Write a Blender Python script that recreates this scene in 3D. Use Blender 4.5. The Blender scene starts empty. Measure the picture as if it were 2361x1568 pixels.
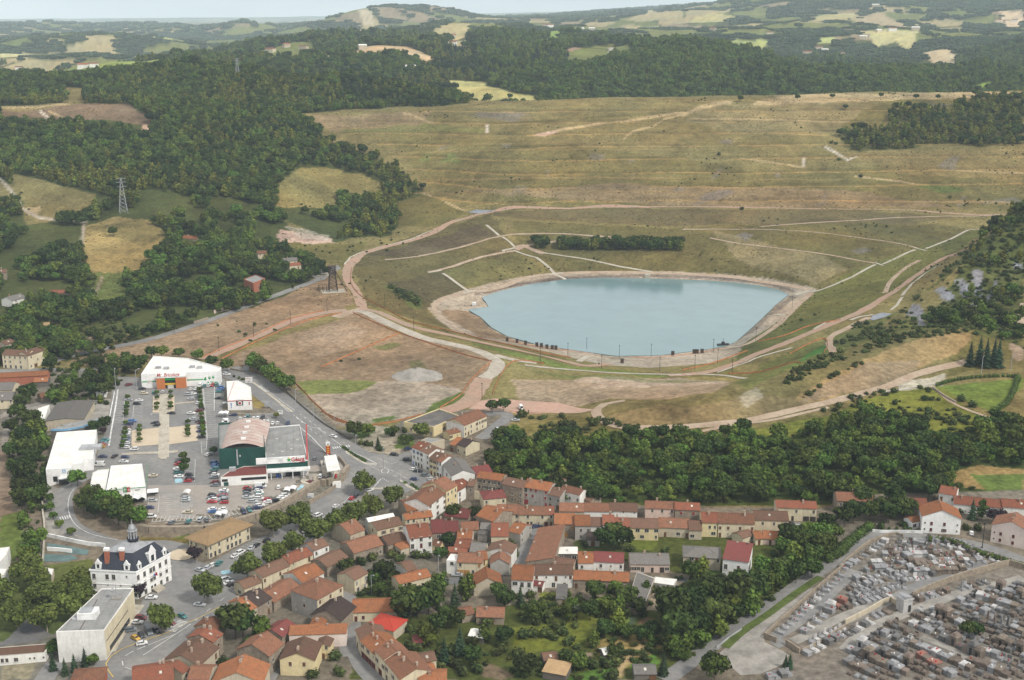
import bpy,bmesh,math,random
import numpy as np
from mathutils import Vector,Matrix

# ----------------------------------------------------------------camera,sky,sun,exposure
S=bpy.context.scene
R=math.radians
CAM_H,PITCH,FPX,CX,CY=210.0,15.04,2750.0,1180.5,784.0
cam_data=bpy.data.cameras.new('camera')
cam=bpy.data.objects.new('camera',cam_data)
S.collection.objects.link(cam)
cam.location=(0,0,CAM_H)
cam.rotation_euler=(R(90-PITCH),0,0)
cam_data.sensor_width=36
cam_data.lens=36*FPX/2361
cam_data.clip_start=1
cam_data.clip_end=60000
S.camera=cam

HAZE_DENSITY=5e-5
SUN_EL,SUN_AZ=46.0,128.0
world=bpy.data.worlds.new('World')
S.world=world
world.use_nodes=True
wn,wl=world.node_tree.nodes,world.node_tree.links
wn.clear()
w_out=wn.new('ShaderNodeOutputWorld')
w_bg=wn.new('ShaderNodeBackground')
w_bg.inputs['Strength'].default_value=0.06
sky=wn.new('ShaderNodeTexSky')
sky.sky_type='NISHITA'
sky.sun_disc=False
sky.sun_elevation=R(SUN_EL)
sky.sun_rotation=R(SUN_AZ)
sky.air_density=1.0
sky.dust_density=2.0
w_tc=wn.new('ShaderNodeTexCoord')
w_map=wn.new('ShaderNodeMapping')
w_map.inputs['Scale'].default_value=(1.6,1.6,9.0)
w_noise=wn.new('ShaderNodeTexNoise')
w_noise.inputs['Scale'].default_value=2.6
w_noise.inputs['Detail'].default_value=6
w_ramp=wn.new('ShaderNodeValToRGB')
w_ramp.color_ramp.elements[0].position=0.35
w_ramp.color_ramp.elements[0].color=(12.3,12.6,13.0,1)
w_ramp.color_ramp.elements[1].position=0.68
w_ramp.color_ramp.elements[1].color=(16.5,16.4,16.3,1)
w_mix=wn.new('ShaderNodeMix')
w_mix.data_type='RGBA'
w_mix.inputs['Factor'].default_value=0.96
wl.new(w_tc.outputs['Generated'],w_map.inputs['Vector'])
wl.new(w_map.outputs['Vector'],w_noise.inputs['Vector'])
wl.new(w_noise.outputs['Fac'],w_ramp.inputs['Fac'])
wl.new(sky.outputs['Color'],w_mix.inputs['A'])
wl.new(w_ramp.outputs['Color'],w_mix.inputs['B'])
wl.new(w_mix.outputs['Result'],w_bg.inputs['Color'])
wl.new(w_bg.outputs['Background'],w_out.inputs['Surface'])

sun_data=bpy.data.lights.new('sun','SUN')
sun_data.energy=3.0
sun_data.angle=R(9)
sun_data.color=(1.0,0.95,0.87)
sun=bpy.data.objects.new('sun',sun_data)
S.collection.objects.link(sun)
_sd=Vector((math.sin(R(SUN_AZ))*math.cos(R(SUN_EL)),math.cos(R(SUN_AZ))*math.cos(R(SUN_EL)),math.sin(R(SUN_EL))))
sun.rotation_euler=(-_sd).to_track_quat('-Z','Y').to_euler()

S.view_settings.view_transform='Standard'
S.view_settings.look='None'
S.view_settings.gamma=1
S.view_settings.use_curve_mapping=False
S.view_settings.exposure=0.18
S.render.engine='CYCLES'
S.cycles.max_bounces=5
S.cycles.diffuse_bounces=2
S.cycles.glossy_bounces=2
S.cycles.transmission_bounces=2
S.cycles.volume_bounces=2
S.cycles.use_denoising=True

rnd=random.Random(7)
COL=S.collection

# ----------------------------------------------------------------picture<->place helpers
_sp,_cp=math.sin(R(PITCH)),math.cos(R(PITCH))
def ray(xd,yd):
 u=-(yd-CY)/FPX
 return ((xd-CX)/FPX,u*_sp+_cp,u*_cp-_sp)
def on_plane(xd,yd,z):
 a,b,c=ray(xd,yd)
 t=(z-CAM_H)/c
 return (a*t,b*t,z)
def at_dist(xd,yd,Y):
 a,b,c=ray(xd,yd)
 t=Y/b
 return (a*t,Y,CAM_H+c*t)
def project(x,y,z):
 dz=z-CAM_H
 f=y*_cp-dz*_sp
 u=y*_sp+dz*_cp
 return CX+FPX*x/f,CY-FPX*u/f

def hash2(ix,iy,seed):
 h=(ix*374761393+iy*668265263+seed*974634777) & 0xFFFFFFFF
 h=((h ^ (h>>13))*1274126177) & 0xFFFFFFFF
 return ((h ^ (h>>16)) & 0xFFFF)/65535.0
def vnoise(x,y,seed=0):
 x,y=np.asarray(x,float),np.asarray(y,float)
 ix,iy=np.floor(x).astype(np.int64),np.floor(y).astype(np.int64)
 fx,fy=x-ix,y-iy
 fx,fy=fx*fx*(3-2*fx),fy*fy*(3-2*fy)
 a,b=hash2(ix,iy,seed),hash2(ix+1,iy,seed)
 c,d=hash2(ix,iy+1,seed),hash2(ix+1,iy+1,seed)
 return (a*(1-fx)+b*fx)*(1-fy)+(c*(1-fx)+d*fx)*fy-0.5
def fnoise(x,y,scale,seed=0,octaves=4):
 t,amp=0,1.0
 for k in range(octaves):
  t=t+amp*vnoise(np.asarray(x)/scale+17.3*k,np.asarray(y)/scale,seed+k)
  amp*=0.5
  scale*=0.5
 return t
def in_poly(px,py,poly):
 inside=np.zeros(np.shape(px),bool)
 n=len(poly)
 for i in range(n):
  x1,y1=poly[i]
  x2,y2=poly[(i+1) % n]
  if y1==y2:
   continue
  c=((y1>py) !=(y2>py)) & (px<(x2-x1)*(py-y1)/(y2-y1)+x1)
  inside ^=c
 return inside
def dist_line(px,py,line):
 d=np.full(np.shape(px),1e9)
 for (x1,y1),(x2,y2) in zip(line,line[1:]):
  vx,vy=x2-x1,y2-y1
  t=np.clip(((px-x1)*vx+(py-y1)*vy)/max(vx*vx+vy*vy,1e-9),0,1)
  d=np.minimum(d,np.hypot(px-x1-t*vx,py-y1-t*vy))
 return d
FR={'D': (0,0,1/1.7349),'K1': (0,0,1.7285),'K2': (1366,0,1.7285),'K3': (2730,0,1.7285),'K4': (0,900,1.7285),
      'K5': (1366,900,1.7285),'K6': (2730,900,1.7285),'L1': (0,1340,3.3714),'L2': (700,1340,3.3714),
      'L3': (0,1805,3.3714),'L4': (700,1805,3.3714),'L5': (0,2255,3.3714),'L6': (700,2255,3.3714),
      'M1': (1400,1600,3.629),'M2': (2050,1800,3.629),'M3': (2700,1800,3.629),'M4': (3350,1800,3.1649),
      'N1': (1400,2250,1.9059),'N2': (2050,2250,1.9059),'N3': (2700,2250,1.9059),'N4': (3380,2230,1.828),
      'P1': (1400,1950,1.9824),'P2': (2050,2100,1.9824),'P3': (2700,2000,1.9824)}
def fr(f,x,y):
 x0,y0,s=FR[f]
 return (x0+x/s)/1.7349,(y0+y/s)/1.7349
def frs(f,pts):
 return [fr(f,x,y) for x,y in pts]

# ----------------------------------------------------------------object helpers
def tag(o,label=None,cat=None,group=None,kind=None):
 if label: o['label']=label
 if cat: o['category']=cat
 if group: o['group']=group
 if kind: o['kind']=kind
 return o
LABELQ=[]
def ranked(o,desc,place,cat=None,group=None):
 LABELQ.append((o,desc,place));tag(o,None,cat,group)
ORD=['','second ','third ','fourth ','fifth ','sixth ','seventh ','eighth ','ninth ','tenth ','eleventh ','twelfth ','thirteenth ','fourteenth ','fifteenth ','sixteenth ']
def rank_labels():
 d={}
 for t in LABELQ: d.setdefault((t[1],t[2]),[]).append(t[0])
 for (desc,place),L in d.items():
  L.sort(key=lambda o: o.location.x/(o.location.y+1))
  for k,o in enumerate(L):
   n=len(L)
   if n==1: o['label']=f'{desc} {place}';continue
   i,end=(k,'left') if k<(n+1)//2 else (n-1-k,'right')
   first=('leftmost ' if end=='left' else 'rightmost ') if i==0 else (ORD[i] if i<len(ORD) else f'{i + 1}th ')
   o['label']=f'{first}{desc} {place}' if i==0 else f'{first}{desc} from {end} {place}'
def obj(name,mesh,parent=None,loc=None,mat=None):
 o=bpy.data.objects.new(name,mesh)
 COL.objects.link(o)
 if parent is not None: o.parent=parent
 if loc is not None: o.location=loc
 if mat is not None: omat(o,mat)
 return o
def omat(o,*mats):
 for i,m in enumerate(mats):
  if i<len(o.material_slots):
   o.material_slots[i].link='OBJECT'
   o.material_slots[i].material=m
def empty(name,loc,rz=0,label=None,cat=None,group=None):
 o=bpy.data.objects.new(name,None)
 COL.objects.link(o)
 o.location=loc
 o.rotation_euler=(0,0,rz)
 o.empty_display_size=1
 return tag(o,label,cat,group)
def mesh_np(name,verts,faces,mats=(),smooth=False,col=None):
 verts,faces=np.asarray(verts,np.float32),np.asarray(faces,np.int32)
 me=bpy.data.meshes.new(name)
 me.vertices.add(len(verts))
 me.vertices.foreach_set('co',verts.ravel())
 k=faces.shape[1]
 me.loops.add(faces.size)
 me.loops.foreach_set('vertex_index',faces.ravel())
 me.polygons.add(len(faces))
 me.polygons.foreach_set('loop_start',np.arange(0,faces.size,k,dtype=np.int32))
 me.polygons.foreach_set('loop_total',np.full(len(faces),k,np.int32))
 if smooth: me.polygons.foreach_set('use_smooth',np.ones(len(faces),bool))
 for m in mats: me.materials.append(m)
 me.update(calc_edges=True)
 if col is not None:
  a=me.color_attributes.new('Col','FLOAT_COLOR','POINT')
  c4=np.ones((len(verts),4),np.float32)
  c4[:,:3]=col
  a.data.foreach_set('color',c4.ravel())
 return me
class MB:
 """collects boxes, prisms, tubes and faces; build() makes ONE mesh"""
 def __init__(s): s.v,s.f,s.m=[],[],[]
 def quad(s,pts,m=0):
  i=len(s.v);s.v+=[tuple(p) for p in pts];s.f.append(tuple(range(i,i+len(pts))));s.m.append(m)
 def box(s,x0,x1,y0,y1,z0,z1,m=0,tx=0,ty=0):
  i=len(s.v)
  s.v+=[(x0,y0,z0),(x1,y0,z0),(x1,y1,z0),(x0,y1,z0),
    (x0+tx,y0+ty,z1),(x1-tx,y0+ty,z1),(x1-tx,y1-ty,z1),(x0+tx,y1-ty,z1)]
  for q in ((3,2,1,0),(4,5,6,7),(0,1,5,4),(1,2,6,5),(2,3,7,6),(3,0,4,7)):
   s.f.append(tuple(i+k for k in q));s.m.append(m)
 def prism(s,poly,z0,z1,m=0,mtop=None):
  n,i=len(poly),len(s.v)
  a=sum(poly[k][0]*poly[(k+1) % n][1]-poly[(k+1) % n][0]*poly[k][1] for k in range(n))
  if a<0: poly=poly[::-1]
  z0=z0 if isinstance(z0,(list,tuple)) else [z0]*n
  z1=z1 if isinstance(z1,(list,tuple)) else [z1]*n
  if a<0: z0,z1=z0[::-1],z1[::-1]
  s.v+=[(x,y,z) for (x,y),z in zip(poly,z0)]+[(x,y,z) for (x,y),z in zip(poly,z1)]
  for k in range(n):
   l=(k+1) % n
   s.f.append((i+k,i+l,i+n+l,i+n+k));s.m.append(m)
  s.f.append(tuple(i+n+k for k in range(n)));s.m.append(m if mtop is None else mtop)
  s.f.append(tuple(i+k for k in reversed(range(n))));s.m.append(m)
 def tube(s,p0,p1,r0,r1=None,n=6,m=0,cap=True):
  r1=r0 if r1 is None else r1
  p0,p1=Vector(p0),Vector(p1)
  d=(p1-p0).normalized()
  a=d.orthogonal().normalized();b=d.cross(a)
  i=len(s.v)
  for p,r in ((p0,r0),(p1,r1)):
   for k in range(n):
    t=2*math.pi*k/n
    s.v.append(tuple(p+(a*math.cos(t)+b*math.sin(t))*r))
  for k in range(n):
   l=(k+1) % n
   s.f.append((i+k,i+l,i+n+l,i+n+k));s.m.append(m)
  if cap:
   s.f.append(tuple(i+n+k for k in range(n)));s.m.append(m)
   s.f.append(tuple(i+k for k in reversed(range(n))));s.m.append(m)
 def lathe(s,prof,n=10,m=0,cx=0,cy=0):
  i=len(s.v)
  for r,z in prof:
   for k in range(n):
    t=2*math.pi*k/n
    s.v.append((cx+r*math.cos(t),cy+r*math.sin(t),z))
  for j in range(len(prof)-1):
   for k in range(n):
    l=(k+1) % n
    s.f.append((i+j*n+k,i+j*n+l,i+(j+1)*n+l,i+(j+1)*n+k));s.m.append(m)
  s.f.append(tuple(i+(len(prof)-1)*n+k for k in range(n)));s.m.append(m)
 def mesh(s,name,*mats,smooth=False):
  me=bpy.data.meshes.new(name)
  me.from_pydata(s.v,[],s.f)
  for m in mats: me.materials.append(m)
  if len(mats)>1: me.polygons.foreach_set('material_index',s.m)
  if smooth: me.polygons.foreach_set('use_smooth',[True]*len(s.f))
  me.update()
  return me
 def build(s,name,mat,parent=None,loc=None,smooth=False):
  mats=mat if isinstance(mat,(list,tuple)) else (mat,)
  return obj(name,s.mesh(name,*mats,smooth=smooth),parent,loc)

# ----------------------------------------------------------------materials
MATS={}
def material(name,color,rough=0.8,var=0.18,scale=1.0,spec=0.2,metal=0.0,bump=0.0,c2=None,stain=0.0,inst=0.0,attr=None,emit=None):
 """plain surface with two scales of procedural mottling; c2 = second colour, stain = streaky grime, inst = variation per object"""
 if name in MATS: return MATS[name]
 m=bpy.data.materials.new(name)
 m.use_nodes=True
 nt=m.node_tree;n,l=nt.nodes,nt.links
 b=n['Principled BSDF']
 b.inputs['Roughness'].default_value=rough
 b.inputs['Metallic'].default_value=metal
 b.inputs['Specular IOR Level'].default_value=spec
 tc=n.new('ShaderNodeTexCoord')
 geo=n.new('ShaderNodeNewGeometry')
 n1=n.new('ShaderNodeTexNoise');n1.inputs['Scale'].default_value=0.9*scale;n1.inputs['Detail'].default_value=6;n1.inputs['Roughness'].default_value=0.65
 n2=n.new('ShaderNodeTexNoise');n2.inputs['Scale'].default_value=0.17*scale;n2.inputs['Detail'].default_value=4
 l.new(geo.outputs['Position'],n1.inputs['Vector']);l.new(geo.outputs['Position'],n2.inputs['Vector'])
 mix=n.new('ShaderNodeMix');mix.data_type='RGBA'
 c=color if len(color)==4 else (*color,1)
 if attr:
  at=n.new('ShaderNodeAttribute');at.attribute_name=attr
  l.new(at.outputs['Color'],mix.inputs['A']);l.new(at.outputs['Color'],mix.inputs['B'])
 else:
  mix.inputs['A'].default_value=c
  d=c2 or tuple(v*(1-0.35) for v in c[:3])
  mix.inputs['B'].default_value=(*d[:3],1)
 rp=n.new('ShaderNodeMapRange');rp.inputs['From Min'].default_value=0.42;rp.inputs['From Max'].default_value=0.68
 l.new(n2.outputs['Fac'],rp.inputs['Value']);l.new(rp.outputs['Result'],mix.inputs['Factor'])
 mr=n.new('ShaderNodeMapRange');mr.inputs['From Min'].default_value=0.3;mr.inputs['From Max'].default_value=0.7
 mr.inputs['To Min'].default_value=1-var;mr.inputs['To Max'].default_value=1+var
 l.new(n1.outputs['Fac'],mr.inputs['Value'])
 mul=n.new('ShaderNodeVectorMath');mul.operation='SCALE'
 l.new(mix.outputs['Result'],mul.inputs[0]);l.new(mr.outputs['Result'],mul.inputs['Scale'])
 last=mul.outputs['Vector']
 if name.startswith('foliage'):
  ri=n.new('ShaderNodeMapRange');ri.inputs['To Min'].default_value=.5;ri.inputs['To Max'].default_value=1.55;l.new(geo.outputs['Random Per Island'],ri.inputs['Value'])
  m3=n.new('ShaderNodeVectorMath');m3.operation='SCALE';l.new(last,m3.inputs[0]);l.new(ri.outputs['Result'],m3.inputs['Scale']);last=m3.outputs['Vector']
 if inst:
  oi=n.new('ShaderNodeObjectInfo')
  hs=n.new('ShaderNodeHueSaturation')
  a=n.new('ShaderNodeMapRange');a.inputs['To Min'].default_value=1-inst;a.inputs['To Max'].default_value=1+inst
  l.new(oi.outputs['Random'],a.inputs['Value']);l.new(a.outputs['Result'],hs.inputs['Value'])
  fr_=n.new('ShaderNodeMath');fr_.operation='MULTIPLY';fr_.inputs[1].default_value=7.31
  f2=n.new('ShaderNodeMath');f2.operation='FRACT'
  a2=n.new('ShaderNodeMapRange');a2.inputs['To Min'].default_value=0.5-inst*0.07;a2.inputs['To Max'].default_value=0.5+inst*0.05
  l.new(oi.outputs['Random'],fr_.inputs[0]);l.new(fr_.outputs[0],f2.inputs[0]);l.new(f2.outputs[0],a2.inputs['Value']);l.new(a2.outputs['Result'],hs.inputs['Hue'])
  l.new(last,hs.inputs['Color']);last=hs.outputs['Color']
 if stain:
  mp=n.new('ShaderNodeMapping');mp.inputs['Scale'].default_value=(1.3,1.3,0.16)
  n3=n.new('ShaderNodeTexNoise');n3.inputs['Scale'].default_value=1.0;n3.inputs['Detail'].default_value=5
  l.new(geo.outputs['Position'],mp.inputs['Vector']);l.new(mp.outputs['Vector'],n3.inputs['Vector'])
  r3=n.new('ShaderNodeMapRange');r3.inputs['From Min'].default_value=0.5;r3.inputs['From Max'].default_value=0.75;r3.inputs['To Max'].default_value=stain
  l.new(n3.outputs['Fac'],r3.inputs['Value'])
  ms=n.new('ShaderNodeMix');ms.data_type='RGBA';ms.inputs['B'].default_value=(0.13,0.115,0.09,1)
  l.new(r3.outputs['Result'],ms.inputs['Factor']);l.new(last,ms.inputs['A']);last=ms.outputs['Result']
 l.new(last,b.inputs['Base Color'])
 if bump:
  bp=n.new('ShaderNodeBump');bp.inputs['Strength'].default_value=bump;bp.inputs['Distance'].default_value=0.3
  l.new(n1.outputs['Fac'],bp.inputs['Height']);l.new(bp.outputs['Normal'],b.inputs['Normal'])
 if emit:
  b.inputs['Emission Color'].default_value=(*emit,1)
 MATS[name]=m
 return m
# ----------------------------------------------------------------the land: heights from control lines read off the photograph
LAKE_Z=-14.0
CTRL=[]
def line_z(pts,z0,z1=None,step=38):
 """points along a picture polyline, height z0 running to z1"""
 z1=z0 if z1 is None else z1
 seg=[math.dist(a,b) for a,b in zip(pts,pts[1:])]
 tot=sum(seg);acc=0
 for (a,b),L in zip(zip(pts,pts[1:]),seg):
  n=max(1,int(L/step))
  for k in range(n):
   t=k/n
   z=z0+(z1-z0)*(acc+L*t)/tot
   CTRL.append(on_plane(a[0]+(b[0]-a[0])*t,a[1]+(b[1]-a[1])*t,z))
  acc+=L
 CTRL.append(on_plane(*pts[-1],z1))
def line_y(pts,step=90):
 """picture polyline with a distance at each vertex"""
 for (x0,y0,Y0),(x1,y1,Y1) in zip(pts,pts[1:]):
  n=max(1,int(abs(x1-x0)/step))
  for k in range(n):
   t=k/n
   CTRL.append(at_dist(x0+(x1-x0)*t,y0+(y1-y0)*t,Y0+(Y1-Y0)*t))
 CTRL.append(at_dist(*pts[-1]))
def col_y(x,*rows):
 for r in rows:
  if r[0] is None: CTRL.append((ray(x,100)[0]*r[1],r[1],r[2]))
  else: CTRL.append(at_dist(x,r[0],r[1]))

for x in range(-500,3000,250):
 for y in (1720,1568,1400):
  CTRL.append(on_plane(x,y,-1.0 if x<60 else (1.5 if x>1900 else 0.0)))
for x in range(200,2800,200):
 CTRL.append(on_plane(x,1265,2.0 if x>2000 else 0.0))
line_z([(860,1180),(1000,1190),(1200,1185),(1500,1190),(1900,1190),(2200,1190),(2500,1180)],0.2,3.0)
line_z([(-200,1150),(60,1130)],-1.0);line_z([(-300,1000),(20,1000)],0.0);line_z([(-300,880),(60,880)],2.0)
WALL_D=[(105,1215),(108,1120),(118,1085)]
CARWALL=[(255,1180),(300,1205),(345,1213),(405,1214),(470,1212),(530,1200),(585,1184),(640,1160),(700,1126),(735,1104),(752,1106),(785,1092),(800,1072)]
def wall_pairs(line_d,zt,zb,off=1.6,step=9.0):
 p=[on_plane(x,y,zt)[:2] for x,y in line_d]
 for (x0,y0),(x1,y1) in zip(p,p[1:]):
  L=math.hypot(x1-x0,y1-y0);n=max(1,int(L/step))
  nx,ny=-(y1-y0)/L,(x1-x0)/L
  for k in range(n):
   t=(k+.5)/n
   X,Y=x0+(x1-x0)*t,y0+(y1-y0)*t
   CTRL.append((X+nx*off,Y+ny*off,zt));CTRL.append((X-nx*off,Y-ny*off,zb))
wall_pairs(CARWALL,4.0,0.4)
line_z([(300,1150),(420,1180),(560,1160),(680,1110)],4.0)
line_z([(190,1090),(300,1090),(450,1090),(600,1090),(700,1080)],4.0)
for y in (1040,980,920,880): line_z([(140,y),(330,y),(520,y),(690,y+30)],4.0,step=90)
line_z([(140,1090),(115,1150),(130,1200),(200,1240),(300,1260)],3.5,0.3)
line_z([(560,865),(640,930),(720,1000),(800,1050),(880,1090),(960,1115)],4.5,0.5)
line_z([(900,1080),(860,1040),(900,1010)],1.0,3.0)
line_z([(500,810),(700,760),(830,710)],4.5)
line_z([(700,900),(780,960),(900,985),(1100,960)],4.0)
line_z([(700,830),(900,800),(1000,860),(1120,850)],4.0)
line_z([(1180,880),(1400,885),(1600,890),(1690,885)],2.5)
line_z([(1190,940),(1330,945)],3.5)
RIM=[(795,640),(805,605),(830,583),(880,565),(940,545),(1000,522),(1050,500),(1130,489)]
line_z(RIM,4.0,14.0)
line_z([(812,665),(830,690),(855,706),(960,745),(1100,787),(1250,820)],4.0,1.5)
line_z([(1250,820),(1390,850),(1560,858),(1700,842)],-1.0,-3.0)
line_z([(1700,842),(1850,778),(1990,712),(2080,672),(2150,622),(2230,570),(2295,528)],-0.5,14.0)
line_z([(850,606),(950,592),(1050,570),(1150,547)],0.5,7.0)
line_z([(1230,541),(1370,536),(1560,542)],7.5,7.5)
line_z([(1010,628),(1100,605),(1190,581),(1230,570),(1400,572),(1580,578)],-4,1.0)
line_z([(1000,700),(1012,688),(1050,678),(1110,660),(1200,640),(1290,631),(1480,628),(1650,633),(1780,645),(1880,667)],-11.5)
line_z([(1880,668),(1838,700),(1782,745),(1712,790),(1650,815)],-11.5)
line_z([(992,712),(1015,735),(1060,760),(1120,778),(1180,790)],-10.5)
line_z([(1180,790),(1300,808),(1400,828),(1500,833),(1640,820)],-11)
line_z([(990,690),(960,680)],-10.0,-4.0)
line_z([(1700,540),(1900,560),(2110,574)],10.0,8.5);line_z([(1620,585),(1760,600),(1900,612),(2015,610)],-1,1.0)
line_z([(2110,574),(2180,545),(2240,531)],8.5,14.0)
sh_=lambda L,dx,dy: [(x+dx,y+dy) for x,y in L]
line_z(sh_(RIM,13,3),4.0,13.6);line_z(sh_([(850,606),(950,592),(1050,570),(1150,547)],3,6),0.4,6.8);line_z(sh_([(1230,541),(1370,536),(1560,542)],0,5),7.2);line_z(sh_([(1010,628),(1100,605),(1190,581),(1230,570),(1400,572),(1580,578)],2,6),-4.2,.8)
line_z(sh_([(1700,540),(1900,560),(2110,574)],0,5),9.8,8.2);line_z(sh_([(1620,585),(1760,600),(1900,612),(2015,610)],0,5),-1.2,.8);line_z(sh_([(1300,478),(1573,477),(1900,481),(2100,485)],0,4),16.8);line_z(sh_([(1700,842),(1850,778),(1990,712),(2080,672),(2150,622)],-9,-5),-1.0,8.5)
line_z([(1300,478),(1573,477),(1900,481),(2100,485),(2270,492)],17.0)
line_z([(1200,508),(1500,520),(1800,515),(2000,505)],13.0)
SHORE=frs('K5',[(970,500),(1000,535),(1015,565),(930,575),(875,585),(960,635),(1040,710),(1150,770),(1350,825),(1600,865),(1900,905),(2200,900)])+\
  frs('K6',[(0,880),(180,858),(300,835),(370,805),(450,735),(545,650),(640,555),(735,480),(660,445),(540,420),(400,400),(200,385),(0,376)])+\
  frs('K5',[(2200,370),(1800,363),(1550,375),(1300,410),(1100,455),(1000,488)])
SHORE_W=[on_plane(x,y,LAKE_Z)[:2] for x,y in SHORE]
line_z(SHORE+SHORE[:1],LAKE_Z)
_cx,_cy=np.mean([p[0] for p in SHORE_W]),np.mean([p[1] for p in SHORE_W])
for k in (0.92,0.5):
 for x,y in SHORE_W[::2]: CTRL.append((_cx+(x-_cx)*k,_cy+(y-_cy)*k,LAKE_Z-4))
TOP=[(690,264,1560),(800,256,1575),(900,252,1590),(1000,247,1600),(1150,240,1610),(1400,231,1630),(1650,227,1640),(2000,217,1680),(2361,214,1700),(2900,214,1750)]
line_y(TOP)
for x,y,Y in TOP:
 X,_,Z=at_dist(x,y,Y)
 CTRL.append((X*(Y+70)/Y,Y+70,Z-1));CTRL.append((X*(Y+330)/Y,Y+330,Z-48))
for x in (1150,1400,1700,2000,2300,2600):
 for row,Y in ((445,1290),(400,1352),(350,1425),(300,1505),(262,1570)):
  if not (x==1150 and row==262): CTRL.append(at_dist(x,row+(x-1700)*0.004,Y+(x-1700)*0.02))
line_y([(1010,440,1330),(940,380,1400),(860,320,1480)],40)
line_y([(1060,480,1260),(1000,500,1200)],40)
for x in (-260,0,200,400):
 for row,z in ((600,18),(545,24),(500,31),(440,46),(400,56),(350,69),(305,84)): CTRL.append(on_plane(x,row,z))
 col_y(x,(246,1490),(238,1600),(208,1730),(180,1830))
for row,z in ((580,9),(540,15),(500,25),(440,40),(380,58),(320,75),(262,95)): CTRL.append(on_plane(600,row,z))
for row,z in ((590,5.5),(555,8),(530,10),(450,25),(405,38),(340,62)): CTRL.append(on_plane(800,row,z))
CTRL.append(on_plane(960,455,20));CTRL.append(on_plane(900,520,9))
col_y(600,(205,1720),(163,1850));col_y(430,(180,1740),(150,1860));col_y(800,(215,1700),(178,1850))
col_y(1000,(235,1680),(214,1760));col_y(300,(163,1850));col_y(900,(195,1800));col_y(1080,(244,1660))
line_z([(-300,850),(0,846),(170,830),(400,768),(600,702),(730,640),(775,622)],4.0)
line_z([(-300,760),(0,745),(130,740),(300,700),(450,665)],8.0,7.0)
line_z([(0,690),(200,660),(400,620)],11.0)
line_z([(1372,950),(1400,974),(1500,986),(1650,979),(1850,946),(2000,906),(2100,876),(2222,838)],6.0,14.0)
line_z([(1480,938),(1600,914),(1720,898),(1850,832),(1950,797),(2050,776),(2150,763),(2230,758)],11,27.0)
line_z([(1710,876),(1800,835),(1900,792),(2000,748),(2080,716)],1.0,7.0)
line_z([(1200,1010),(1300,1018),(1500,1010),(1700,1000),(1900,970),(2060,940)],4.0,10.5)
line_z([(2150,905),(2361,880),(2700,880)],13.5,17.0);line_z([(2160,1000),(2361,1010),(2700,1010)],10.0,12.0)
line_z([(1250,1090),(1500,1095),(1800,1085),(2100,1080),(2361,1085),(2700,1085)],2.5,7.0)
line_z([(2110,746),(2160,752),(2220,750)],8.0,21.0)
for x,y,Y in ((2361,476,1000),(2290,540,930),(2225,606,880),(2155,680,845),(2108,733,805),(2361,600,900),(2300,640,860),(2361,700,790),(2250,690,830),(2650,400,960),(2650,600,830),(2650,720,760),(2361,770,735),(2700,800,720)):
 CTRL.append(at_dist(x,y,Y))
CTRL.append((560,1120,60));CTRL.append((640,1230,40))
FAR={
 -420: ((None,2150,70),(160,2500),(None,3100,40),(140,3600),(115,4500),(92,6000),(72,8000),(62,12000),(53,20000)),
 0: ((None,2150,75),(163,2500),(None,3100,40),(141,3700),(115,4500),(92,6000),(72,8000),(62,12000),(52,20000)),
 200: ((None,2150,75),(158,2380),(151,2600),(None,3200,40),(128,3800),(103,5000),(84,7000),(66,11000),(51,20000)),
 380: ((None,2150,80),(150,2400),(131,2700),(None,3300,40),(120,3900),(100,5000),(80,7500),(62,12000),(50,20000)),
 575: ((None,2100,85),(146,2400),(132,2750),(110,3300),(None,4200,60),(95,5000),(80,6600),(58,8000),(None,9500,110),(60,12000),(52,20000)),
 680: ((None,2100,85),(150,2400),(130,2750),(105,3200),(90,3550),(None,4300,60),(88,5500),(74,8000),(60,12000),(50,20000)),
 850: ((None,2050,80),(145,2350),(122,2560),(107,2750),(93,3150),(80,3700),(None,4500,80),(62,5800),(37,7000),(None,9000,130),(48,20000)),
 1000: ((None,2000,72),(150,2400),(122,2700),(92,3250),(68,3850),(58,4300),(None,5000,110),(48,6000),(34,7000),(None,9000,130),(47,20000)),
 1180: ((None,1900,62),(208,2020),(180,2200),(150,2450),(120,2750),(92,3050),(70,3600),(62,4100),(None,5200,110),(44,9000),(40,20000)),
 1400: ((None,2050,55),(175,2300),(148,2500),(125,2700),(98,2950),(82,3300),(None,4000,90),(56,4800),(43,9000),(38,20000)),
 1650: ((None,2050,55),(168,2350),(148,2520),(112,2900),(98,3120),(None,3500,70),(78,4000),(55,5000),(30,6500),(22,7500),(15,20000)),
 1900: ((None,2050,55),(172,2350),(150,2600),(128,3000),(None,3250,60),(112,3600),(90,4000),(60,4800),(32,5800),(6,7000),(-12,8000),(-5,20000)),
 2150: ((None,2080,55),(165,2400),(140,2700),(122,2950),(None,3250,50),(110,3650),(82,4300),(52,5200),(26,6000),(0,7000),(-30,8000),(-20,20000)),
 2400: ((None,2080,55),(160,2400),(130,2750),(105,3050),(85,3350),(65,4000),(40,5000),(10,6200),(-20,7500),(-60,9000),(-30,20000)),
 3000: ((None,2080,60),(150,2600),(85,3300),(40,5000),(-20,7500),(-30,20000)),
}
for x,rows in FAR.items(): col_y(x,*rows)

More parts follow.
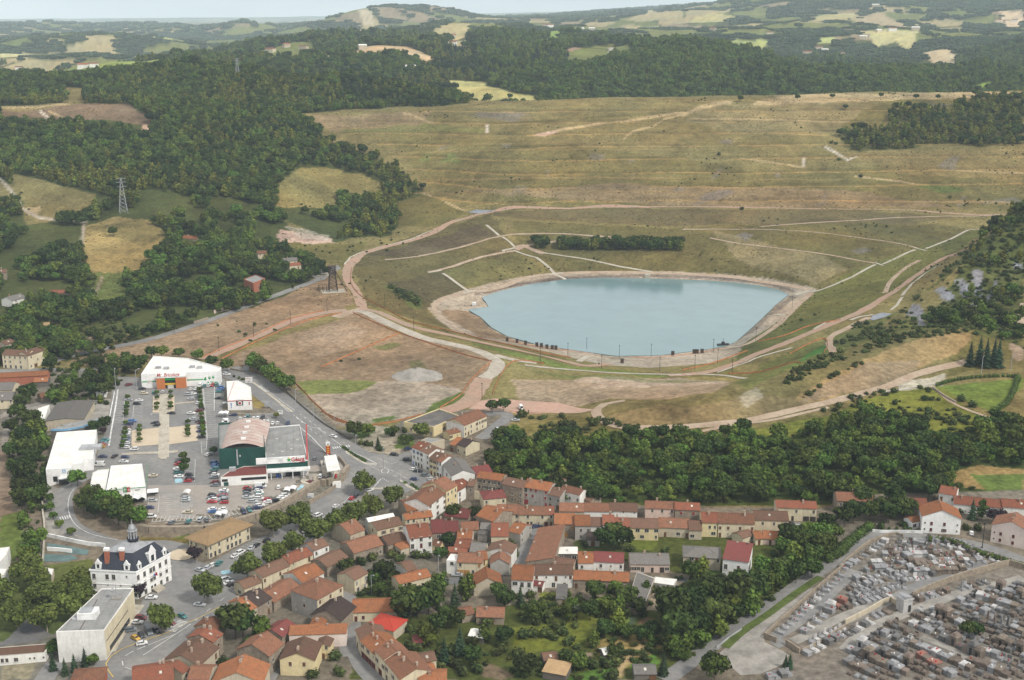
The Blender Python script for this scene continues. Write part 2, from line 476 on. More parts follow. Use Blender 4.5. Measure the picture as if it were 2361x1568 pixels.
def warp(x,y):
 s=np.maximum(y+150.0,60.0)
 return x/s,np.log(s)
CA=np.array(CTRL,float)
_u,_v=warp(CA[:,0],CA[:,1])
_key=np.round(np.stack([_u,_v],1)*1500).astype(int)
_,_keep=np.unique(_key,axis=0,return_index=True)
CA,_u,_v=CA[_keep],_u[_keep],_v[_keep]
_C2=0.004**2
_K=np.sqrt((_u[:,None]-_u)**2+(_v[:,None]-_v)**2+_C2)
_n=len(_u)
_A=np.zeros((_n+3,_n+3));_A[:_n,:_n]=_K-np.eye(_n)*0.002
_P=np.stack([np.ones(_n),_u,_v],1);_A[:_n,_n:]=_P;_A[_n:,:_n]=_P.T
_w=np.linalg.solve(_A,np.concatenate([CA[:,2],np.zeros(3)]))
def base_height(x,y):
 u,v=warp(np.asarray(x,float).ravel(),np.asarray(y,float).ravel())
 out=np.empty(len(u))
 w=_w[:_n].astype(np.float32);cu,cv=_u.astype(np.float32),_v.astype(np.float32)
 for i in range(0,len(u),20000):
  a,b=u[i:i+20000].astype(np.float32),v[i:i+20000].astype(np.float32)
  r=a[:,None]-cu;r*=r
  q=b[:,None]-cv;q*=q
  r+=q;r+=np.float32(_C2);np.sqrt(r,out=r)
  out[i:i+20000]=r @ w+_w[_n]+_w[_n+1]*a+_w[_n+2]*b
 return out.reshape(np.shape(x))

_rows=[225.0]
while _rows[-1]<26000:
 y=_rows[-1]
 _rows.append(y+(min(3.0,max(0.9,y*y/260000)) if y<1950 else (8.0 if y<3600 else y*0.0125)))
GY=np.array(_rows)
GU=np.linspace(-0.60,0.60,561)
GS=GY+100.0
GX=GU[None,:]*GS[:,None]
GYY=np.repeat(GY[:,None],len(GU),1)
_ci=np.unique(np.r_[np.arange(0,len(GU),4),len(GU)-1])
_near=int(np.searchsorted(GY,760))
_ri=np.unique(np.r_[np.arange(_near,len(GY),2),len(GY)-1])
GZ=np.empty(GX.shape)
GZ[:_near]=base_height(GX[:_near,::2],GYY[:_near,::2])[:,np.minimum(np.arange(len(GU))//2,len(GU)//2)]
_half=GZ[:_near,::2]
GZ[:_near,1:-1:2]=0.5*(_half[:,:-1]+_half[:,1:])
_co=base_height(GX[np.ix_(_ri,_ci)],GYY[np.ix_(_ri,_ci)])
_tmp=np.stack([np.interp(np.arange(len(GU)),_ci,r) for r in _co])
_idx=np.interp(np.arange(_near,len(GY)),_ri,np.arange(len(_ri)))
_i0=np.minimum(_idx.astype(int),len(_ri)-2)
_ft=(_idx-_i0)[:,None]
GZ[_near:]=_tmp[_i0]*(1-_ft)+_tmp[_i0+1]*_ft

PX,PY=project(GX,GYY,GZ)
TIP_D=[(1130,486),(1573,476),(2100,483),(2600,490),(2600,216),(2361,216),(2000,220),(1650,230),(1400,234),(1150,243),(1000,250),(900,256),(700,268),(760,300),(860,330),(960,400),(1010,470)]
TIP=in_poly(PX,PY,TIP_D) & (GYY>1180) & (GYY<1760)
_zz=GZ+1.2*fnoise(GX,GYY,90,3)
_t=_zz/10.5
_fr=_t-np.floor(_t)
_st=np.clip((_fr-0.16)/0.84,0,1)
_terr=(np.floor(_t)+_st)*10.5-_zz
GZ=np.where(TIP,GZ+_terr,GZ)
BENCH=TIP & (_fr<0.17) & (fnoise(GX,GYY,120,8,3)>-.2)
_rough=np.clip((GYY-700)/1200,0,1)
GZ+=fnoise(GX,GYY,22,5,3)*(0.25+0.6*_rough)*np.where(GYY>640,1,0.15)
_farf=np.clip((GYY-1950)/1500,0,1)*np.clip((9000-GYY)/4000,0.25,1)
GZ+=(fnoise(GX,GYY,620,11,3)*52-14)*_farf*np.where(GX<0.02*GYY,1,0.8)
GZ+=(np.abs(fnoise(GX,GYY,260,21,3))-0.25)*38*np.clip((GYY-1850)/600,0,1)*np.clip((6000-GYY)/3000,0,1)
GZ+=fnoise(GX,GYY,1700,33,3)*80*np.clip((GYY-3800)/3000,0,1)*np.clip((13000-GYY)/4000,0,1)
for xd,Y,h,rad in ((850,6900,62,300),(1000,7300,72,280),(575,7600,42,170),(760,8600,45,500),(1780,6800,45,350),(430,9000,35,500),(150,9500,40,600),(1560,6200,35,300),(300,5200,45,300),(60,4700,40,320),(1480,2350,26,200),(1330,2480,-24,110),(1640,2900,18,240),(1830,2750,-26,170),(1960,2850,-34,260),(2250,2950,-26,300),(2080,2420,8,160),(1180,2650,14,170)):
 GZ+=h*np.exp(-((GX-ray(xd,50)[0]*Y)/rad)**2-((GYY-Y)/(rad*1.6))**2)
_inl=in_poly(GX,GYY,SHORE_W)
GZ=np.where(_inl,np.minimum(GZ,LAKE_Z-0.6),GZ)
CLIFF_D=frs('K6',[(1560,560),(1620,480),(1760,420),(1900,300),(2060,220),(2361,200),(2361,380),(2200,560),(2000,620),(1700,700)])
_cl=in_poly(PX,PY,CLIFF_D) & (GYY<1020)
GZ+=np.where(_cl,(np.abs(fnoise(GX+GYY*.3,GYY,16,31,3))-.2)*5,0)

def ground(x,y):
 """height of the land mesh at (x, y)"""
 x,y=np.asarray(x,float),np.asarray(y,float)
 i=np.clip(np.searchsorted(GY,y)-1,0,len(GY)-2)
 fy=(y-GY[i])/(GY[i+1]-GY[i])
 s=y+100.0
 j=(x/s-GU[0])/(GU[1]-GU[0])
 j0=np.clip(np.floor(j).astype(int),0,len(GU)-2)
 fx=np.clip(j-j0,0,1)
 return (GZ[i,j0]*(1-fx)+GZ[i,j0+1]*fx)*(1-fy)+(GZ[i+1,j0]*(1-fx)+GZ[i+1,j0+1]*fx)*fy
_TT=np.concatenate([np.arange(330,2200,1.0),np.arange(2200,20000,8.0)])
def land(xd,yd,lift=0.0):
 """first point of the land seen at a picture point"""
 a,b,c=ray(xd,yd)
 t=_TT/b
 X,Z=a*t,CAM_H+c*t
 h=ground(X,_TT)+lift
 k=np.argmax(Z<h)
 if k==0: k=len(_TT)-1
 d0,d1=Z[k-1]-h[k-1],h[k]-Z[k]
 f=d0/max(d0+d1,1e-6)
 Y=_TT[k-1]+f*(_TT[k]-_TT[k-1])
 return a*Y/b,Y,float(ground(a*Y/b,Y))

# ----ground cover,read zone by zone: colours are those of the growth or soil itself, save the shade painted below the tip benches
C_=dict(dry=(.160,.131,.052),olive=(.112,.096,.032),dull=(.215,.150,.092),green=(.085,.115,.028),lush=(.085,.108,.028),wood=(.055,.064,.020),
          gravel=(.34,.29,.23),pink=(.36,.25,.19),red=(.33,.20,.14),brown=(.15,.105,.065),slate=(.165,.15,.145),straw=(.34,.26,.14),ochre=(.25,.175,.075),
          earth=(.27,.20,.14),asphalt=(.19,.185,.18),pale=(.42,.37,.30),crop=(.11,.13,.035),meadow=(.14,.15,.045),wheat=(.30,.25,.13),plane=(.13,.15,.045))
GC=np.empty(GX.shape+(3,))
GC[:]=C_['dry']
wx=PX+fnoise(GX,GYY,30,41,3)*16*np.clip(900/GYY,.25,1)
wy=PY+fnoise(GX,GYY,30,51,3)*9*np.clip(900/GYY,.2,1)
DENS=np.zeros(GX.shape,np.float32)
def zone(poly,c,y0=0,y1=1850,a=1.0,rag=True,dens=None):
 m=in_poly(wx if rag else PX,wy if rag else PY,poly) & (GYY>y0) & (GYY<y1)
 col=np.array(C_[c] if isinstance(c,str) else c)
 GC[m]=GC[m]*(1-a)+col*a
 if dens is None: dens=1.0 if c=='wood' else (0.0 if a>.5 else None)
 if dens is not None: DENS[m]=dens
 if dens==0 and y0>=700: DENS[in_poly(PX,PY-15,poly) & (PX<1000) & (GYY>y0) & (GYY<y1)]=0
def trail(line,w,c,y0=0,y1=1850,a=1.0):
 x0,x1=min(p[0] for p in line)-2*w,max(p[0] for p in line)+2*w
 yy0,yy1=min(p[1] for p in line)-2*w,max(p[1] for p in line)+2*w
 m=(PX>x0) & (PX<x1) & (PY>yy0) & (PY<yy1) & (GYY>y0) & (GYY<y1)
 d=dist_line(PX[m],PY[m],line)
 k=np.clip(1.5-d/max(w,.6),0,1)[:,None]*a
 GC[m]=GC[m]*(1-k)+np.array(C_[c] if isinstance(c,str) else c)*k
 DENS[m]=np.where(k[:,0]>.4,0,DENS[m])
_far=GYY>1850
_fu,_fv=GX/210+fnoise(GX,GYY,300,61,2)*.9,GYY/330+fnoise(GX,GYY,300,71,2)*.9
_cell=hash2(np.floor(_fu).astype(np.int64),np.floor(_fv).astype(np.int64),5)
_cell2=hash2(np.floor(_fu).astype(np.int64),np.floor(_fv).astype(np.int64),9)
_edge=np.minimum(np.abs(_fu-np.round(_fu)),np.abs(_fv-np.round(_fv)))
_open=(fnoise(GX,GYY,900,81,3)+0.7*(_cell-.5)+np.clip((GYY-3500)/9000,0,.12)>-0.02-.07*np.clip((GYY-3600)/1500,0,1)) & (_edge>0.055) & (GYY>3300)
FIELD=np.where(_cell2<.35,0,np.where(_cell2<.6,1,np.where(_cell2<.85,2,3)))
_fc=np.array([C_['meadow'],C_['wheat'],C_['crop'],(.22,.17,.10)])
GC[_far]=C_['wood']
GC[_open & _far]=_fc[FIELD[_open & _far]]
WOODF=_far & ~_open
def field(poly,c,y0,y1):
 global WOODF
 m=in_poly(PX+fnoise(GX,GYY,60,91,2)*3,PY+fnoise(GX,GYY,60,95,2)*1.5,poly) & (GYY>y0) & (GYY<y1)
 GC[m]=C_[c] if isinstance(c,str) else c
 WOODF=WOODF & ~m & ~(in_poly(PX,PY-9,poly) & (GYY>y0-250) & (GYY<y1))
k2=lambda p: frs('K2',p)
k1=lambda p: frs('K1',p)
k3=lambda p: frs('K3',p)
field(k2([(10,370),(200,330),(400,318),(480,330),(560,365),(655,400),(575,440),(530,410),(420,385),(330,372),(250,392),(130,380)]),(.42,.31,.18),2200,3000)
field(k2([(1550,370),(1610,335),(1700,345),(1830,345),(1850,385),(1880,400),(1760,420),(1620,420),(1600,460),(1520,495),(1530,460),(1580,425)]),'meadow',2200,3100)
field(k2([(1560,360),(1610,335),(1650,342),(1600,360)]),'red',2200,3100)
field(k2([(1520,495),(1540,455),(1575,415),(1622,418),(1600,455),(1550,488)]),(.38,.25,.17),2200,3100)
field(k2([(1690,300),(1750,275),(1830,282),(1870,275),(1960,305),(2030,395),(1950,405),(1890,385),(1840,345),(1730,335)]),'meadow',2300,3300)
field(k2([(1850,300),(1880,290),(1895,370),(1880,390),(1845,380)]),'pale',2300,3300)
field(k2([(700,532),(870,540),(1000,548),(1010,580),(1140,620),(1200,640),(1350,665),(1340,700),(1180,680),(1040,690),(960,690),(860,650),(760,560)]),(.36,.32,.13),1850,2300)
field(k2([(530,600),(640,605),(650,640),(600,640)]),'meadow',1850,2300)
field(k2([(680,292),(740,280),(840,240),(905,235),(890,280),(820,310),(740,310)]),'wheat',2500,4000)
field(k2([(630,210),(720,190),(740,170),(890,165),(860,215),(780,225),(640,245)]),(.36,.30,.15),2500,4200)
field(k2([(360,260),(400,248),(520,262),(500,285),(390,282)]),'meadow',2500,4200)
field(k2([(1330,255),(1470,235),(1550,262),(1430,270)]),(.17,.24,.05),2600,5000)
field(k1([(300,470),(520,445),(820,430),(1180,393),(1185,402),(1000,450),(920,475),(700,470),(420,500),(240,505)]),(.20,.24,.06),2150,3000)
field(k1([(640,495),(930,462),(900,490),(700,505)]),'meadow',2150,3000)
field(k1([(1800,365),(1980,320),(2150,310),(2190,345),(2320,345),(2250,365),(2080,400),(1900,400)]),'meadow',2300,3600)
field(k1([(2180,412),(2250,385),(2330,375),(2310,415)]),'wheat',2300,3600)
field(k1([(1640,370),(1730,385),(1850,412),(1790,415)]),'wheat',2300,3600)
field(k1([(0,375),(150,375),(230,395),(120,415),(0,412)]),(.42,.40,.20),3000,4600)
field(k1([(1040,265),(1240,240),(1200,275),(1060,282)]),(.34,.36,.12),4000,8000)
field(k3([(1140,180),(1280,92),(1390,90),(1520,140),(1570,180),(1440,170),(1300,165),(1220,170)]),(.33,.26,.15),3300,6500)
field(k3([(880,145),(1000,95),(1230,88),(1130,140),(1000,140)]),(.34,.30,.14),3300,6500)
field(k3([(800,165),(980,180),(1000,205),(1160,150),(1210,150),(1060,205),(880,190)]),'meadow',3300,6500)
field(k3([(300,248),(600,255),(580,285),(440,292)]),(.30,.33,.11),3300,5600)
field(k3([(905,250),(1060,255),(1040,278),(930,270)]),(.34,.36,.13),3300,5000)
field(k3([(1130,235),(1640,220),(1590,285),(1480,262),(1340,280),(1300,250)]),(.40,.36,.17),3300,5200)
field(k3([(1620,340),(1780,298),(1840,300),(1920,360),(1760,365),(1700,350)]),(.42,.33,.20),2400,4500)
field(k3([(1710,130),(1830,115),(1945,128),(1930,150),(1720,148)]),'wheat',3300,8000)
field(k3([(2195,90),(2361,100),(2361,140),(2210,135)]),(.50,.38,.24),3300,8000)
field(k3([(2010,560),(2150,528),(2120,570),(2010,585)]),(.17,.25,.05),2000,3200)
field(k3([(50,140),(180,108),(370,118),(330,140),(200,150)]),(.36,.32,.14),3300,8000)
field(k3([(0,100),(250,100),(330,60),(380,90),(200,115),(40,140)]),'wheat',3300,9000)
field(k3([(430,60),(520,75),(610,90),(600,115),(480,110)]),'meadow',3300,9000)
field(k3([(850,0),(1000,0),(960,20),(880,25)]),(.36,.38,.15),3300,9000)
field(k2([(1630,160),(1700,130),(1860,135),(1900,150),(1780,170),(1680,172)]),'wheat',3300,9000)
field(k2([(1800,185),(1960,155),(2080,160),(2060,190),(1900,195)]),'wheat',3300,9000)
field(k2([(1950,140),(2130,80),(2361,90),(2361,130),(2100,145)]),(.33,.28,.15),3300,9000)
field(k2([(530,135),(700,130),(760,150),(700,190),(650,165)]),(.44,.38,.26),4800,9000)
field(k2([(120,130),(200,118),(240,140),(150,150)]),(.40,.34,.22),4800,9000)
zone([(-300,480),(0,470),(120,440),(330,420),(640,480),(700,590),(760,640),(560,720),(400,765),(170,830),(-300,860)],'wood')
zone([(-300,250),(0,245),(180,240),(240,210),(300,150),(1000,180),(1090,240),(760,255),(690,265),(760,330),(860,360),(960,420),(980,450),(900,540),(760,560),(640,500),(560,490),(300,470),(100,430),(0,420),(-300,430)],'wood')
zone([(-300,168),(300,165),(240,250),(-300,250)],'wood')
zone(TIP_D,'dry')
zone([(1000,430),(1300,478),(2361,480),(2361,350),(1800,400),(1300,330),(900,310),(960,400)],'olive',a=.55)
zone([(1050,440),(1573,476),(2200,480),(2000,440),(1400,420)],'dull',a=.6)
zone([(700,270),(1000,255),(960,300),(760,300)],'dull',a=.6)
zone(k2([(950,790),(1100,750),(1320,770),(1300,830),(1000,830)]),'brown',a=.4)
zone(k2([(0,880),(300,870),(560,860),(980,890),(980,915),(500,905),(0,910)]),'meadow',a=.6)
zone(k3([(470,720),(560,680),(900,650),(1700,640),(2361,640),(2361,655),(1500,690),(900,715),(600,725)]),'straw')
zone(k3([(100,760),(400,720),(1200,700),(1400,740),(1400,880),(1000,920),(300,900),(0,840)]),(.19,.155,.075),a=.7)
zone(k3([(1100,1040),(2361,1030),(2361,1250),(1500,1200)]),'ochre',a=.35)
zone(k3([(1400,700),(1560,680),(2000,700),(2361,660),(2361,1000),(1700,1010),(1440,1030),(1140,1030),(1090,880),(1250,760)]),'olive',a=.9)
zone(k3([(1090,930),(1250,900),(1440,880),(1440,760),(1600,740),(1850,790),(1900,720),(2050,690),(2361,690),(2361,1010),(1720,1005),(1500,1035),(1140,1030)]),(.08,.078,.028),dens=1)
for p in ([(250,980),(290,960),(360,965),(330,995)],[(80,1420),(150,1340),(330,1300),(350,1330),(200,1400)],[(930,1430),(960,1370),(1010,1320),(990,1400)],[(1760,1140),(1900,1060),(1930,1070),(1870,1170)],[(2040,1390),(2300,1350),(2361,1390),(2100,1400)],[(1880,1420),(1930,1350),(1960,1350),(1910,1440)],[(640,1220),(660,1200),(690,1200),(670,1240)],[(200,1240),(240,1170),(270,1165),(240,1225)],[(1700,720),(1720,710),(1860,715),(1800,730)]):
 zone(k3(p),'slate',a=.45)
for p in ([(1190,1320),(1210,1285),(1275,1280),(1265,1325)],[(1100,1020),(1130,990),(1180,1000),(1160,1020)],[(1690,1100),(1740,1060),(1820,1060),(1800,1110)],[(1980,1100),(2030,1085),(2040,1110),(2000,1120)],[(2290,1310),(2330,1270),(2361,1265),(2361,1320)],[(1410,1210),(1430,1160),(1450,1170),(1430,1220)],[(900,800),(960,770),(1300,770),(1200,830)],[(1990,1210),(2000,1170),(2030,1190),(2010,1220)],[(680,1010),(760,1000),(700,1030)]):
 zone(k2(p),'slate',a=.38)
for p in ([(680,1115),(740,1050),(790,1045),(835,1120)],[(540,1110),(560,1055),(620,1050),(600,1110)],[(1765,1475),(1800,1440),(1880,1420),(1930,1450),(1900,1475)]):
 zone(k2(p),'plane',a=.8)
for p in ([(1640,1300),(1660,1270),(1900,1280),(1980,1310),(1800,1330)],[(1290,1225),(1350,1215),(1520,1250),(1400,1245)]): zone(k3(p),'green',a=.8)
for r0,a in ((1040,.5),(1235,.8),(1330,.6),(990,.4)): trail(k2([(330,r0+10),(800,r0+2),(1500,r0-8),(2361,r0-8)]),1.2,'ochre',1180,a=a)
trail(k2([(0,885),(300,875),(500,840)]),1.2,'ochre',1300);trail(k2([(430,780),(480,790),(640,850)]),2.2,'straw',1300)
trail(k2([(560,780),(700,830),(900,855),(1700,810),(2361,770)]),1.4,'olive',1300,a=.8)
trail(k2([(1350,930),(1450,905),(1700,865),(2000,825),(2361,775)]),2.6,'straw',1300);trail(k3([(0,795),(120,740),(240,715),(330,705)]),4.5,'straw',1300)
zone(k2([(1300,935),(1350,910),(1500,895),(1480,915),(1380,940)]),'pink',1300)
trail(k2([(1960,955),(2010,900),(2160,870),(2220,820),(2361,790)]),1.8,'straw',1300);trail(k2([(1005,862),(1005,905)]),2.2,'pale',1200)
trail(k2([(560,1335),(700,1390),(860,1460)]),2.2,'straw',1100)
for p in (k3([(835,1085),(840,1145)]),k3([(990,1015),(1100,1070),(1140,1105),(1210,1075)])): trail(p,2.4,'pale',1200)
trail(k3([(400,1090),(600,1120),(850,1150)]),1.5,'straw',1200);trail(k3([(60,815),(700,820),(1150,840)]),1.3,'straw',1300,a=.7)
trail(k3([(200,905),(700,925),(1000,935)]),1.2,'ochre',1300);trail(k3([(500,1235),(1100,1235)]),1.2,'ochre',1200,a=.6);trail(k3([(1600,1385),(2361,1390)]),1.5,'slate',1200)
trail(k3([(1190,1215),(1500,1245),(1700,1280)]),1.6,'straw',1200);trail(k3([(1900,1180),(2361,1195)]),1.4,'straw',1200,a=.8)
zone(k1([(0,745),(200,735),(420,720),(480,700),(600,718),(870,718),(950,760),(1030,810),(1040,900),(960,870),(800,840),(560,820),(200,820),(0,800)]),'brown',1200,1800)
zone(k1([(0,740),(420,715),(470,690),(440,610),(600,615),(590,710),(300,760),(120,765),(0,760)]),'dry',1200,1900)
trail(k1([(0,745),(250,740),(470,720)]),2.5,'straw',1200);trail(k1([(280,770),(330,815)]),3,'pale',1200);trail(k1([(340,770),(440,815)]),2,'straw',1200)
zone(k1([(960,860),(1040,880),(1040,920),(980,910)]),'pink',1200)
zone(k1([(90,1210),(260,1230),(420,1280),(540,1310),(660,1340),(640,1440),(480,1470),(300,1540),(180,1550),(150,1400),(80,1300)]),'dry',900,1500)
zone(k1([(180,1440),(290,1435),(270,1475),(200,1480)]),'straw',900,1500)
zone(frs('D',[(195,520),(260,500),(340,510),(395,540),(360,580),(310,630),(240,640),(190,620)]),(.24,.185,.075),800,1500)
zone(frs('D',[(195,520),(320,505),(395,540),(330,570)]),'dry',800,1500)
zone(frs('D',[(205,690),(220,630),(295,625),(300,690),(240,712)]),(.11,.13,.035),700,1500)
zone(k1([(1910,1320),(1960,1230),(2080,1160),(2230,1150),(2361,1170),(2361,1440),(2080,1440),(1930,1430)]),(.19,.16,.06),1000,1500)
zone(k2([(0,1190),(120,1190),(310,1290),(230,1340),(130,1350),(0,1310)]),(.19,.16,.06),1000,1500);zone(k2([(20,1340),(130,1350),(60,1390)]),'lush',1000,1500)
zone(k2([(390,1400),(560,1340),(870,1460),(680,1567),(380,1567)]),'olive',900,1500)
trail(frs('D',[(0,412),(25,440),(50,480),(90,502),(150,508),(192,512)]),3.2,'gravel',900,1500);trail(frs('D',[(196,510),(190,540),(185,585)]),3.0,'gravel',800,1500)
trail(frs('D',[(235,640),(228,660),(212,690)]),3.0,'earth',700,1500)
zone(frs('D',[(640,530),(760,545),(770,560),(700,565),(640,560)]),'pink',800,1400);zone(frs('D',[(640,560),(760,566),(850,560),(800,620),(740,600),(690,580)]),'olive',800,1400)
zone(frs('D',[(650,522),(700,530),(760,540),(755,552),(690,548)]),'pale',800,1400,a=.5)
zone(frs('D',[(175,830),(600,703),(700,660),(740,640),(790,650),(830,700),(500,810),(440,830),(160,845)]),'dull',500,1200)
zone(frs('D',[(190,808),(205,795),(320,765),(330,775),(220,810)]),'olive',500,1200);trail(frs('D',[(170,818),(195,795),(210,780)]),6,'earth',500,1200)
zone(frs('D',[(480,840),(700,760),(845,715),(920,770),(1130,820),(1150,860),(1080,930),(1000,960),(780,985),(680,890),(560,850)]),'dull',500,1000)
zone(frs('D',[(690,890),(820,880),(960,880),(1060,900),(1070,930),(980,965),(790,985),(740,940)]),'gravel',500,1000,a=.5)
zone(frs('D',[(690,880),(760,875),(870,880),(800,905),(700,915)]),'meadow',500,1000);zone(frs('D',[(1000,930),(1060,905),(1075,915),(1040,945),(970,965)]),'lush',500,1000)
zone(frs('D',[(860,800),(910,790),(935,795),(890,810)]),'lush',500,1000,a=.7);zone(frs('D',[(950,835),(980,830),(985,850),(950,850)]),'lush',500,1000,a=.7)
zone(frs('D',[(860,970),(910,960),(920,967),(870,978)]),'lush',500,1000)
zone(frs('D',[(690,780),(790,740),(850,760),(830,790),(720,830)]),'earth',500,1000,a=.45);zone(frs('D',[(830,830),(1000,880),(1060,890),(1090,860),(960,820)]),'brown',500,1000,a=.35)
zone(frs('D',[(810,600),(860,575),(1130,490),(1180,560),(1230,575),(1100,640),(1010,690),(990,720),(1060,770),(1200,800),(850,705)]),(.098,.080,.032),700,1350)
zone(frs('K5',[(150,220),(600,100),(940,0),(1090,80),(800,160),(500,220)]),(.082,.062,.034),700,1350)
zone(frs('K5',[(330,400),(600,340),(700,330),(860,460),(680,520),(600,560),(400,480)]),(.078,.064,.030),700,1350)
zone(frs('K5',[(300,420),(420,440),(560,520),(560,580),(470,560)]),'green',700,1350,a=.7)
zone(frs('D',[(1110,490),(1300,480),(1700,482),(2000,485),(2200,500),(2100,520),(1800,518),(1500,520),(1200,505)]),(.105,.082,.038),900,1350,a=.85)
zone(frs('D',[(1180,510),(1500,525),(1900,515),(2200,520),(2240,532),(2110,575),(2010,610),(1890,665),(1650,632),(1290,630),(1200,580)]),(.108,.092,.034),800,1350)
zone(frs('D',[(1010,625),(1190,585),(1270,625),(1090,665)]),(.125,.115,.042),800,1350,a=.8)
zone(frs('D',[(1640,530),(1760,560),(1900,590),(1960,625),(1880,655),(1780,630),(1700,600)]),(.22,.18,.10),800,1350,a=.55)
zone(frs('K6',[(360,70),(440,40),(480,60),(430,110)]),'slate',800,1350,a=.7);zone(frs('K6',[(1170,180),(1260,160),(1310,190),(1240,200)]),'slate',800,1350,a=.5)
zone(frs('D',[(1890,665),(2010,608),(2110,574),(2240,533),(2290,525),(2160,610),(2080,670),(1850,775),(1700,845),(1700,800),(1840,702)]),(.098,.100,.030),700,1300)
zone(frs('D',[(850,705),(1100,787),(1300,830),(1390,850),(1560,862),(1700,850),(1720,870),(1500,865),(1220,820),(1050,780)]),'olive',650,1000)
zone(frs('D',[(1070,790),(1130,798),(1330,842),(1550,866),(1480,868),(1300,850)]),(.11,.13,.035),650,1000)
SHORE_RING=[(988,712),(1000,695),(1050,676),(1110,658),(1200,638),(1290,629),(1480,626),(1650,631),(1780,643),(1886,666),(1842,702),(1786,747),(1716,792),(1700,820),(1640,838),(1500,848),(1390,842),(1280,815),(1170,792),(1110,782),(1050,765),(1010,738)]
zone(SHORE_RING,(.30,.25,.19),650,1300,rag=False)
zone(frs('K5',[(690,590),(870,590),(960,640),(1040,715),(1180,780),(960,775),(760,660)]),'dull',650,1300)
zone(SHORE+[],(.25,.20,.16),650,1300,rag=False)
trail([(1100,700-22),(1200,655),(1300,641),(1480,635),(1650,641),(1780,655),(1830,672)],3.5,(.14,.115,.095),700,1300)
zone(frs('K6',[(440,740),(640,550),(740,478),(780,490),(600,640),(520,740),(380,810)]),(.15,.125,.10),700,1300,a=.8)
trail([(1170,783),(1240,800),(1350,812),(1500,825),(1600,815),(1680,800)],2.0,'red',650,1000,a=.8)
zone(frs('D',[(1180,875),(1300,872),(1500,880),(1690,880),(1640,905),(1480,925),(1330,945),(1200,930)]),(.25,.185,.12),600,900)
zone(frs('D',[(1340,870),(1560,870),(1690,880),(1560,890),(1400,880)]),(.28,.22,.17),600,900,a=.8)
zone(frs('D',[(1215,850),(1330,862),(1500,872),(1690,878),(1500,880),(1330,872)]),'lush',600,900,a=.55)
zone(frs('D',[(1130,930),(1330,938),(1340,945),(1290,955),(1190,950),(1120,945)]),'red',550,900)
zone(frs('D',[(1190,975),(1280,950),(1400,920),(1560,920),(1720,898),(1850,830),(2060,775),(2230,758),(2361,770),(2361,870),(2222,840),(2100,880),(1850,950),(1600,985),(1400,975)]),(.135,.112,.045),550,900)
zone(frs('K6',[(780,1200),(1100,1010),(1500,830),(1800,745),(1960,745),(1990,840),(1700,960),(1400,1080),(1000,1210),(820,1240)]),(.24,.165,.075),550,900)
zone(frs('K5',[(1830,1330),(2000,1280),(2200,1240),(2361,1260),(2361,1390),(2000,1400)]),(.20,.15,.075),550,900,a=.7)
zone(frs('K6',[(0,1270),(400,1190),(760,1190),(900,1230),(500,1330),(0,1390)]),(.20,.145,.075),550,900,a=.6)
zone(frs('D',[(1690,880),(1850,800),(2000,750),(2090,730),(2230,755),(2060,775),(1950,800),(1830,850),(1720,900)]),(.115,.115,.035),550,900)
zone(frs('D',[(1890,790),(2000,740),(2080,725),(2100,745),(2000,770),(1910,800)]),(.12,.10,.04),600,900)
zone(frs('D',[(1800,850),(1900,800),(1910,780),(2060,715),(2080,720),(1920,830),(1850,860)]),'lush',600,900,a=.5)
zone(frs('D',[(1790,858),(1840,835),(1900,790),(1912,805),(1880,820)]),(.06,.14,.03),600,900)
zone(frs('D',[(1840,930),(1900,890),(2000,840),(2120,830),(2100,870),(2000,900)]),(.21,.155,.10),550,900,a=.7)
zone(frs('D',[(1700,915),(1740,895),(1760,915),(1720,940)]),'pale',550,900,a=.35)
zone(frs('D',[(1190,990),(1280,965),(1370,960),(1420,985),(1700,990),(1860,955),(1900,960),(1700,1000),(1300,1020)]),'olive',500,900)
zone(frs('D',[(1190,1000),(1300,1020),(1700,1005),(2000,950),(2140,905),(2361,1000),(2361,1130),(1900,1165),(1300,1165),(1090,1090),(1130,1000)]),(.045,.06,.016),430,760,dens=1)
zone(frs('D',[(1720,990),(1900,960),(2080,890),(2160,880),(2280,990),(2180,1020),(2050,960),(1800,1010)]),(.125,.135,.025),430,760)
zone(frs('D',[(2160,890),(2340,868),(2361,868),(2330,940),(2290,955),(2210,920)]),(.11,.15,.03),430,760)
zone(frs('D',[(2180,870),(2361,820),(2361,760),(2250,770),(2190,820)]),'olive',500,900);zone(frs('D',[(2330,800),(2361,740),(2361,830),(2340,835)]),'earth',500,900)
zone(frs('D',[(2060,884),(2130,872),(2180,860),(2170,890),(2080,900)]),'pale',500,900,a=.7)
zone(CLIFF_D+[(2240,640),(2361,470)],(.085,.085,.028),700,1100,dens=.75);zone([(2361,470),(2230,600),(2180,680),(2240,690),(2361,640),(2700,600),(2700,380)],(.075,.085,.024),690,1100,dens=1)
zone([(2105,745),(2180,690),(2240,650),(2361,600),(2361,800),(2260,775),(2230,758)],(.085,.09,.028),640,1100,dens=.42)
for p in ([(1550,620),(1580,540),(1640,570),(1690,620),(1690,700),(1660,720),(1640,650)],[(1750,440),(1800,425),(1890,480),(1880,520),(1780,500)],[(1880,380),(1960,370),(2000,440),(1990,520),(1950,480)],[(2010,330),(2080,325),(2100,390),(2060,590),(2005,585),(2040,450)],[(2160,400),(2190,370),(2170,480),(2130,540),(2110,520)],[(2290,270),(2361,260),(2361,330),(2310,300)],[(1850,590),(1880,540),(1870,640)]):
 zone(frs('K6',p),(.185,.18,.19),690,1100)
zone(frs('D',[(2195,1085),(2260,1070),(2361,1080),(2361,1130),(2200,1120)]),(.22,.15,.06),430,760);zone(frs('D',[(2240,1090),(2361,1090),(2361,1140),(2280,1130)]),'green',430,700)
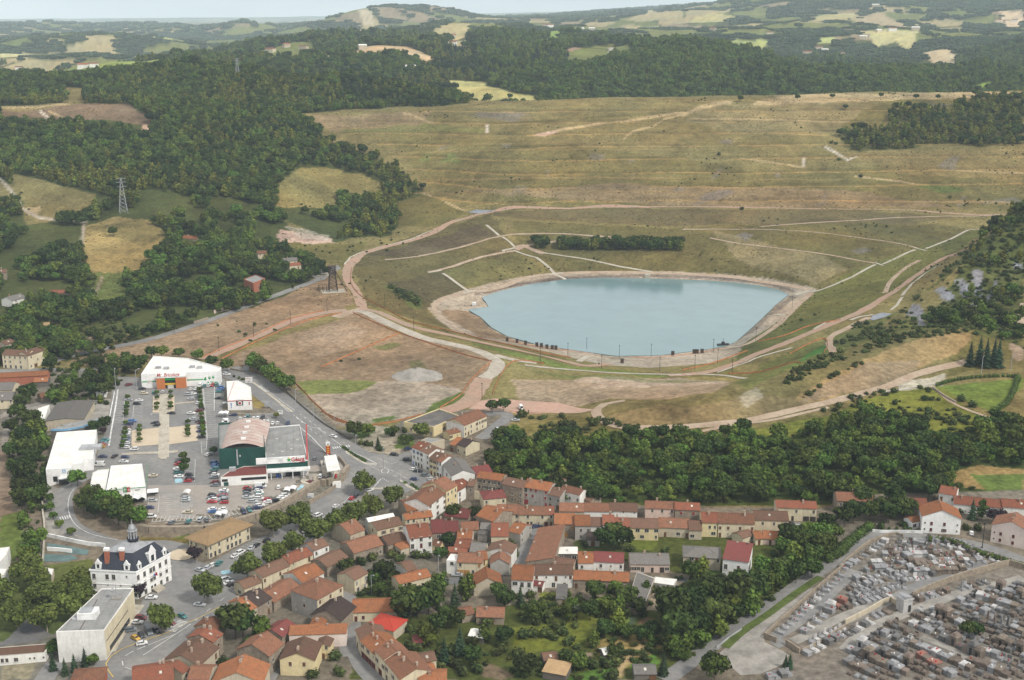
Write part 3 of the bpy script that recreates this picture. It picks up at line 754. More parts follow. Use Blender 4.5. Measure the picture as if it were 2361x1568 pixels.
TOWN=[(-300,1720),(-300,860),(100,850),(330,870),(500,845),(560,860),(690,900),(780,990),(900,990),(940,960),(1120,940),(1190,960),(1100,1090),(1300,1165),(1900,1170),(2000,1140),(2361,1130),(2700,1130),(2700,1720)]
zone(TOWN,(.15,.13,.10),250,720,rag=False)
zone(frs('D',[(-300,1040),(20,1040),(30,1180),(70,1300),(40,1340),(-300,1340)]),(.17,.13,.095),250,700);zone(frs('D',[(0,1190),(50,1180),(70,1250),(40,1300),(0,1280)]),'green',250,700)
zone(frs('D',[(0,950),(35,950),(30,1010),(0,1040)]),(.23,.20,.17),250,700)
zone(frs('D',[(-100,1330),(220,1290),(220,1420),(120,1460),(0,1480),(-100,1480)]),(.085,.10,.03),250,700);zone(frs('D',[(0,1530),(90,1515),(60,1568),(0,1568)]),(.23,.19,.12),250,700)
zone(frs('D',[(800,975),(900,985),(930,1020),(920,1050),(840,1040)]),(.30,.25,.18),300,700,rag=False);zone(frs('D',[(800,985),(850,985),(860,1000),(830,1015)]),'green',300,700);zone(frs('D',[(905,1040),(915,1012),(950,1005),(955,1035)]),'green',300,700)
zone(frs('D',[(560,885),(620,935),(600,945),(575,930)]),(.21,.16,.06),300,800)
zone(frs('D',[(380,1240),(440,1230),(450,1250),(390,1262)]),'green',300,700);zone(frs('D',[(325,1235),(440,1240),(430,1255),(330,1250)]),'olive',300,700)
for p in ([(800,1330),(900,1310),(1020,1330),(1010,1380),(900,1420),(800,1370)],[(860,1440),(1100,1400),(1500,1370),(1700,1300),(1850,1260),(1950,1250),(1990,1230),(1640,1480),(1540,1568),(800,1568)],[(1330,1245),(1470,1240),(1480,1290),(1340,1300)],[(1450,1245),(1680,1235),(1900,1200),(1900,1260),(1700,1330),(1560,1320),(1450,1300)]):
 zone(frs('D',p),(.062,.076,.020),250,600)
zone(frs('N2',[(330,330),(480,330),(700,380),(850,370),(820,450),(640,460),(420,430)]),(.14,.16,.03),250,600);zone(frs('N2',[(0,480),(600,440),(620,560),(420,650),(0,680)]),(.13,.15,.025),250,600,a=.7)
zone(frs('N2',[(560,610),(900,540),(1080,570),(1140,680),(1000,760),(820,800),(640,700)]),(.25,.19,.075),250,600,a=.8)
zone(frs('N2',[(870,790),(900,730),(1080,700),(1100,770),(960,810)]),(.08,.16,.03),250,600);zone(frs('N2',[(430,860),(600,810),(760,800),(800,850),(700,896),(420,896)]),(.08,.15,.03),250,600)
zone(frs('N2',[(440,690),(600,685),(600,720),(500,755),(440,750)]),(.20,.16,.12),250,600);zone(frs('N1',[(940,790),(1060,750),(1240,850),(1130,890),(1000,860)]),(.15,.115,.075),250,600);zone(frs('N2',[(940,440),(1020,420),(1060,440),(1040,480),(950,480)]),(.13,.09,.055),250,600)
zone(frs('N2',[(1030,340),(1080,170),(1160,175),(1130,340),(1110,370),(1030,365)]),(.32,.27,.20),250,600,rag=False);zone(frs('N2',[(840,420),(930,420),(940,470),(860,470)]),(.07,.10,.06),250,600)
trail(frs('N2',[(820,850),(830,790),(900,710),(1000,640),(1100,585)]),8,'straw',250,600)
zone(frs('P2',[(930,120),(1150,130),(1150,210),(940,200)]),(.10,.125,.025),300,600);zone(frs('P3',[(180,520),(370,530),(370,600),(190,600)]),(.075,.13,.025),300,600);zone(frs('P2',[(190,540),(340,530),(310,640),(200,640)]),(.13,.15,.03),300,600)
CEM=frs('D',[(1762,1470),(1990,1250),(2050,1230),(2140,1245),(2361,1310),(2700,1380),(2700,1720),(1600,1720),(1790,1568),(1830,1500)])
zone(CEM,(.17,.15,.125),250,560,rag=False)
zone(frs('N4',[(0,380),(360,330),(600,330),(900,200),(1309,180),(1309,896),(0,896)]),(.15,.125,.10),250,560,a=.7)
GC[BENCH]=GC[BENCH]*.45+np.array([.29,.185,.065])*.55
GC[TIP & (_fr>.17) & (_fr<.36)]*=.84  # darker band below each bench: taller growth, with bench shadow put into the colour
_mo=1+.46*fnoise(GX,GYY,40,101,4)*np.clip(2400/GYY,.4,1)+.36*vnoise(GX/3.4,GYY/4.2,111)+.3*vnoise(GX/9,GYY/11,113)
_mo=np.where((GYY<700) & in_poly(PX,PY,TOWN),1+(_mo-1)*.4,_mo)
_tint=fnoise(GX,GYY,75,121,4)[...,None]
GC=np.clip(GC*_mo[...,None]*(1+_tint*np.array([.16,.02,-.10])),.008,.8)
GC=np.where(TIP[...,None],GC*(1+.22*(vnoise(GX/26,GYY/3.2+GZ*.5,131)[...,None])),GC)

def land_mesh(name,r0,r1):
 n,k=len(GU),r1-r0
 V=np.stack([GX[r0:r1],GYY[r0:r1],GZ[r0:r1]],-1).reshape(-1,3)
 i=np.arange((k-1)*(n-1));a=i//(n-1)*n+i % (n-1)
 F=np.stack([a,a+1,a+n+1,a+n],1)
 return mesh_np(name,V,F,(M_LAND,),True,GC[r0:r1].reshape(-1,3))
M_LAND=material('land',(.2,.2,.1),rough=.95,var=.42,scale=.42,spec=.05,attr='Col',bump=.6)
_split=int(np.searchsorted(GY,1800))
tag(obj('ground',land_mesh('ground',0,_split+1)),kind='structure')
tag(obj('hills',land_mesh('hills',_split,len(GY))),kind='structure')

def ngon(name,pts_xy,z,mat):
 mb=MB();mb.quad([(x,y,z) for x,y in pts_xy])
 return mb.build(name,mat)
M_WATER=material('lake water',(.15,.235,.245),rough=.13,var=.08,scale=.05,spec=.4,c2=(.14,.225,.24),bump=.03)
mb=MB();mb.prism(SHORE_W,LAKE_Z-3.5,LAKE_Z+.02)
tag(mb.build('lake_water',M_WATER),kind='structure')
# ----------------------------------------------------------------trees
M_LEAF={}
def leaf_mat(name,c,inst=.42):
 M_LEAF[name]=material('foliage ' +name,c,rough=.75,var=.30,scale=1.6,spec=.12,c2=tuple(v*.72 for v in c),inst=inst)
leaf_mat('oak',(.036,.058,.012));leaf_mat('ash',(.076,.112,.018));leaf_mat('birch',(.105,.122,.020));leaf_mat('bush',(.050,.068,.018))
leaf_mat('spruce',(.026,.046,.022));leaf_mat('plane',(.082,.105,.022),.12);leaf_mat('plum',(.030,.018,.024),.1);leaf_mat('lime',(.14,.15,.02),.15)
leaf_mat('acacia',(.062,.100,.016));leaf_mat('hedge',(.055,.085,.018),.15);leaf_mat('grey',(.11,.13,.085),.15);leaf_mat('far',(.062,.090,.042),.35)  # the far leaf tone is paler and bluer, distance haze mixed into its colour
M_BARK=material('bark',(.12,.095,.07),rough=.9,var=.3,scale=4,c2=(.07,.055,.045))
M_BARKP=material('plane bark',(.34,.29,.22),rough=.9,var=.3,scale=4,c2=(.20,.17,.12))
def _sphere_dirs(n,rs):
 k=np.arange(n)+.5
 ph,th=np.arccos(1-2*k/n),math.pi*(1+5**.5)*k
 d=np.stack([np.cos(th)*np.sin(ph),np.sin(th)*np.sin(ph),np.cos(ph)],1)
 d+=rs.normal(0,.18,d.shape)
 return d/np.linalg.norm(d,axis=1)[:,None]
def leafy(blobs,leaf,per,seed,core=.74,droop=0.0,flat=1.0):
 """blobs of (centre, radii): a dark core each and leaf-clump faces spread through its outer shell"""
 rs=np.random.RandomState(seed)
 V,F=[],[]
 nv=0
 ico=bmesh.new();bmesh.ops.create_icosphere(ico,subdivisions=1,radius=1)
 iv=np.array([v.co[:] for v in ico.verts]);iF=np.array([[v.index for v in f.verts] for f in ico.faces]);ico.free()
 for c,r in blobs:
  c,r=np.array(c),np.array(r)
  cv=c+iv*r*core*(1+rs.normal(0,.10,(len(iv),1)))
  V.append(cv);F.append(np.stack([iF[:,0],iF[:,1],iF[:,2],iF[:,2]],1)+nv);nv+=len(iv)
  n=max(6,int(per*(r[0]*r[1]*r[2])**(2/3)/4))
  d=_sphere_dirs(n,rs)
  p=c+d*r*(1+rs.uniform(-.24,.14,(n,1)))
  nn=d+rs.normal(0,.55,d.shape);nn[:,2]=nn[:,2]*flat+.25
  nn/=np.linalg.norm(nn,axis=1)[:,None]
  a=np.cross(nn,rs.normal(0,1,d.shape));a/=np.linalg.norm(a,axis=1)[:,None]
  b=np.cross(nn,a)
  s=leaf*rs.uniform(.6,1.35,(n,1))
  q=np.stack([p-a*s-b*s*.55,p+a*s*.3-b*s,p+a*s+b*s*.5,p-a*s*.25+b*s],1)
  q[:,:,2]-=droop*s
  V.append(q.reshape(-1,3));F.append(np.arange(n*4).reshape(n,4)+nv);nv+=n*4
 return np.concatenate(V),np.concatenate(F)
def tri_fix(V,F):
 """icosphere triangles were stored as quads with a doubled corner"""
 return V,F
def leaf_mesh(name,V,F,mat):
 me=bpy.data.meshes.new(name)
 me.from_pydata(V.tolist(),[],[f[:3] if f[2]==f[3] else f for f in F.tolist()])
 me.materials.append(mat)
 return me
def crown_blobs(kind,h,r,seed):
 q=random.Random(seed)
 B=[]
 if kind in ('oak','plane','plum','acacia'):
  z0=h*(.34 if kind !='plane' else .30)
  zc=(h+z0)/2;rz=(h-z0)/2
  B.append(((0,0,zc),(r*.72,r*.72,rz*.80)))
  for k in range(9 if kind !='acacia' else 11):
   t=k*2.4+q.uniform(-.4,.4);e=q.uniform(-.55,.95)
   rr=r*q.uniform(.30,.46)
   ce=math.sqrt(max(0.05,1-e*e*.8))
   B.append(((math.cos(t)*r*.62*ce,math.sin(t)*r*.62*ce,zc+e*rz*.62),(rr,rr,rr*q.uniform(.7,.95))))
 elif kind in ('ash','birch','poplar'):
  z0=h*.16
  n=6 if kind=='ash' else 7
  for k in range(n):
   t=(k+.5)/n
   rr=r*(math.sin(math.pi*(t*.78+.16))**.8)*q.uniform(.78,1.05)
   B.append(((q.uniform(-.3,.3)*r,q.uniform(-.3,.3)*r,z0+(h-z0)*(t*.9)),(rr*.85,rr*.85,(h-z0)/n*.85)))
 elif kind=='bush':
  for k in range(5):
   rr=r*q.uniform(.45,.62)
   B.append(((q.uniform(-.5,.5)*r,q.uniform(-.5,.5)*r,h*q.uniform(.32,.55)),(rr,rr,h*.4)))
 return B
def spruce_mesh(name,h,r,seed,mat,tiers=9,leafs=22):
 rs=np.random.RandomState(seed);V,F=[],[]
 nv=0
 mb=MB();mb.tube((0,0,h*.12),(0,0,h*.96),r*.5,.05,7)
 V.append(np.array(mb.v));core=mb.f;nv=len(mb.v)
 for k in range(tiers):
  t=k/(tiers-1);z=h*(.13+.85*t);rr=r*(1-t)**.85+.18
  n=max(7,int(leafs*(1-t*.6)))
  for j in range(n):
   a=2*math.pi*(j+rs.uniform(-.4,.4))/n+k
   L=rr*rs.uniform(.75,1.15);w=L*.22+.12
   ca,sa=math.cos(a),math.sin(a);dz=-L*rs.uniform(.18,.42)
   z_=z+rs.uniform(-.3,.3)*h/tiers
   V.append(np.array([(0,0,z_+.18*L),(ca*L*.6-sa*w,sa*L*.6+ca*w,z_+dz*.5),(ca*L,sa*L,z_+dz),(ca*L*.6+sa*w,sa*L*.6-ca*w,z_+dz*.5)]))
   F.append((nv,nv+1,nv+2,nv+3));nv+=4
 me=bpy.data.meshes.new(name);me.from_pydata(np.concatenate(V).tolist(),[],core+F);me.materials.append(mat)
 return me
def trunk_mesh(h,r,limbs,spread,seed,mat):
 q=random.Random(seed);mb=MB()
 mb.tube((0,0,-.5),(q.uniform(-.2,.2),q.uniform(-.2,.2),h),r,r*.62,7)
 for k in range(limbs):
  t=k*2.4+q.random()
  mb.tube((0,0,h*q.uniform(.72,.98)),(math.cos(t)*spread,math.sin(t)*spread,h+spread*q.uniform(.7,1.3)),r*.5,r*.15,5)
 return mb.mesh('trunk',mat)
SPECIES={}
def species(key,name,kind,h,r,leaf,per,seed,mat,bark=None,core=.74,n=1):
 L=[]
 for k in range(n):
  if kind=='spruce': cm=spruce_mesh('crown',h,r,seed+k,M_LEAF[mat])
  else: cm=leaf_mesh('crown',*leafy(crown_blobs(kind,h,r,seed+k),leaf,per,seed+k,core=core),M_LEAF[mat])
  L.append((cm,trunk_mesh(h*(.36 if kind not in ('bush',) else .2),max(.12,h*.022),3 if kind !='spruce' else 0,r*.35,seed+k,bark or M_BARK)))
 SPECIES[key]=(name,L,h,r)
species('oak','broadleaf_tree','oak',9.5,5.0,.62,42,11,'oak',n=2)
species('acacia','broadleaf_tree','acacia',9.0,4.8,.55,46,31,'acacia',n=2)
species('ash','broadleaf_tree','ash',10.5,3.8,.58,44,51,'ash',n=2)
species('birch','birch_tree','birch',10.0,2.8,.52,50,71,'birch',n=2)
species('spruce','conifer','spruce',14,3.2,.5,0,91,'spruce',n=1)
species('bush','shrub','bush',3.2,2.3,.42,52,111,'bush',n=1)
leaf_mat('tuft',(.20,.165,.066),.5);species('tuft','grass_tussock','bush',1.0,1.5,.42,14,121,'tuft')
species('plane','plane_tree','plane',9.6,5.1,.50,95,131,'plane',M_BARKP,.80,n=2)
species('plum','purple_leaved_tree','plum',6.5,3.2,.34,90,151,'plum')
species('lime','yellow_green_tree','oak',6,3.2,.4,70,161,'lime')
species('poplar','poplar_tree','ash',13,3.4,.5,60,171,'acacia')
species('grey','grey_leaved_tree','oak',6,2.6,.4,70,181,'grey')
N_TREE=0
PROTO={}
def tree(key,x,y,scale=1.0,label=None,group=None,sz=None,cat='tree',var=0):
 """one tree: an empty at its foot with trunk and crown"""
 global N_TREE
 name,L,h,r=SPECIES[key]
 cm,tm=L[var % len(L)]
 e=empty(name,(x,y,float(ground(x,y))-.1),rnd.uniform(0,6.28),label,'shrub' if key=='bush' else cat,group)
 e.scale=(scale,scale,sz or scale)
 t=obj('trunk',tm,e);c=obj('crown',cm,e)
 PROTO.setdefault((key,var % len(L)),c)
 N_TREE+=1
 return e
def dens_at(x,y):
 i=np.clip(np.searchsorted(GY,y)-1,0,len(GY)-2)
 j=np.clip(np.round((x/(y+100.0)-GU[0])/(GU[1]-GU[0])).astype(int),0,len(GU)-1)
 return DENS[i,j],WOODF[i,j]
def candidates(y0,y1,sp,lim=.53,seed=1):
 """jittered planting grid inside the wedge of country in and just beside the view"""
 rs=np.random.RandomState(seed)
 X,Y=np.meshgrid(np.arange(-lim*(y1+100),lim*(y1+100),sp),np.arange(y0,y1,sp))
 X=X+rs.uniform(-.42,.42,X.shape)*sp;Y=Y+rs.uniform(-.42,.42,X.shape)*sp
 m=np.abs(X)<lim*(Y+100)
 return X[m],Y[m],rs
def stuff_forest(name,label,proto,P,scl,rot,mat=None):
 """many trees as one object: points with the prototype's crown instanced by geometry nodes"""
 me=bpy.data.meshes.new(name)
 me.vertices.add(len(P));me.vertices.foreach_set('co',np.asarray(P,np.float32).ravel())
 for an,data in (('scl',scl),('rot',rot)):
  a=me.attributes.new(an,'FLOAT_VECTOR','POINT');a.data.foreach_set('vector',np.asarray(data,np.float32).ravel())
 o=obj(name,me)
 ng=bpy.data.node_groups.new(name,'GeometryNodeTree')
 ng.interface.new_socket('Geometry',in_out='INPUT',socket_type='NodeSocketGeometry');ng.interface.new_socket('Geometry',in_out='OUTPUT',socket_type='NodeSocketGeometry')
 gi,go=ng.nodes.new('NodeGroupInput'),ng.nodes.new('NodeGroupOutput')
 io=ng.nodes.new('GeometryNodeInstanceOnPoints');oi=ng.nodes.new('GeometryNodeObjectInfo')
 oi.inputs['Object'].default_value=proto;oi.inputs['As Instance'].default_value=True
 ns,nr=ng.nodes.new('GeometryNodeInputNamedAttribute'),ng.nodes.new('GeometryNodeInputNamedAttribute')
 for q,nm in ((ns,'scl'),(nr,'rot')): q.data_type='FLOAT_VECTOR';q.inputs['Name'].default_value=nm
 L=ng.links
 L.new(gi.outputs[0],io.inputs['Points']);L.new(oi.outputs['Geometry'],io.inputs['Instance'])
 L.new(ns.outputs[0],io.inputs['Scale']);L.new(nr.outputs[0],io.inputs['Rotation']);L.new(io.outputs[0],go.inputs[0])
 md=o.modifiers.new('planting','NODES');md.node_group=ng
 return tag(o,label,'woodland',kind='stuff')
# ---plant
BUD={}
def put(key,var,x,y,z,s,sz,r):
 BUD.setdefault((key,var),[]).append((x,y,z,s,sz,r))
near_list=[]
OPENS=[(8,631),(43,692),(138,679),(437,552),(604,587),(667,605),(680,614),(585,659),(442,510),(522,521),(739,447),(107,752)]
KEYS=('oak','acacia','ash','birch','spruce','bush')
PINE_D=frs('K2',[(480,470),(640,420),(800,330),(900,290),(1200,290),(1560,360),(1580,420),(1520,500),(1330,480),(1050,520),(700,490)])
PINE2_D=frs('K2',[(0,420),(180,430),(420,530),(700,600),(880,700),(560,770),(60,730),(0,600)])
for y0,y1,sp,sc,seed in ((470,800,4.9,.74,1),(800,1300,6.3,.95,2),(1300,1860,7.2,.98,3),(1860,2600,10.0,1.22,4),(2600,3600,15.0,1.75,5)):
 X,Y,rs=candidates(y0,y1,sp,seed=seed)
 D,W=dens_at(X,Y)
 D=np.where(Y>1850,W.astype(float),D)
 m=(rs.uniform(0,1,len(X))<D) & ((fnoise(X,Y,46,15,2)>-.14) | (Y>1180) | (X>-60))
 X,Y=X[m],Y[m]
 Z=ground(X,Y);qx,qy=project(X,Y,Z)
 m=(qx>-170) & (qx<2530)
 for hx,hy in OPENS: m &=((qx-hx)/27)**2+((qy-hy-9)/19)**2>1
 X,Y,Z,qx,qy=X[m],Y[m],Z[m],qx[m],qy[m]
 nb=fnoise(X,Y,120,7,3)
 pine=(in_poly(qx,qy,PINE_D) & (Y>2100)) | (in_poly(qx,qy,PINE2_D) & (Y>1400) & (Y<1860) & (fnoise(X,Y,60,77,2)>-.1))
 for k in range(len(X)):
  u=rs.uniform()
  if pine[k] and u<.72: key='spruce'
  elif Y[k]<800: key=('acacia' if u<.34 else 'oak' if u<.58 else 'ash' if u<.70 else 'bush')
  elif qx[k]<1100 and Y[k]>1050: key='birch' if u<.28+nb[k]*1.5 else 'ash' if u<.5+nb[k]*.6 else 'acacia' if u<.72 else 'oak'
  elif Y[k]>1850: key='oak' if u<.12+nb[k]*.5 else 'acacia' if u<.6 else 'ash'
  elif qx[k]>1800 and Y[k]>1000: key='birch' if u<.6 else 'oak' if u<.85 else 'bush'
  elif qx[k]>2050: key='bush' if u<.78 else 'birch' if u<.88 else 'acacia'
  else: key='oak' if u<.42+nb[k]*.4 else 'acacia' if u<.72 else 'ash' if u<.9 else 'birch'
  s=sc*rs.choice((.62,.85,1.0,1.15,1.38))*rs.uniform(.9,1.1);sz=s*rs.uniform(.85,1.12)
  if key=='spruce': s*=.95;sz*=.5
  t=(key,int(rs.randint(2)),X[k],Y[k],Z[k]-.3,s,sz,rs.uniform(0,6.28))
  if Y[k]<800 and-40<qx[k]<2400 and key !='bush': near_list.append((Y[k],qx[k],qy[k],t))
  else: put(*t)
near_list.sort(key=lambda t: t[0])
WOOD_NEAR=[t for t in near_list if t[2]<1700]
IND_WOOD=150
def wood_label(key,qx,qy,x,y):
 nm={'oak': 'dark round tree','acacia': 'loose green tree','ash': 'tall oval tree','birch': 'slim tree'}.get(key,'dark conifer')
 if qx<1000: return nm,'in the wood across the road left of the white store','trees in the wood by the left road'
 row='lowest on' if y<530 else 'low on' if y<552 else 'halfway up' if y<585 else 'high on'
 for lim,mark in ((1200,'behind the cafe corner'),(1310,'behind the tall stone houses'),(1440,'behind the square white house'),(1560,'behind the pink house'),(1680,'behind the red shuttered house'),(1800,'behind the wide cream house'),(1900,'behind the black garage door'),(2060,'behind the rust roofed house'),(9999,'behind the white gabled house')):
  if qx<lim: return nm,row+' the bank ' +mark,'trees on the bank ' +mark
for k,(yy,qx,qy,t) in enumerate(WOOD_NEAR):
 if k<IND_WOOD:
  lb,pl,gr=wood_label(t[0],qx,qy,t[2],t[3])
  ranked(tree(t[0],t[2],t[3],t[5],None,gr,t[6],var=t[1]),lb,pl)
 else: put(*t)
def plant_rest():
 """all trees beyond the ones built singly"""
 nm={'oak': ('oak_wood','dark rounded trees massed over the wooded hills'),'acacia': ('mixed_wood','mid green loose trees massed over the wooded hills'),
          'ash': ('ash_wood','tall oval light green trees massed over the wooded hills'),'birch': ('birch_wood','slim yellowish trees massed over the left hill'),
          'spruce': ('conifer_wood','dark conifers massed on the hills beyond the mine tip'),'bush': ('scrub','low shrubs scattered over banks and slopes'),'tuft': ('dry_tussocks','dry grass tussocks scattered over the tip and pit slopes')}
 for (key,var),L in BUD.items():
  var=var % len(SPECIES[key][1])
  if (key,var) not in PROTO:
   x,y,z,s,sz,r=L.pop()
   ranked(tree(key,x,y,s,None,'lone trees of the woods',sz,var=var),SPECIES[key][0].replace('_',' '),'standing within the hillside wood')
  A=np.array(L)
  if not len(A): continue
  stuff_forest(nm[key][0],nm[key][1]+(', lighter kind' if var else ''),PROTO[(key,var)],A[:,:3],A[:,[3,3,4]],np.stack([A[:,5]*0,A[:,5]*0,A[:,5]],1))
def far_wood():
 rs0=np.random.RandomState(9)
 V,F=leafy([((q[0],q[1],q[2]),(q[3],q[3],q[3]*.75)) for q in [(rs0.uniform(-9,9),rs0.uniform(-9,9),rs0.uniform(2,4.5),rs0.uniform(4.5,7)) for _ in range(6)]],1.7,9,9)
 cm=leaf_mesh('woodland',V,F,M_LEAF['far'])
 proto=None
 P,Sx,Rz=[],[],[]
 for y0,y1,sp,sc,seed in ((3600,5000,19,.95,21),(5000,7600,31,1.5,22),(7600,12500,62,2.8,23)):
  X,Y,rs=candidates(y0,y1,sp,.47,seed)
  _,W=dens_at(X,Y)
  X,Y=X[W],Y[W];Z=ground(X,Y)
  qx,qy=project(X,Y,Z);m=(qx>-120) & (qx<2480) & (qy>-60)
  s=sc*rs.uniform(.7,1.25,len(X))
  P.append(np.stack([X,Y,Z-.6*s],1)[m]);Sx.append(np.stack([s,s,s*rs.uniform(.6,1.0,len(X))],1)[m]);Rz.append(np.stack([s*0,s*0,rs.uniform(0,6.28,len(X))],1)[m])
 P,Sx,Rz=np.concatenate(P),np.concatenate(Sx),np.concatenate(Rz)
 proto=obj('tree_clump',cm,None,P[0]);proto.scale=Sx[0]
 tag(proto,'clump of far trees on the hills behind the tip','woodland',kind='stuff')
 stuff_forest('far_woodland','hazy dark woods covering the far hills below the sky',proto,P[1:],Sx[1:],Rz[1:])
 print('far wood',len(P))
# ----------------------------------------------------------------roads,tracks,paved ground: sheets laid on the land
M_ASPH=material('asphalt',(.185,.182,.178),rough=.9,var=.16,scale=.5,spec=.1,c2=(.235,.225,.21))
M_ASPHS=material('old asphalt',(.30,.265,.23),rough=.9,var=.10,scale=.35,spec=.1,c2=(.25,.235,.22))
M_ASPHD=material('dark asphalt',(.125,.125,.127),rough=.9,var=.16,scale=.5,spec=.1,c2=(.16,.155,.15))
M_GRAV=material('pale gravel',(.40,.36,.30),rough=.95,var=.2,scale=.6,spec=.05,c2=(.31,.27,.22))
M_TRACK=material('dirt track',(.37,.29,.215),rough=.95,var=.2,scale=.5,spec=.05,c2=(.30,.22,.155))
M_REDT=material('red dirt',(.34,.225,.165),rough=.95,var=.2,scale=.5,spec=.05,c2=(.30,.23,.17))
M_CONC=material('pale concrete',(.42,.385,.315),rough=.9,var=.22,scale=1,spec=.1,c2=(.33,.29,.23))
M_SAND=material('sand court',(.50,.42,.31),rough=.95,var=.08,scale=.8,spec=.05,c2=(.45,.37,.27))
M_PAVE=material('paving',(.30,.28,.25),rough=.9,var=.15,scale=1,spec=.1)
M_PAINT=material('white road paint',(.62,.62,.60),rough=.8,var=.18,scale=2)
M_YELLOW=material('yellow road paint',(.60,.43,.12),rough=.8,var=.15,scale=2)
M_BLUEP=material('blue bay paint',(.30,.48,.55),rough=.8,var=.12,scale=2)
M_GREENS=material('green sheeting',(.11,.17,.165),rough=.8,var=.2,scale=1)
M_PITP=material('pinkish earth',(.41,.26,.195),rough=.95,var=.14,scale=.4,c2=(.36,.25,.19))
def catmull(p,step):
 if len(p)<3:
  q=[p[0]];L=math.dist(p[0],p[-1]);n=max(1,int(L/step))
  return [tuple(p[0][i]+(p[1][i]-p[0][i])*k/n for i in range(2)) for k in range(n+1)]
 e=[p[0]]+list(p)+[p[-1]];out=[]
 for i in range(1,len(e)-2):
  n=max(1,int(math.dist(e[i],e[i+1])/step))
  for k in range(n):
   t=k/n
   out.append(tuple(.5*(2*e[i][c]+(e[i+1][c]-e[i-1][c])*t+(2*e[i-1][c]-5*e[i][c]+4*e[i+1][c]-e[i+2][c])*t*t+(3*e[i][c]-e[i-1][c]-3*e[i+1][c]+e[i+2][c])*t**3) for c in range(2)))
 out.append(tuple(p[-1]));return out
def xy(f,pts):
 return [land(*fr(f,x,y))[:2] for x,y in pts]
def ribbon(mb,line,w,off,step=3.0,smooth=True,across=2,jag=0.0):
 """band of width w along world points, following the land"""
 p=catmull(line,step) if smooth else [q for a,b in zip(line,line[1:]) for q in catmull([a,b],step)[:-1]]+[line[-1]]
 P=np.array(p,float);T=np.gradient(P,axis=0);T/=np.linalg.norm(T,axis=1)[:,None]+1e-9
 N=np.stack([-T[:,1],T[:,0]],1)
 i0=len(mb.v)
 for k in range(len(P)):
  ww=w*(1+(jag*float(vnoise(P[k,0]/7,P[k,1]/7,3)) if jag else 0))
  for a in range(across+1):
   s=(a/across-.5)*ww
   x,y=P[k]+N[k]*s
   mb.v.append((x,y,float(ground(x,y))+off))
 n=across+1
 for k in range(len(P)-1):
  for a in range(across):
   q=i0+k*n+a
   mb.f.append((q,q+n,q+n+1,q+1));mb.m.append(0)
def strip(name,f,pts,w,mat,off=.10,step=3.0,**k):
 mb=MB();ribbon(mb,xy(f,pts) if f else pts,w,off,step,**k)
 return tag(mb.build(name,mat),kind='structure')
def area(name,pts_xy,mat,off=.06,cell=5.0,kind='structure'):
 """sheet over a polygon, cut into cells so that it follows the land"""
 bm=bmesh.new()
 f=bm.faces.new([bm.verts.new((x,y,0)) for x,y in pts_xy])
 bmesh.ops.triangulate(bm,faces=[f])
 xs,ys=[p[0] for p in pts_xy],[p[1] for p in pts_xy]
 for ax,lo,hi in ((0,min(xs),max(xs)),(1,min(ys),max(ys))):
  c=lo+cell
  while c<hi:
   no=(1,0,0) if ax==0 else (0,1,0)
   bmesh.ops.bisect_plane(bm,geom=bm.verts[:]+bm.edges[:]+bm.faces[:],plane_co=(c if ax==0 else 0,c if ax else 0,0),plane_no=no)
   c+=cell
 for v in bm.verts: v.co.z=float(ground(v.co.x,v.co.y))+off
 bmesh.ops.recalc_face_normals(bm,faces=bm.faces)
 for q in bm.faces:
  if q.normal.z<0: q.normal_flip()
 me=bpy.data.meshes.new(name);bm.to_mesh(me);bm.free();me.materials.append(mat)
 return tag(obj(name,me),kind=kind)
area('car_park',xy('D',[(272,868),(330,872),(515,872),(520,880),(512,950),(560,962),(640,950),(690,985),(708,1030),(620,1040),(600,1115),(510,1122),(345,1120),(345,1160),(300,1150),(200,1100),(215,1070),(248,985),(258,900)]),M_ASPH,.05)
area('car_park',xy('D',[(342,1119),(512,1119),(600,1112),(622,1042),(712,1030),(718,1050),(738,1077),(772,1070),(795,1048),(799,1069),(784,1089),(750,1102),(702,1122),(640,1155),(585,1179),(530,1196),(470,1207),(405,1209),(346,1208),(342,1180)]),M_ASPHS,.09)
area('service_yard',xy('L1',[(330,950),(560,905),(930,880),(1190,885),(1515,860),(1465,1195),(1360,1115),(1180,1150),(1100,1300),(760,1330),(420,1190)]),M_PAVE,.05)
area('yard',xy('L1',[(720,700),(1040,590),(1020,640),(900,740),(800,760)]),M_PAVE,.05)
strip('road','L1',[(-120,495),(300,478),(700,472),(1000,482),(1200,468),(1420,440)],7,M_ASPH,.10)
strip('side_road','K4',[(300,965),(420,925),(600,880),(1000,800),(1210,738),(1500,640),(1750,545),(2000,452),(2180,385),(2290,330)],7,M_ASPH,.12)
area('forecourt',xy('K4',[(2120,345),(2250,300),(2330,275),(2361,300),(2300,330),(2240,380),(2150,355)]),M_ASPH,.06)
strip('main_road','D',[(520,850),(545,863),(578,876),(622,911),(677,948),(711,979),(745,1008),(790,1036),(838,1064),(880,1086),(920,1104),(960,1122)],17,M_ASPH,.14,across=4)
strip('slip_road','L2',[(1310,1070),(1560,1200),(1700,1300),(1800,1420),(1870,1500),(1900,1600),(1920,1760)],7,M_ASPHD,.12)
strip('avenue','D',[(905,1085),(860,1108),(800,1150),(740,1196),(690,1232),(640,1275),(580,1322),(520,1366),(450,1420),(400,1455),(340,1492),(300,1525),(285,1568),(280,1640)],23,M_ASPH,.10,across=6)
area('town_square',xy('D',[(384,1302),(440,1292),(480,1300),(560,1255),(610,1235),(640,1250),(560,1330),(500,1390),(430,1440),(360,1490),(310,1540),(262,1590),(235,1590),(240,1520),(305,1440),(330,1380),(386,1340)]),M_ASPH,.06)
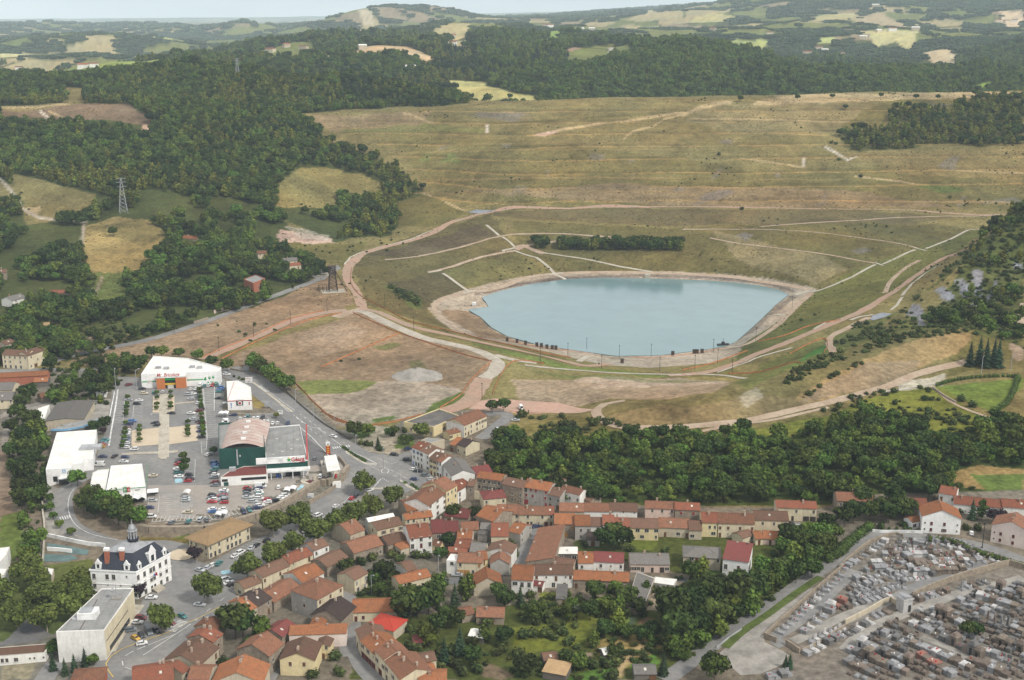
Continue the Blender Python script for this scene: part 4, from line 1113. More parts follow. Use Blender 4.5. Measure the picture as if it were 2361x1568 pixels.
area('junction',xy('M1',[(0,610),(280,760),(520,800),(700,790),(890,740),(960,1000),(1080,1090),(1150,1190),(1000,1270),(700,1390),(400,1330),(0,1350),(-150,900)]),M_ASPH,.08)
strip('access_road','L3',[(1250,190),(1150,330),(980,440),(860,580),(835,740),(870,900),(960,1020),(1120,1110),(1300,1180),(1500,1240),(1750,1280),(2150,1270),(2500,1330)],9,M_ASPH,.10)
area('access_pavement',xy('L3',[(640,440),(830,520),(760,640),(740,800),(800,960),(1000,1120),(1380,1240),(640,1120),(600,1000),(590,700)]),M_PAVE,.06)
strip('roundabout_road','L4',[(200,1280),(60,1310),(-20,1400),(30,1470),(180,1500),(320,1560)],6,M_ASPH,.12)
area('park_drive',xy('L5',[(-60,1120),(120,1000),(280,820),(420,720),(530,640),(520,830),(680,950),(500,1050),(200,1080)]),M_ASPHD,.06)
strip('lower_road','L5',[(560,1640),(640,1500),(760,1330)],7,M_ASPH,.08)
strip('lane','L6',[(2350,330),(2330,600),(2320,1000),(2345,1250)],6,M_ASPH,.08);strip('lane','L6',[(1540,1060),(1420,1260),(1290,1500),(1230,1620)],5,M_ASPH,.08)
strip('street','N1',[(0,380),(20,560),(50,680),(110,800),(200,900),(320,1000)],7,M_ASPH,.10)
strip('street','P2',[(40,330),(90,230),(140,130),(165,60),(180,20)],6,M_ASPH,.10);area('court',xy('P1',[(690,720),(1010,705),(1060,740),(960,770),(800,770)]),M_ASPHD,.05)
area('court',xy('P3',[(0,605),(130,620),(420,612),(430,640),(230,680),(120,660),(0,640)]),M_ASPHD,.05);strip('street','M3',[(1640,1060),(1700,1150),(1760,1250)],11,M_ASPH,.08)
CEMROAD=[fr('N3',*p) for p in ((-80,900),(60,800),(200,690),(330,600),(520,470),(720,330),(920,190),(1100,65))]+[fr('M4',*p) for p in ((60,1330),(200,1210),(420,1085),(560,1045),(760,1055),(1000,1085),(1300,1130),(1700,1190),(2000,1270),(2361,1400),(2600,1480))]
strip('cemetery_road',None,[land(*p)[:2] for p in CEMROAD],6.5,M_ASPH,.10)
area('gravel_lot',xy('N3',[(340,690),(440,610),(520,540),(640,470),(780,370),(900,290),(1010,210),(1060,190),(940,320),(800,450),(675,570),(690,610),(830,680),(870,710),(800,790),(650,850),(500,860),(420,790)]),M_PAVE,.05)
for p in ([(830,640),(760,575),(900,480),(1080,330),(1296,130),(1380,60)],): strip('cemetery_path','N3',p,5,M_ASPH,.06)
strip('cemetery_path','N3',[(900,600),(1000,560),(1200,450),(1360,380),(1500,320),(1640,255)],4.5,M_PAVE,.06);strip('cemetery_path','N4',[(0,680),(150,540),(360,440),(600,350),(850,260),(1100,205),(1309,150)],5,M_PAVE,.06)
strip('cemetery_path','N4',[(0,470),(200,380),(370,290),(560,190),(780,140),(900,80),(1020,40)],4.5,M_ASPH,.05);strip('cemetery_path','N4',[(560,580),(760,660),(900,740),(1080,840),(1200,900)],3.5,M_PAVE,.05)
strip('grass_verge','N3',[(380,650),(520,525),(720,388),(920,238),(1110,112)],3.2,material('verge grass',(.085,.115,.025),var=.3),.16)
def footway(f,pts,w,h=.14,mat=None):
 mb=MB();line=catmull(xy(f,pts),4.0)
 P=np.array(line);T=np.gradient(P,axis=0);T/=np.linalg.norm(T,axis=1)[:,None];N=np.stack([-T[:,1],T[:,0]],1)
 for k in range(len(P)-1):
  q=[P[k]+N[k]*w/2,P[k]-N[k]*w/2,P[k+1]-N[k+1]*w/2,P[k+1]+N[k+1]*w/2]
  zt=[float(ground(*a))+h+.1 for a in q]
  mb.prism([tuple(a) for a in q],[z-.4 for z in zt],zt)
 return tag(mb.build('footway',mat or M_PAVE),kind='structure')
footway('M1',[(900,720),(1010,960),(1160,1130),(1230,1180)],3.2);footway('D',[(852,1135),(790,1180),(730,1225),(680,1265),(620,1312),(560,1360)],2.5);footway('L5',[(1480,1190),(1600,980),(1740,760),(1880,560)],4,mat=M_CONC)
footway('L2',[(1050,640),(1250,790),(1430,930),(1580,1040)],1.5,.15,M_CONC)
footway('M1',[(-60,745),(80,850),(230,930),(370,935)],1.5,.15,M_CONC);footway('M1',[(740,1180),(850,1260),(980,1330)],1.4,.15,M_CONC);footway('M1',[(300,1290),(440,1290),(560,1265)],1.6,.15,M_CONC)
area('sand_court',xy('L1',[(2065,835),(2178,835),(2172,1050),(2058,1050)]),M_SAND,.17);area('sand_court',xy('L1',[(2262,828),(2352,822),(2356,1030),(2256,1040)]),M_SAND,.17)
area('sand_court',xy('L1',[(1780,1290),(2170,1250),(2166,1480),(1770,1510)]),M_SAND,.17);area('sand_court',xy('L2',[(-95,1250),(300,1212),(306,1430),(-92,1480)]),M_SAND,.17)
strip('paved_walk','L1',[(2222,800),(2216,1000),(2214,1250),(2210,1480),(2205,1660)],5.2,M_CONC,.22)
strip('paved_walk','L3',[(1640,48),(1900,28),(2180,20),(2400,5)],3.2,M_CONC,.2);strip('paved_walk','L2',[(0,930),(270,905)],2.6,M_CONC,.2)
area('terrace',xy('L3',[(2165,0),(2280,0),(2280,45),(2240,110),(2160,112)]),M_CONC,.24)
area('green_apron',xy('L3',[(630,1240),(1200,1330),(1180,1400),(980,1390),(640,1330)]),M_GREENS,.10);area('green_apron',xy('L3',[(600,1390),(970,1400),(1060,1450),(900,1490),(590,1490)]),M_GREENS,.10)
area('fuel_apron',xy('L4',[(1860,320),(1990,310),(1960,130),(2060,120),(2200,180),(2290,220),(2300,300),(2240,380),(2040,400),(1870,395)]),M_CONC,.14)
area('blue_bay',xy('L4',[(1640,520),(1700,460),(1840,455),(1720,540),(1640,560)]),M_BLUEP,.16);area('blue_bay',xy('L6',[(615,110),(640,100),(815,85),(810,115),(650,150),(620,140)]),M_BLUEP,.16);area('blue_bay',xy('L4',[(0,375),(90,370),(115,420),(0,435)]),M_BLUEP,.12)
area('mini_roundabout',[(land(*fr('L4',1762,410))[0]+2.4*math.cos(t*.5236),land(*fr('L4',1762,410))[1]+2.4*math.sin(t*.5236)) for t in range(12)],M_CONC,.2)
area('turning_island',[(land(*fr('L4',100,1400))[0]+5.5*math.cos(t*.5236),land(*fr('L4',100,1400))[1]+5.5*math.sin(t*.5236)) for t in range(12)],M_SAND,.3)
area('white_disc',[(land(*fr('K4',2240,346))[0]+7.0*math.cos(t*.5236),land(*fr('K4',2240,346))[1]+7.0*math.sin(t*.5236)) for t in range(12)],M_CONC,.3)
for nm,f,pts,w,m in (
 ('dirt_track','K5',[(-40,640),(60,605),(150,580)],9,M_TRACK),
 ('dirt_track','K5',[(150,590),(110,480),(45,380),(40,320),(62,270),(120,215),(250,165),(450,115),(600,68),(720,0)],8,M_REDT),
 ('dirt_track','K2',[(640,1590),(780,1530),(920,1490),(1100,1452),(1400,1438),(1800,1428),(2361,1432)],6,M_REDT),
 ('dirt_track','K3',[(0,1432),(800,1440),(1500,1450),(1850,1475),(2250,1480)],6,M_REDT),
 ('rim_path','K5',[(150,585),(260,605),(500,705),(800,772),(1200,862),(1500,932),(1700,975),(1850,960)],6.5,M_REDT),
 ('gravel_road','K5',[(100,590),(180,610),(300,670),(450,735),(600,790),(850,845),(1000,895),(1075,950),(1060,1010),(985,1060)],8.5,M_GRAV),
 ('dirt_track','K5',[(985,1060),(950,1120),(900,1200),(830,1250),(700,1290)],11,M_REDT),
 ('gravel_road','K5',[(1060,900),(1200,935),(1350,955)],5,M_GRAV),
 ('dirt_track','K4',[(1400,930),(1560,860),(1750,780),(2000,668),(2200,615),(2400,590)],9,M_REDT),
 ('dirt_track','K6',[(-100,1040),(160,1020),(400,950),(700,822),(1000,695),(1250,590),(1450,470),(1650,330),(1850,210),(2010,140)],7,M_REDT),
 ('bench_path','K5',[(300,240),(540,216),(800,160),(1120,76),(1300,62),(1550,62),(1860,82)],3.2,M_TRACK),
 ('bench_path','K5',[(600,327),(760,290),(900,242),(1050,205),(1190,180)],3.2,M_TRACK),
 ('bench_path','K6',[(0,30),(500,30),(850,45),(1200,85),(1500,130),(1620,160)],2.6,M_TRACK),
 ('bench_path','K6',[(190,90),(400,130),(700,165),(1000,205),(1330,265)],2.2,M_TRACK),
 ('bench_path','K3',[(540,1567),(1000,1535),(1400,1510),(1850,1495),(2250,1480)],3,M_TRACK),
 ('bench_path','K5',[(1210,165),(1300,140),(1450,120),(1700,105),(1900,90)],3,M_TRACK),
 ('red_ramp','K5',[(1205,170),(1260,145),(1310,165),(1400,200)],7,M_REDT),
 ('shore_track','K5',[(640,560),(700,510),(850,470),(960,460),(1100,430),(1300,360),(1500,338),(1800,328),(2200,332),(2361,335)],5.5,M_TRACK),
 ('shore_track','K6',[(0,338),(300,355),(600,400),(880,445)],5.5,M_TRACK),
 ('shore_track','K6',[(890,470),(760,590),(660,690),(560,760),(430,830),(250,860)],5.5,M_TRACK),
 ('shore_track','K5',[(640,560),(660,620),(760,680),(860,750),(940,775)],4,M_TRACK),
 ('lower_track','K5',[(1960,1215),(1820,1240),(1765,1275),(1770,1320),(1840,1370),(2000,1405),(2361,1398)],5.5,M_TRACK),
 ('lower_track','K6',[(0,1398),(400,1360),(900,1252),(1300,1152),(1450,1105),(1600,1040),(1800,985),(1970,945)],5.5,M_TRACK),
 ('footpath','K6',[(80,1440),(350,1385),(620,1350),(820,1305),(1010,1262)],2.5,M_TRACK),('footpath','K6',[(1370,1155),(1560,1130),(1760,1090)],3.5,M_CONC),
 ('dirt_track','K6',[(1040,900),(1015,820),(1040,765),(1150,710),(1290,640)],4.5,M_TRACK),('dirt_track','K6',[(1400,470),(1440,390),(1540,300),(1640,245)],4,M_TRACK),
 ('berm_path','K5',[(1270,970),(1450,990),(1700,1010),(2000,1028),(2361,1034)],3,M_GRAV),('berm_path','K6',[(0,1033),(200,1035),(340,1048),(440,1062)],3,M_GRAV),
 ('footpath','K5',[(1310,1480),(1500,1500),(1780,1490)],2.5,M_TRACK),('footpath','K5',[(1640,945),(1700,910),(1750,905)],4,M_CONC),
 ('footpath','K6',[(2361,540),(2340,620),(2350,760)],4,M_TRACK),('path','K6',[(1720,1120),(1850,1220),(2000,1290),(2120,1330)],2,M_TRACK)):
 strip(nm,f,pts,w,m,.16,step=5.0,jag=.35)
for f,pts,w in (('K6',[(780,487),(830,470),(940,455)],4),('K6',[(940,455),(1060,410),(1180,358),(1335,275)],2.6),('K6',[(1330,262),(1390,282)],2),('K6',[(1385,272),(1480,230),(1610,173)],2.6),
                  ('K6',[(1600,157),(1690,180)],2),('K6',[(1680,165),(1850,100),(1980,35),(2110,30)],2.6),('K6',[(1520,490),(1600,395),(1750,290),(1960,170)],2.6),('K6',[(1440,590),(1480,560),(1520,500)],2.2),
                  ('K5',[(1000,0),(1090,75)],2.8),('K5',[(1115,85),(1200,155)],2.8),('K5',[(1190,175),(1350,228),(1430,290),(1480,345),(1550,378)],3.0),('K5',[(700,335),(890,467)],3),('K5',[(840,472),(930,455)],2.6),('K5',[(960,475),(1000,490)],2.4),
                  ('K5',[(1340,186),(1700,240),(1930,290),(2150,326)],2.4),('K5',[(1110,180),(1200,158)],2),('K5',[(600,330),(690,315)],2),('K5',[(1405,345),(1530,332)],2.4),('K6',[(580,632),(650,622),(710,628)],3),('K6',[(910,720),(990,678)],2.4),('K6',[(1160,660),(1230,635),(1320,622)],2.6),
                  ('K6',[(240,1022),(500,925),(760,850)],1.8),('K6',[(300,845),(390,845)],4),('K5',[(320,140),(480,100),(620,40)],1.6),('K5',[(20,275),(60,225),(150,185)],1.6)):
 strip('concrete_drain',f,pts,w,M_CONC,.28,step=6.0,smooth=False)
area('dark_pond',xy('K2',[(870,1470),(930,1450),(1070,1450),(960,1478)]),material('slurry',(.20,.22,.25),rough=.35,var=.1),.3);area('dark_pond',xy('K6',[(1295,655),(1320,625),(1380,608),(1450,615),(1400,640),(1320,662)]),MATS['slurry'],.3)
area('earth_lot',xy('K5',[(880,1270),(960,1215),(1060,1200),(1500,1230),(1760,1275),(1660,1298),(1450,1300),(1200,1290),(1000,1285)]),M_PITP,.06)
strip('road','K5',[(960,1480),(1010,1440),(1100,1370),(1150,1325),(1110,1300),(1000,1310)],7,M_ASPH,.10)
PM=MB()
def dash(f,pts,w=.22,on=0,gap=0,off=.24):
 line=xy(f,pts)
 if not on: ribbon(PM,line,w,off,4.0);return
 p=catmull(line,.5);k=0
 while k<len(p)-2:
  seg=p[k:k+max(2,int(on*2))]
  if len(seg)>1: ribbon(PM,[seg[0],seg[-1]],w,off,9)
  k+=int((on+gap)*2)
def zebra(f,a,b,n,depth,off=.26):
 """n bars between two picture points, each depth metres long across"""
 A,B=Vector(xy(f,[a])[0]),Vector(xy(f,[b])[0])
 d=(B-A);u=d.normalized();v=Vector((-u.y,u.x))
 for k in range(n):
  c=A+d*((k+.5)/n);w=d.length/n*.5
  q=[c-u*w/2-v*depth/2,c+u*w/2-v*depth/2,c+u*w/2+v*depth/2,c-u*w/2+v*depth/2]
  PM.quad([(p.x,p.y,float(ground(p.x,p.y))+off) for p in q])
def bays(f,a,b,n,depth,side=1,off=.20):
 """parking bay lines at right angles to the run from a to b"""
 A,B=Vector(xy(f,[a])[0]),Vector(xy(f,[b])[0])
 d=B-A;u=d.normalized();v=Vector((-u.y,u.x))*side
 for k in range(n+1):
  c=A+d*(k/n);e=c+v*depth
  q=[c-u*.1,c+u*.1,e+u*.1,e-u*.1]
  PM.quad([(p.x,p.y,float(ground(p.x,p.y))+off) for p in q])
 ribbon(PM,[tuple(A),tuple(B)],.2,off)
dash('L2',[(1040,640),(1260,790),(1530,1040)],.35);dash('L2',[(1250,760),(1620,1030),(1530,1045)],.3);dash('L2',[(1630,1105),(1830,1250),(1920,1255),(2030,1345)],.3)
for p in ([(1600,1080),(1760,1220),(1960,1370),(2110,1470)],[(1690,1070),(1850,1190),(2000,1300),(2150,1400)]): dash('L2',p,.3,3,3)
dash('L2',[(1690,1250),(1850,1390),(2040,1590),(2100,1680)],.4);dash('L2',[(2110,1400),(2360,1570)],.3);dash('L2',[(700,1075),(900,1062),(930,1065),(1270,1065),(1200,1080),(950,1078)],.3)
dash('M1',[(400,855),(600,935)],.5,.8,.8);dash('M1',[(290,960),(440,1035)],.5,.8,.8);dash('M1',[(470,1140),(570,1195)],.5,.8,.8);dash('M1',[(590,935),(670,910)],.3);dash('M1',[(590,1020),(640,1045)],.3);dash('M1',[(780,1125),(830,1150)],.3);dash('M1',[(880,1180),(930,1205)],.3);dash('M1',[(690,1070),(740,1098)],.3);dash('M1',[(610,1098),(680,1115)],.3)
for p in ([(-60,700),(100,790),(290,880),(390,930),(370,955),(260,945),(100,860),(-60,770)],[(450,1035),(510,985),(570,1025),(540,1070),(470,1065),(450,1035)],[(700,1150),(840,1240),(1000,1320)],[(340,1280),(450,1150)]): dash('M1',p,.4)
dash('D',[(795,1165),(735,1210),(685,1247),(630,1292),(570,1340),(510,1385),(450,1432)],.25,3,5);dash('D',[(440,1440),(380,1480),(330,1512)],.3);dash('L5',[(2360,960),(2000,1105)],.3);dash('L5',[(1960,1120),(1850,1165)],.3);dash('L5',[(1800,1185),(1690,1250),(1650,1310),(1660,1380)],.3,4,2.5);dash('L5',[(1690,1405),(1780,1440),(1920,1450)],.3,4,2.5)
zebra('L6',(150,935),(0,1005),1,.1);zebra('D',(424,1433),(392,1457),9,4);zebra('L3',(800,918),(960,885),5,3.5);zebra('M3',(1800,1085),(1800,1205),9,8);zebra('P2',(130,105),(178,108),5,2.5);zebra('L2',(1130,690),(1255,770),6,2.4);zebra('L2',(2120,1530),(2360,1500),8,3)
dash('L3',[(1580,1200),(1250,1130),(1020,1000),(930,830),(920,700),(950,580),(1000,510)],.3);dash('L3',[(1160,330),(960,440),(830,520)],.25)
bays('L4',(100,590),(85,880),17,9,-1);bays('L4',(100,590),(85,880),17,4.5,1);bays('L4',(580,560),(580,800),10,5,-1);bays('L4',(580,560),(580,800),10,5,1);bays('L4',(1052,520),(1060,735),9,5,1);bays('L4',(1052,520),(1060,735),9,5,-1);bays('L4',(275,110),(262,410),14,5,-1)
bays('L3',(2150,600),(2130,830),9,5,1);bays('L3',(2010,610),(1990,760),6,5,-1);bays('L1',(1810,900),(1790,1120),11,5,1);bays('L1',(1680,860),(1660,1180),14,5,-1);bays('L2',(385,730),(440,1420),26,5,1);bays('L2',(535,770),(530,1025),12,6.5,-1);bays('L2',(352,1450),(362,1600),7,7,1);bays('L1',(2180,1060),(2050,1062),1,3,1)
bays('D',(598,1177),(480,1202),12,4.5,-1);bays('D',(470,1203),(350,1204),13,4.5,-1);bays('D',(770,1175),(690,1232),12,5,1);bays('D',(610,1248),(545,1290),9,5,-1);bays('M1',(0,1400),(-120,1520),5,5,1)
dash('L1',[(1590,740),(1560,960),(1500,1300),(1470,1500)],.8);dash('L2',[(530,690),(528,1030)],.25);dash('L2',[(395,1560),(430,1440),(372,740)],.25)
tag(PM.build('road_markings',M_PAINT),kind='structure')
YM=MB();_pm=PM;PM=YM
dash('L5',[(2360,900),(2100,990),(1850,1075),(1640,1160),(1500,1250),(1430,1350),(1450,1430),(1530,1540)],.35);dash('L6',[(-20,870),(300,750),(600,590)],.3)
tag(YM.build('road_markings',M_YELLOW),kind='structure');PM=_pm
# ----------------------------------------------------------------houses
def tile_mat(name,c,c2,lich=(.10,.085,.06),amt=.45):
 """pantile roof: every tile its own tone, courses in relief, patches of lichen"""
 m=bpy.data.materials.new('roof tiles ' +name);m.use_nodes=True
 nt=m.node_tree;n,l=nt.nodes,nt.links
 b=n['Principled BSDF'];b.inputs['Roughness'].default_value=.9;b.inputs['Specular IOR Level'].default_value=.1
 tc=n.new('ShaderNodeTexCoord');mp=n.new('ShaderNodeMapping');mp.inputs['Scale'].default_value=(3.2,2.2,1.0)
 fl=n.new('ShaderNodeVectorMath');fl.operation='FLOOR';wn_=n.new('ShaderNodeTexWhiteNoise')
 l.new(tc.outputs['Object'],mp.inputs['Vector']);l.new(mp.outputs['Vector'],fl.inputs[0]);l.new(fl.outputs[0],wn_.inputs['Vector'])
 geo=n.new('ShaderNodeNewGeometry');n1=n.new('ShaderNodeTexNoise');n1.inputs['Scale'].default_value=.45;n1.inputs['Detail'].default_value=7;n1.inputs['Roughness'].default_value=.7
 l.new(geo.outputs['Position'],n1.inputs['Vector'])
 mx=n.new('ShaderNodeMix');mx.data_type='RGBA';mx.inputs['A'].default_value=(*c,1);mx.inputs['B'].default_value=(*c2,1);l.new(wn_.outputs['Value'],mx.inputs['Factor'])
 r=n.new('ShaderNodeMapRange');r.inputs['From Min'].default_value=.46;r.inputs['From Max'].default_value=.72;r.inputs['To Max'].default_value=amt
 l.new(n1.outputs['Fac'],r.inputs['Value'])
 m2=n.new('ShaderNodeMix');m2.data_type='RGBA';m2.inputs['B'].default_value=(*lich,1);l.new(mx.outputs['Result'],m2.inputs['A']);l.new(r.outputs['Result'],m2.inputs['Factor'])
 oi=n.new('ShaderNodeObjectInfo');hs=n.new('ShaderNodeHueSaturation');a=n.new('ShaderNodeMapRange');a.inputs['To Min'].default_value=.68;a.inputs['To Max'].default_value=1.06
 l.new(oi.outputs['Random'],a.inputs['Value']);l.new(a.outputs['Result'],hs.inputs['Value']);l.new(m2.outputs['Result'],hs.inputs['Color'])
 l.new(hs.outputs['Color'],b.inputs['Base Color'])
 wv=n.new('ShaderNodeTexWave');wv.inputs['Scale'].default_value=.9;wv.bands_direction='Y';l.new(tc.outputs['Object'],wv.inputs['Vector'])
 bp=n.new('ShaderNodeBump');bp.inputs['Strength'].default_value=.35;bp.inputs['Distance'].default_value=.1;l.new(wv.outputs['Fac'],bp.inputs['Height']);l.new(bp.outputs['Normal'],b.inputs['Normal'])
 return m
RF={'orange': tile_mat('orange',(.335,.138,.062),(.255,.10,.05),amt=.5),'red': tile_mat('red',(.27,.098,.056),(.20,.075,.05),amt=.5),'rust': tile_mat('rust',(.27,.128,.075),(.19,.088,.058),amt=.55),
      'brown': tile_mat('brown',(.20,.11,.072),(.14,.082,.06),amt=.5),'dark': tile_mat('dark',(.075,.052,.045),(.05,.038,.035),amt=.2),'maroon': tile_mat('maroon',(.21,.062,.052),(.16,.05,.048),amt=.35),
      'grey': tile_mat('grey',(.20,.185,.17),(.15,.14,.13),amt=.3),'tan': tile_mat('tan',(.44,.30,.16),(.36,.24,.13),amt=.3),'scarlet': tile_mat('scarlet',(.52,.07,.045),(.50,.075,.05),amt=.02),
      'white': material('white metal roof',(.70,.69,.65),rough=.6,var=.07,c2=(.60,.59,.55)),'black': material('bitumen roof',(.10,.095,.09),rough=.9,var=.2,c2=(.15,.135,.12)),'flat': material('grey roofing',(.22,.22,.215),rough=.9,var=.15,c2=(.28,.275,.265)),
      'slate': tile_mat('slate',(.052,.058,.075),(.038,.043,.058),amt=.1),'zinc': material('zinc',(.34,.35,.36),rough=.5,var=.15,metal=.3)}
def wmat(n,c,stain=.35): return material('render ' +n,c,rough=.92,var=.10,scale=.8,spec=.05,stain=stain,c2=tuple(v*.86 for v in c))
WL={'cream': wmat('cream',(.60,.53,.38)),'white': wmat('white',(.72,.71,.67),.22),'beige': wmat('beige',(.48,.42,.32)),'stone': material('rubble stone',(.30,.25,.19),rough=.95,var=.35,scale=4,c2=(.21,.175,.14),bump=.5),
      'grey': wmat('grey',(.38,.36,.33)),'yellow': wmat('yellow',(.64,.54,.32),.15),'pink': wmat('pink',(.62,.48,.41),.2),'palepink': wmat('pale pink',(.72,.62,.56),.12),'dark': wmat('dark',(.14,.125,.11)),
      'brick': material('brick',(.36,.13,.075),rough=.9,var=.25,scale=5,c2=(.28,.10,.07)),'orange': material('orange brick',(.48,.17,.06),rough=.9,var=.12,scale=5,c2=(.44,.15,.06)),'clean': wmat('clean white',(.78,.78,.76),.06),'green': material('dark green cladding',(.018,.075,.06),rough=.6,var=.1)}
M_GLASS=material('window glass',(.028,.032,.036),rough=.12,var=.1,spec=.5)
M_FRAME=material('window frame',(.55,.52,.46),rough=.7,var=.1)
SHC={'brown': (.14,.07,.035),'wine': (.12,.03,.028),'blue': (.25,.36,.56),'red': (.28,.05,.05),'dark': (.06,.05,.045),'white': (.66,.65,.62),'green': (.06,.13,.08),'ochre': (.42,.22,.07),'grey': (.30,.31,.32)}
def shmat(c): return material('paint ' +c,SHC[c],rough=.7,var=.15,scale=3)
UNIT={}
def unit(key):
 """shared small meshes: window frames, panes, shutters, doors (unit width and height, front at y = 0 facing -y)"""
 if key in UNIT: return UNIT[key]
 mb=MB()
 if key=='frame':
  for x0,x1,z0,z1 in ((-.56,-.44,-.06,1.06),(.44,.56,-.06,1.06),(-.44,.44,1.0,1.06),(-.03,.03,0,1.0)): mb.box(x0,x1,-.06,.02,z0,z1)
  mb.box(-.66,.66,-.16,.02,-.13,-.06)
  m=mb.mesh('window',M_FRAME)
 elif key=='pane': mb.box(-.44,.44,-.025,.01,0,1.0);m=mb.mesh('pane',M_GLASS)
 elif key=='shutter':
  mb.box(-.25,.25,-.10,-.05,0,1)
  for k in range(3): mb.box(-.22,.22,-.115,-.10,.06+.32*k,.30+.32*k)
  m=mb.mesh('shutter',shmat('brown'))
 elif key=='door':
  mb.box(-.5,.5,-.07,.02,0,1);mb.box(-.4,.4,-.09,-.07,.08,.45);mb.box(-.4,.4,-.09,-.07,.52,.92);m=mb.mesh('door',shmat('brown'))
 elif key=='garage':
  mb.box(-.5,.5,-.06,.02,0,1)
  for k in range(4): mb.box(-.47,.47,-.085,-.06,.04+.24*k,.24+.24*k)
  m=mb.mesh('garage_door',shmat('brown'))
 elif key=='chimney':
  mb.box(-.45,.45,-.3,.3,-1.2,.95);mb.box(-.52,.52,-.37,.37,.95,1.08);mb.tube((-.2,0,1.08),(-.2,0,1.4),.13,.1,6);mb.tube((.2,0,1.08),(.2,0,1.35),.13,.1,6)
  m=mb.mesh('chimney',material('chimney',(.40,.33,.26),var=.3,scale=3,c2=(.28,.17,.12)))
 elif key=='dish': mb.lathe([(.02,0),(.3,.05),(.42,.14)],9);m=mb.mesh('satellite_dish',M_FRAME)
 UNIT[key]=m;return m
def put_unit(name,key,parent,x,y,z,sx,sz,rz,mat=None,sy=1):
 o=obj(name,unit(key),parent,(x,y,z));o.scale=(sx,sy,sz);o.rotation_euler=(0,0,rz)
 if mat is not None: omat(o,mat)
 return o
def openings(root,rows,W,org,rz,sh='brown',fl=2.75,z0=0.0,top=None):
 """rows of openings, ground floor first; one letter per bay: W window, S shutters open, C shutters closed, w small, L wide, D door, G garage, T tall glazed"""
 ca,sa=math.cos(rz),math.sin(rz)
 for k,row in enumerate(rows):
  n=len(row)
  for i,c in enumerate(row):
   if c in '. ': continue
   x=W*(i+.5)/n;z=z0+k*fl+(0.95 if k or len(rows)==1 else .9)
   px,py=org[0]+ca*x,org[1]+sa*x
   w,h={'w': (.6,.7),'L': (1.9,1.35),'T': (1.3,2.0),'D': (1.0,2.1),'G': (2.5,2.2)}.get(c,(.95,1.4))
   w=min(w,W/n*.92)
   if c in 'DG':
    put_unit('door' if c=='D' else 'garage_door','door' if c=='D' else 'garage',root,px,py,z0+k*fl+.05,w,h,rz,shmat(sh));continue
   if c=='w': z+=.45
   if c=='T': z-=.7
   f=put_unit('window','frame',root,px,py,z,w,h,rz)
   if c=='C':
    s=put_unit('shutter','shutter',f,-.25,0,0,1,1,0,shmat(sh));s=put_unit('shutter','shutter',f,.25,0,0,1,1,0,shmat(sh))
   else:
    put_unit('pane','pane',f,0,0,0,1,1,0)
    if c=='S':
     put_unit('shutter','shutter',f,-.80,.02,0,.95,1,0,shmat(sh));put_unit('shutter','shutter',f,.80,.02,0,.95,1,0,shmat(sh))
def eave_points(f,A,B,h):
 out=[]
 for p in (A,B):
  q=fr(f,*p);z=0.0
  for _ in range(4):
   x,y,_z=on_plane(*q,z+h);z=float(ground(x,y))
  out.append((x,y,z))
 z=(out[0][2]+out[1][2])/2
 a,b=on_plane(*fr(f,*A),z+h),on_plane(*fr(f,*B),z+h)
 return a,b,z
HOUSES=[]
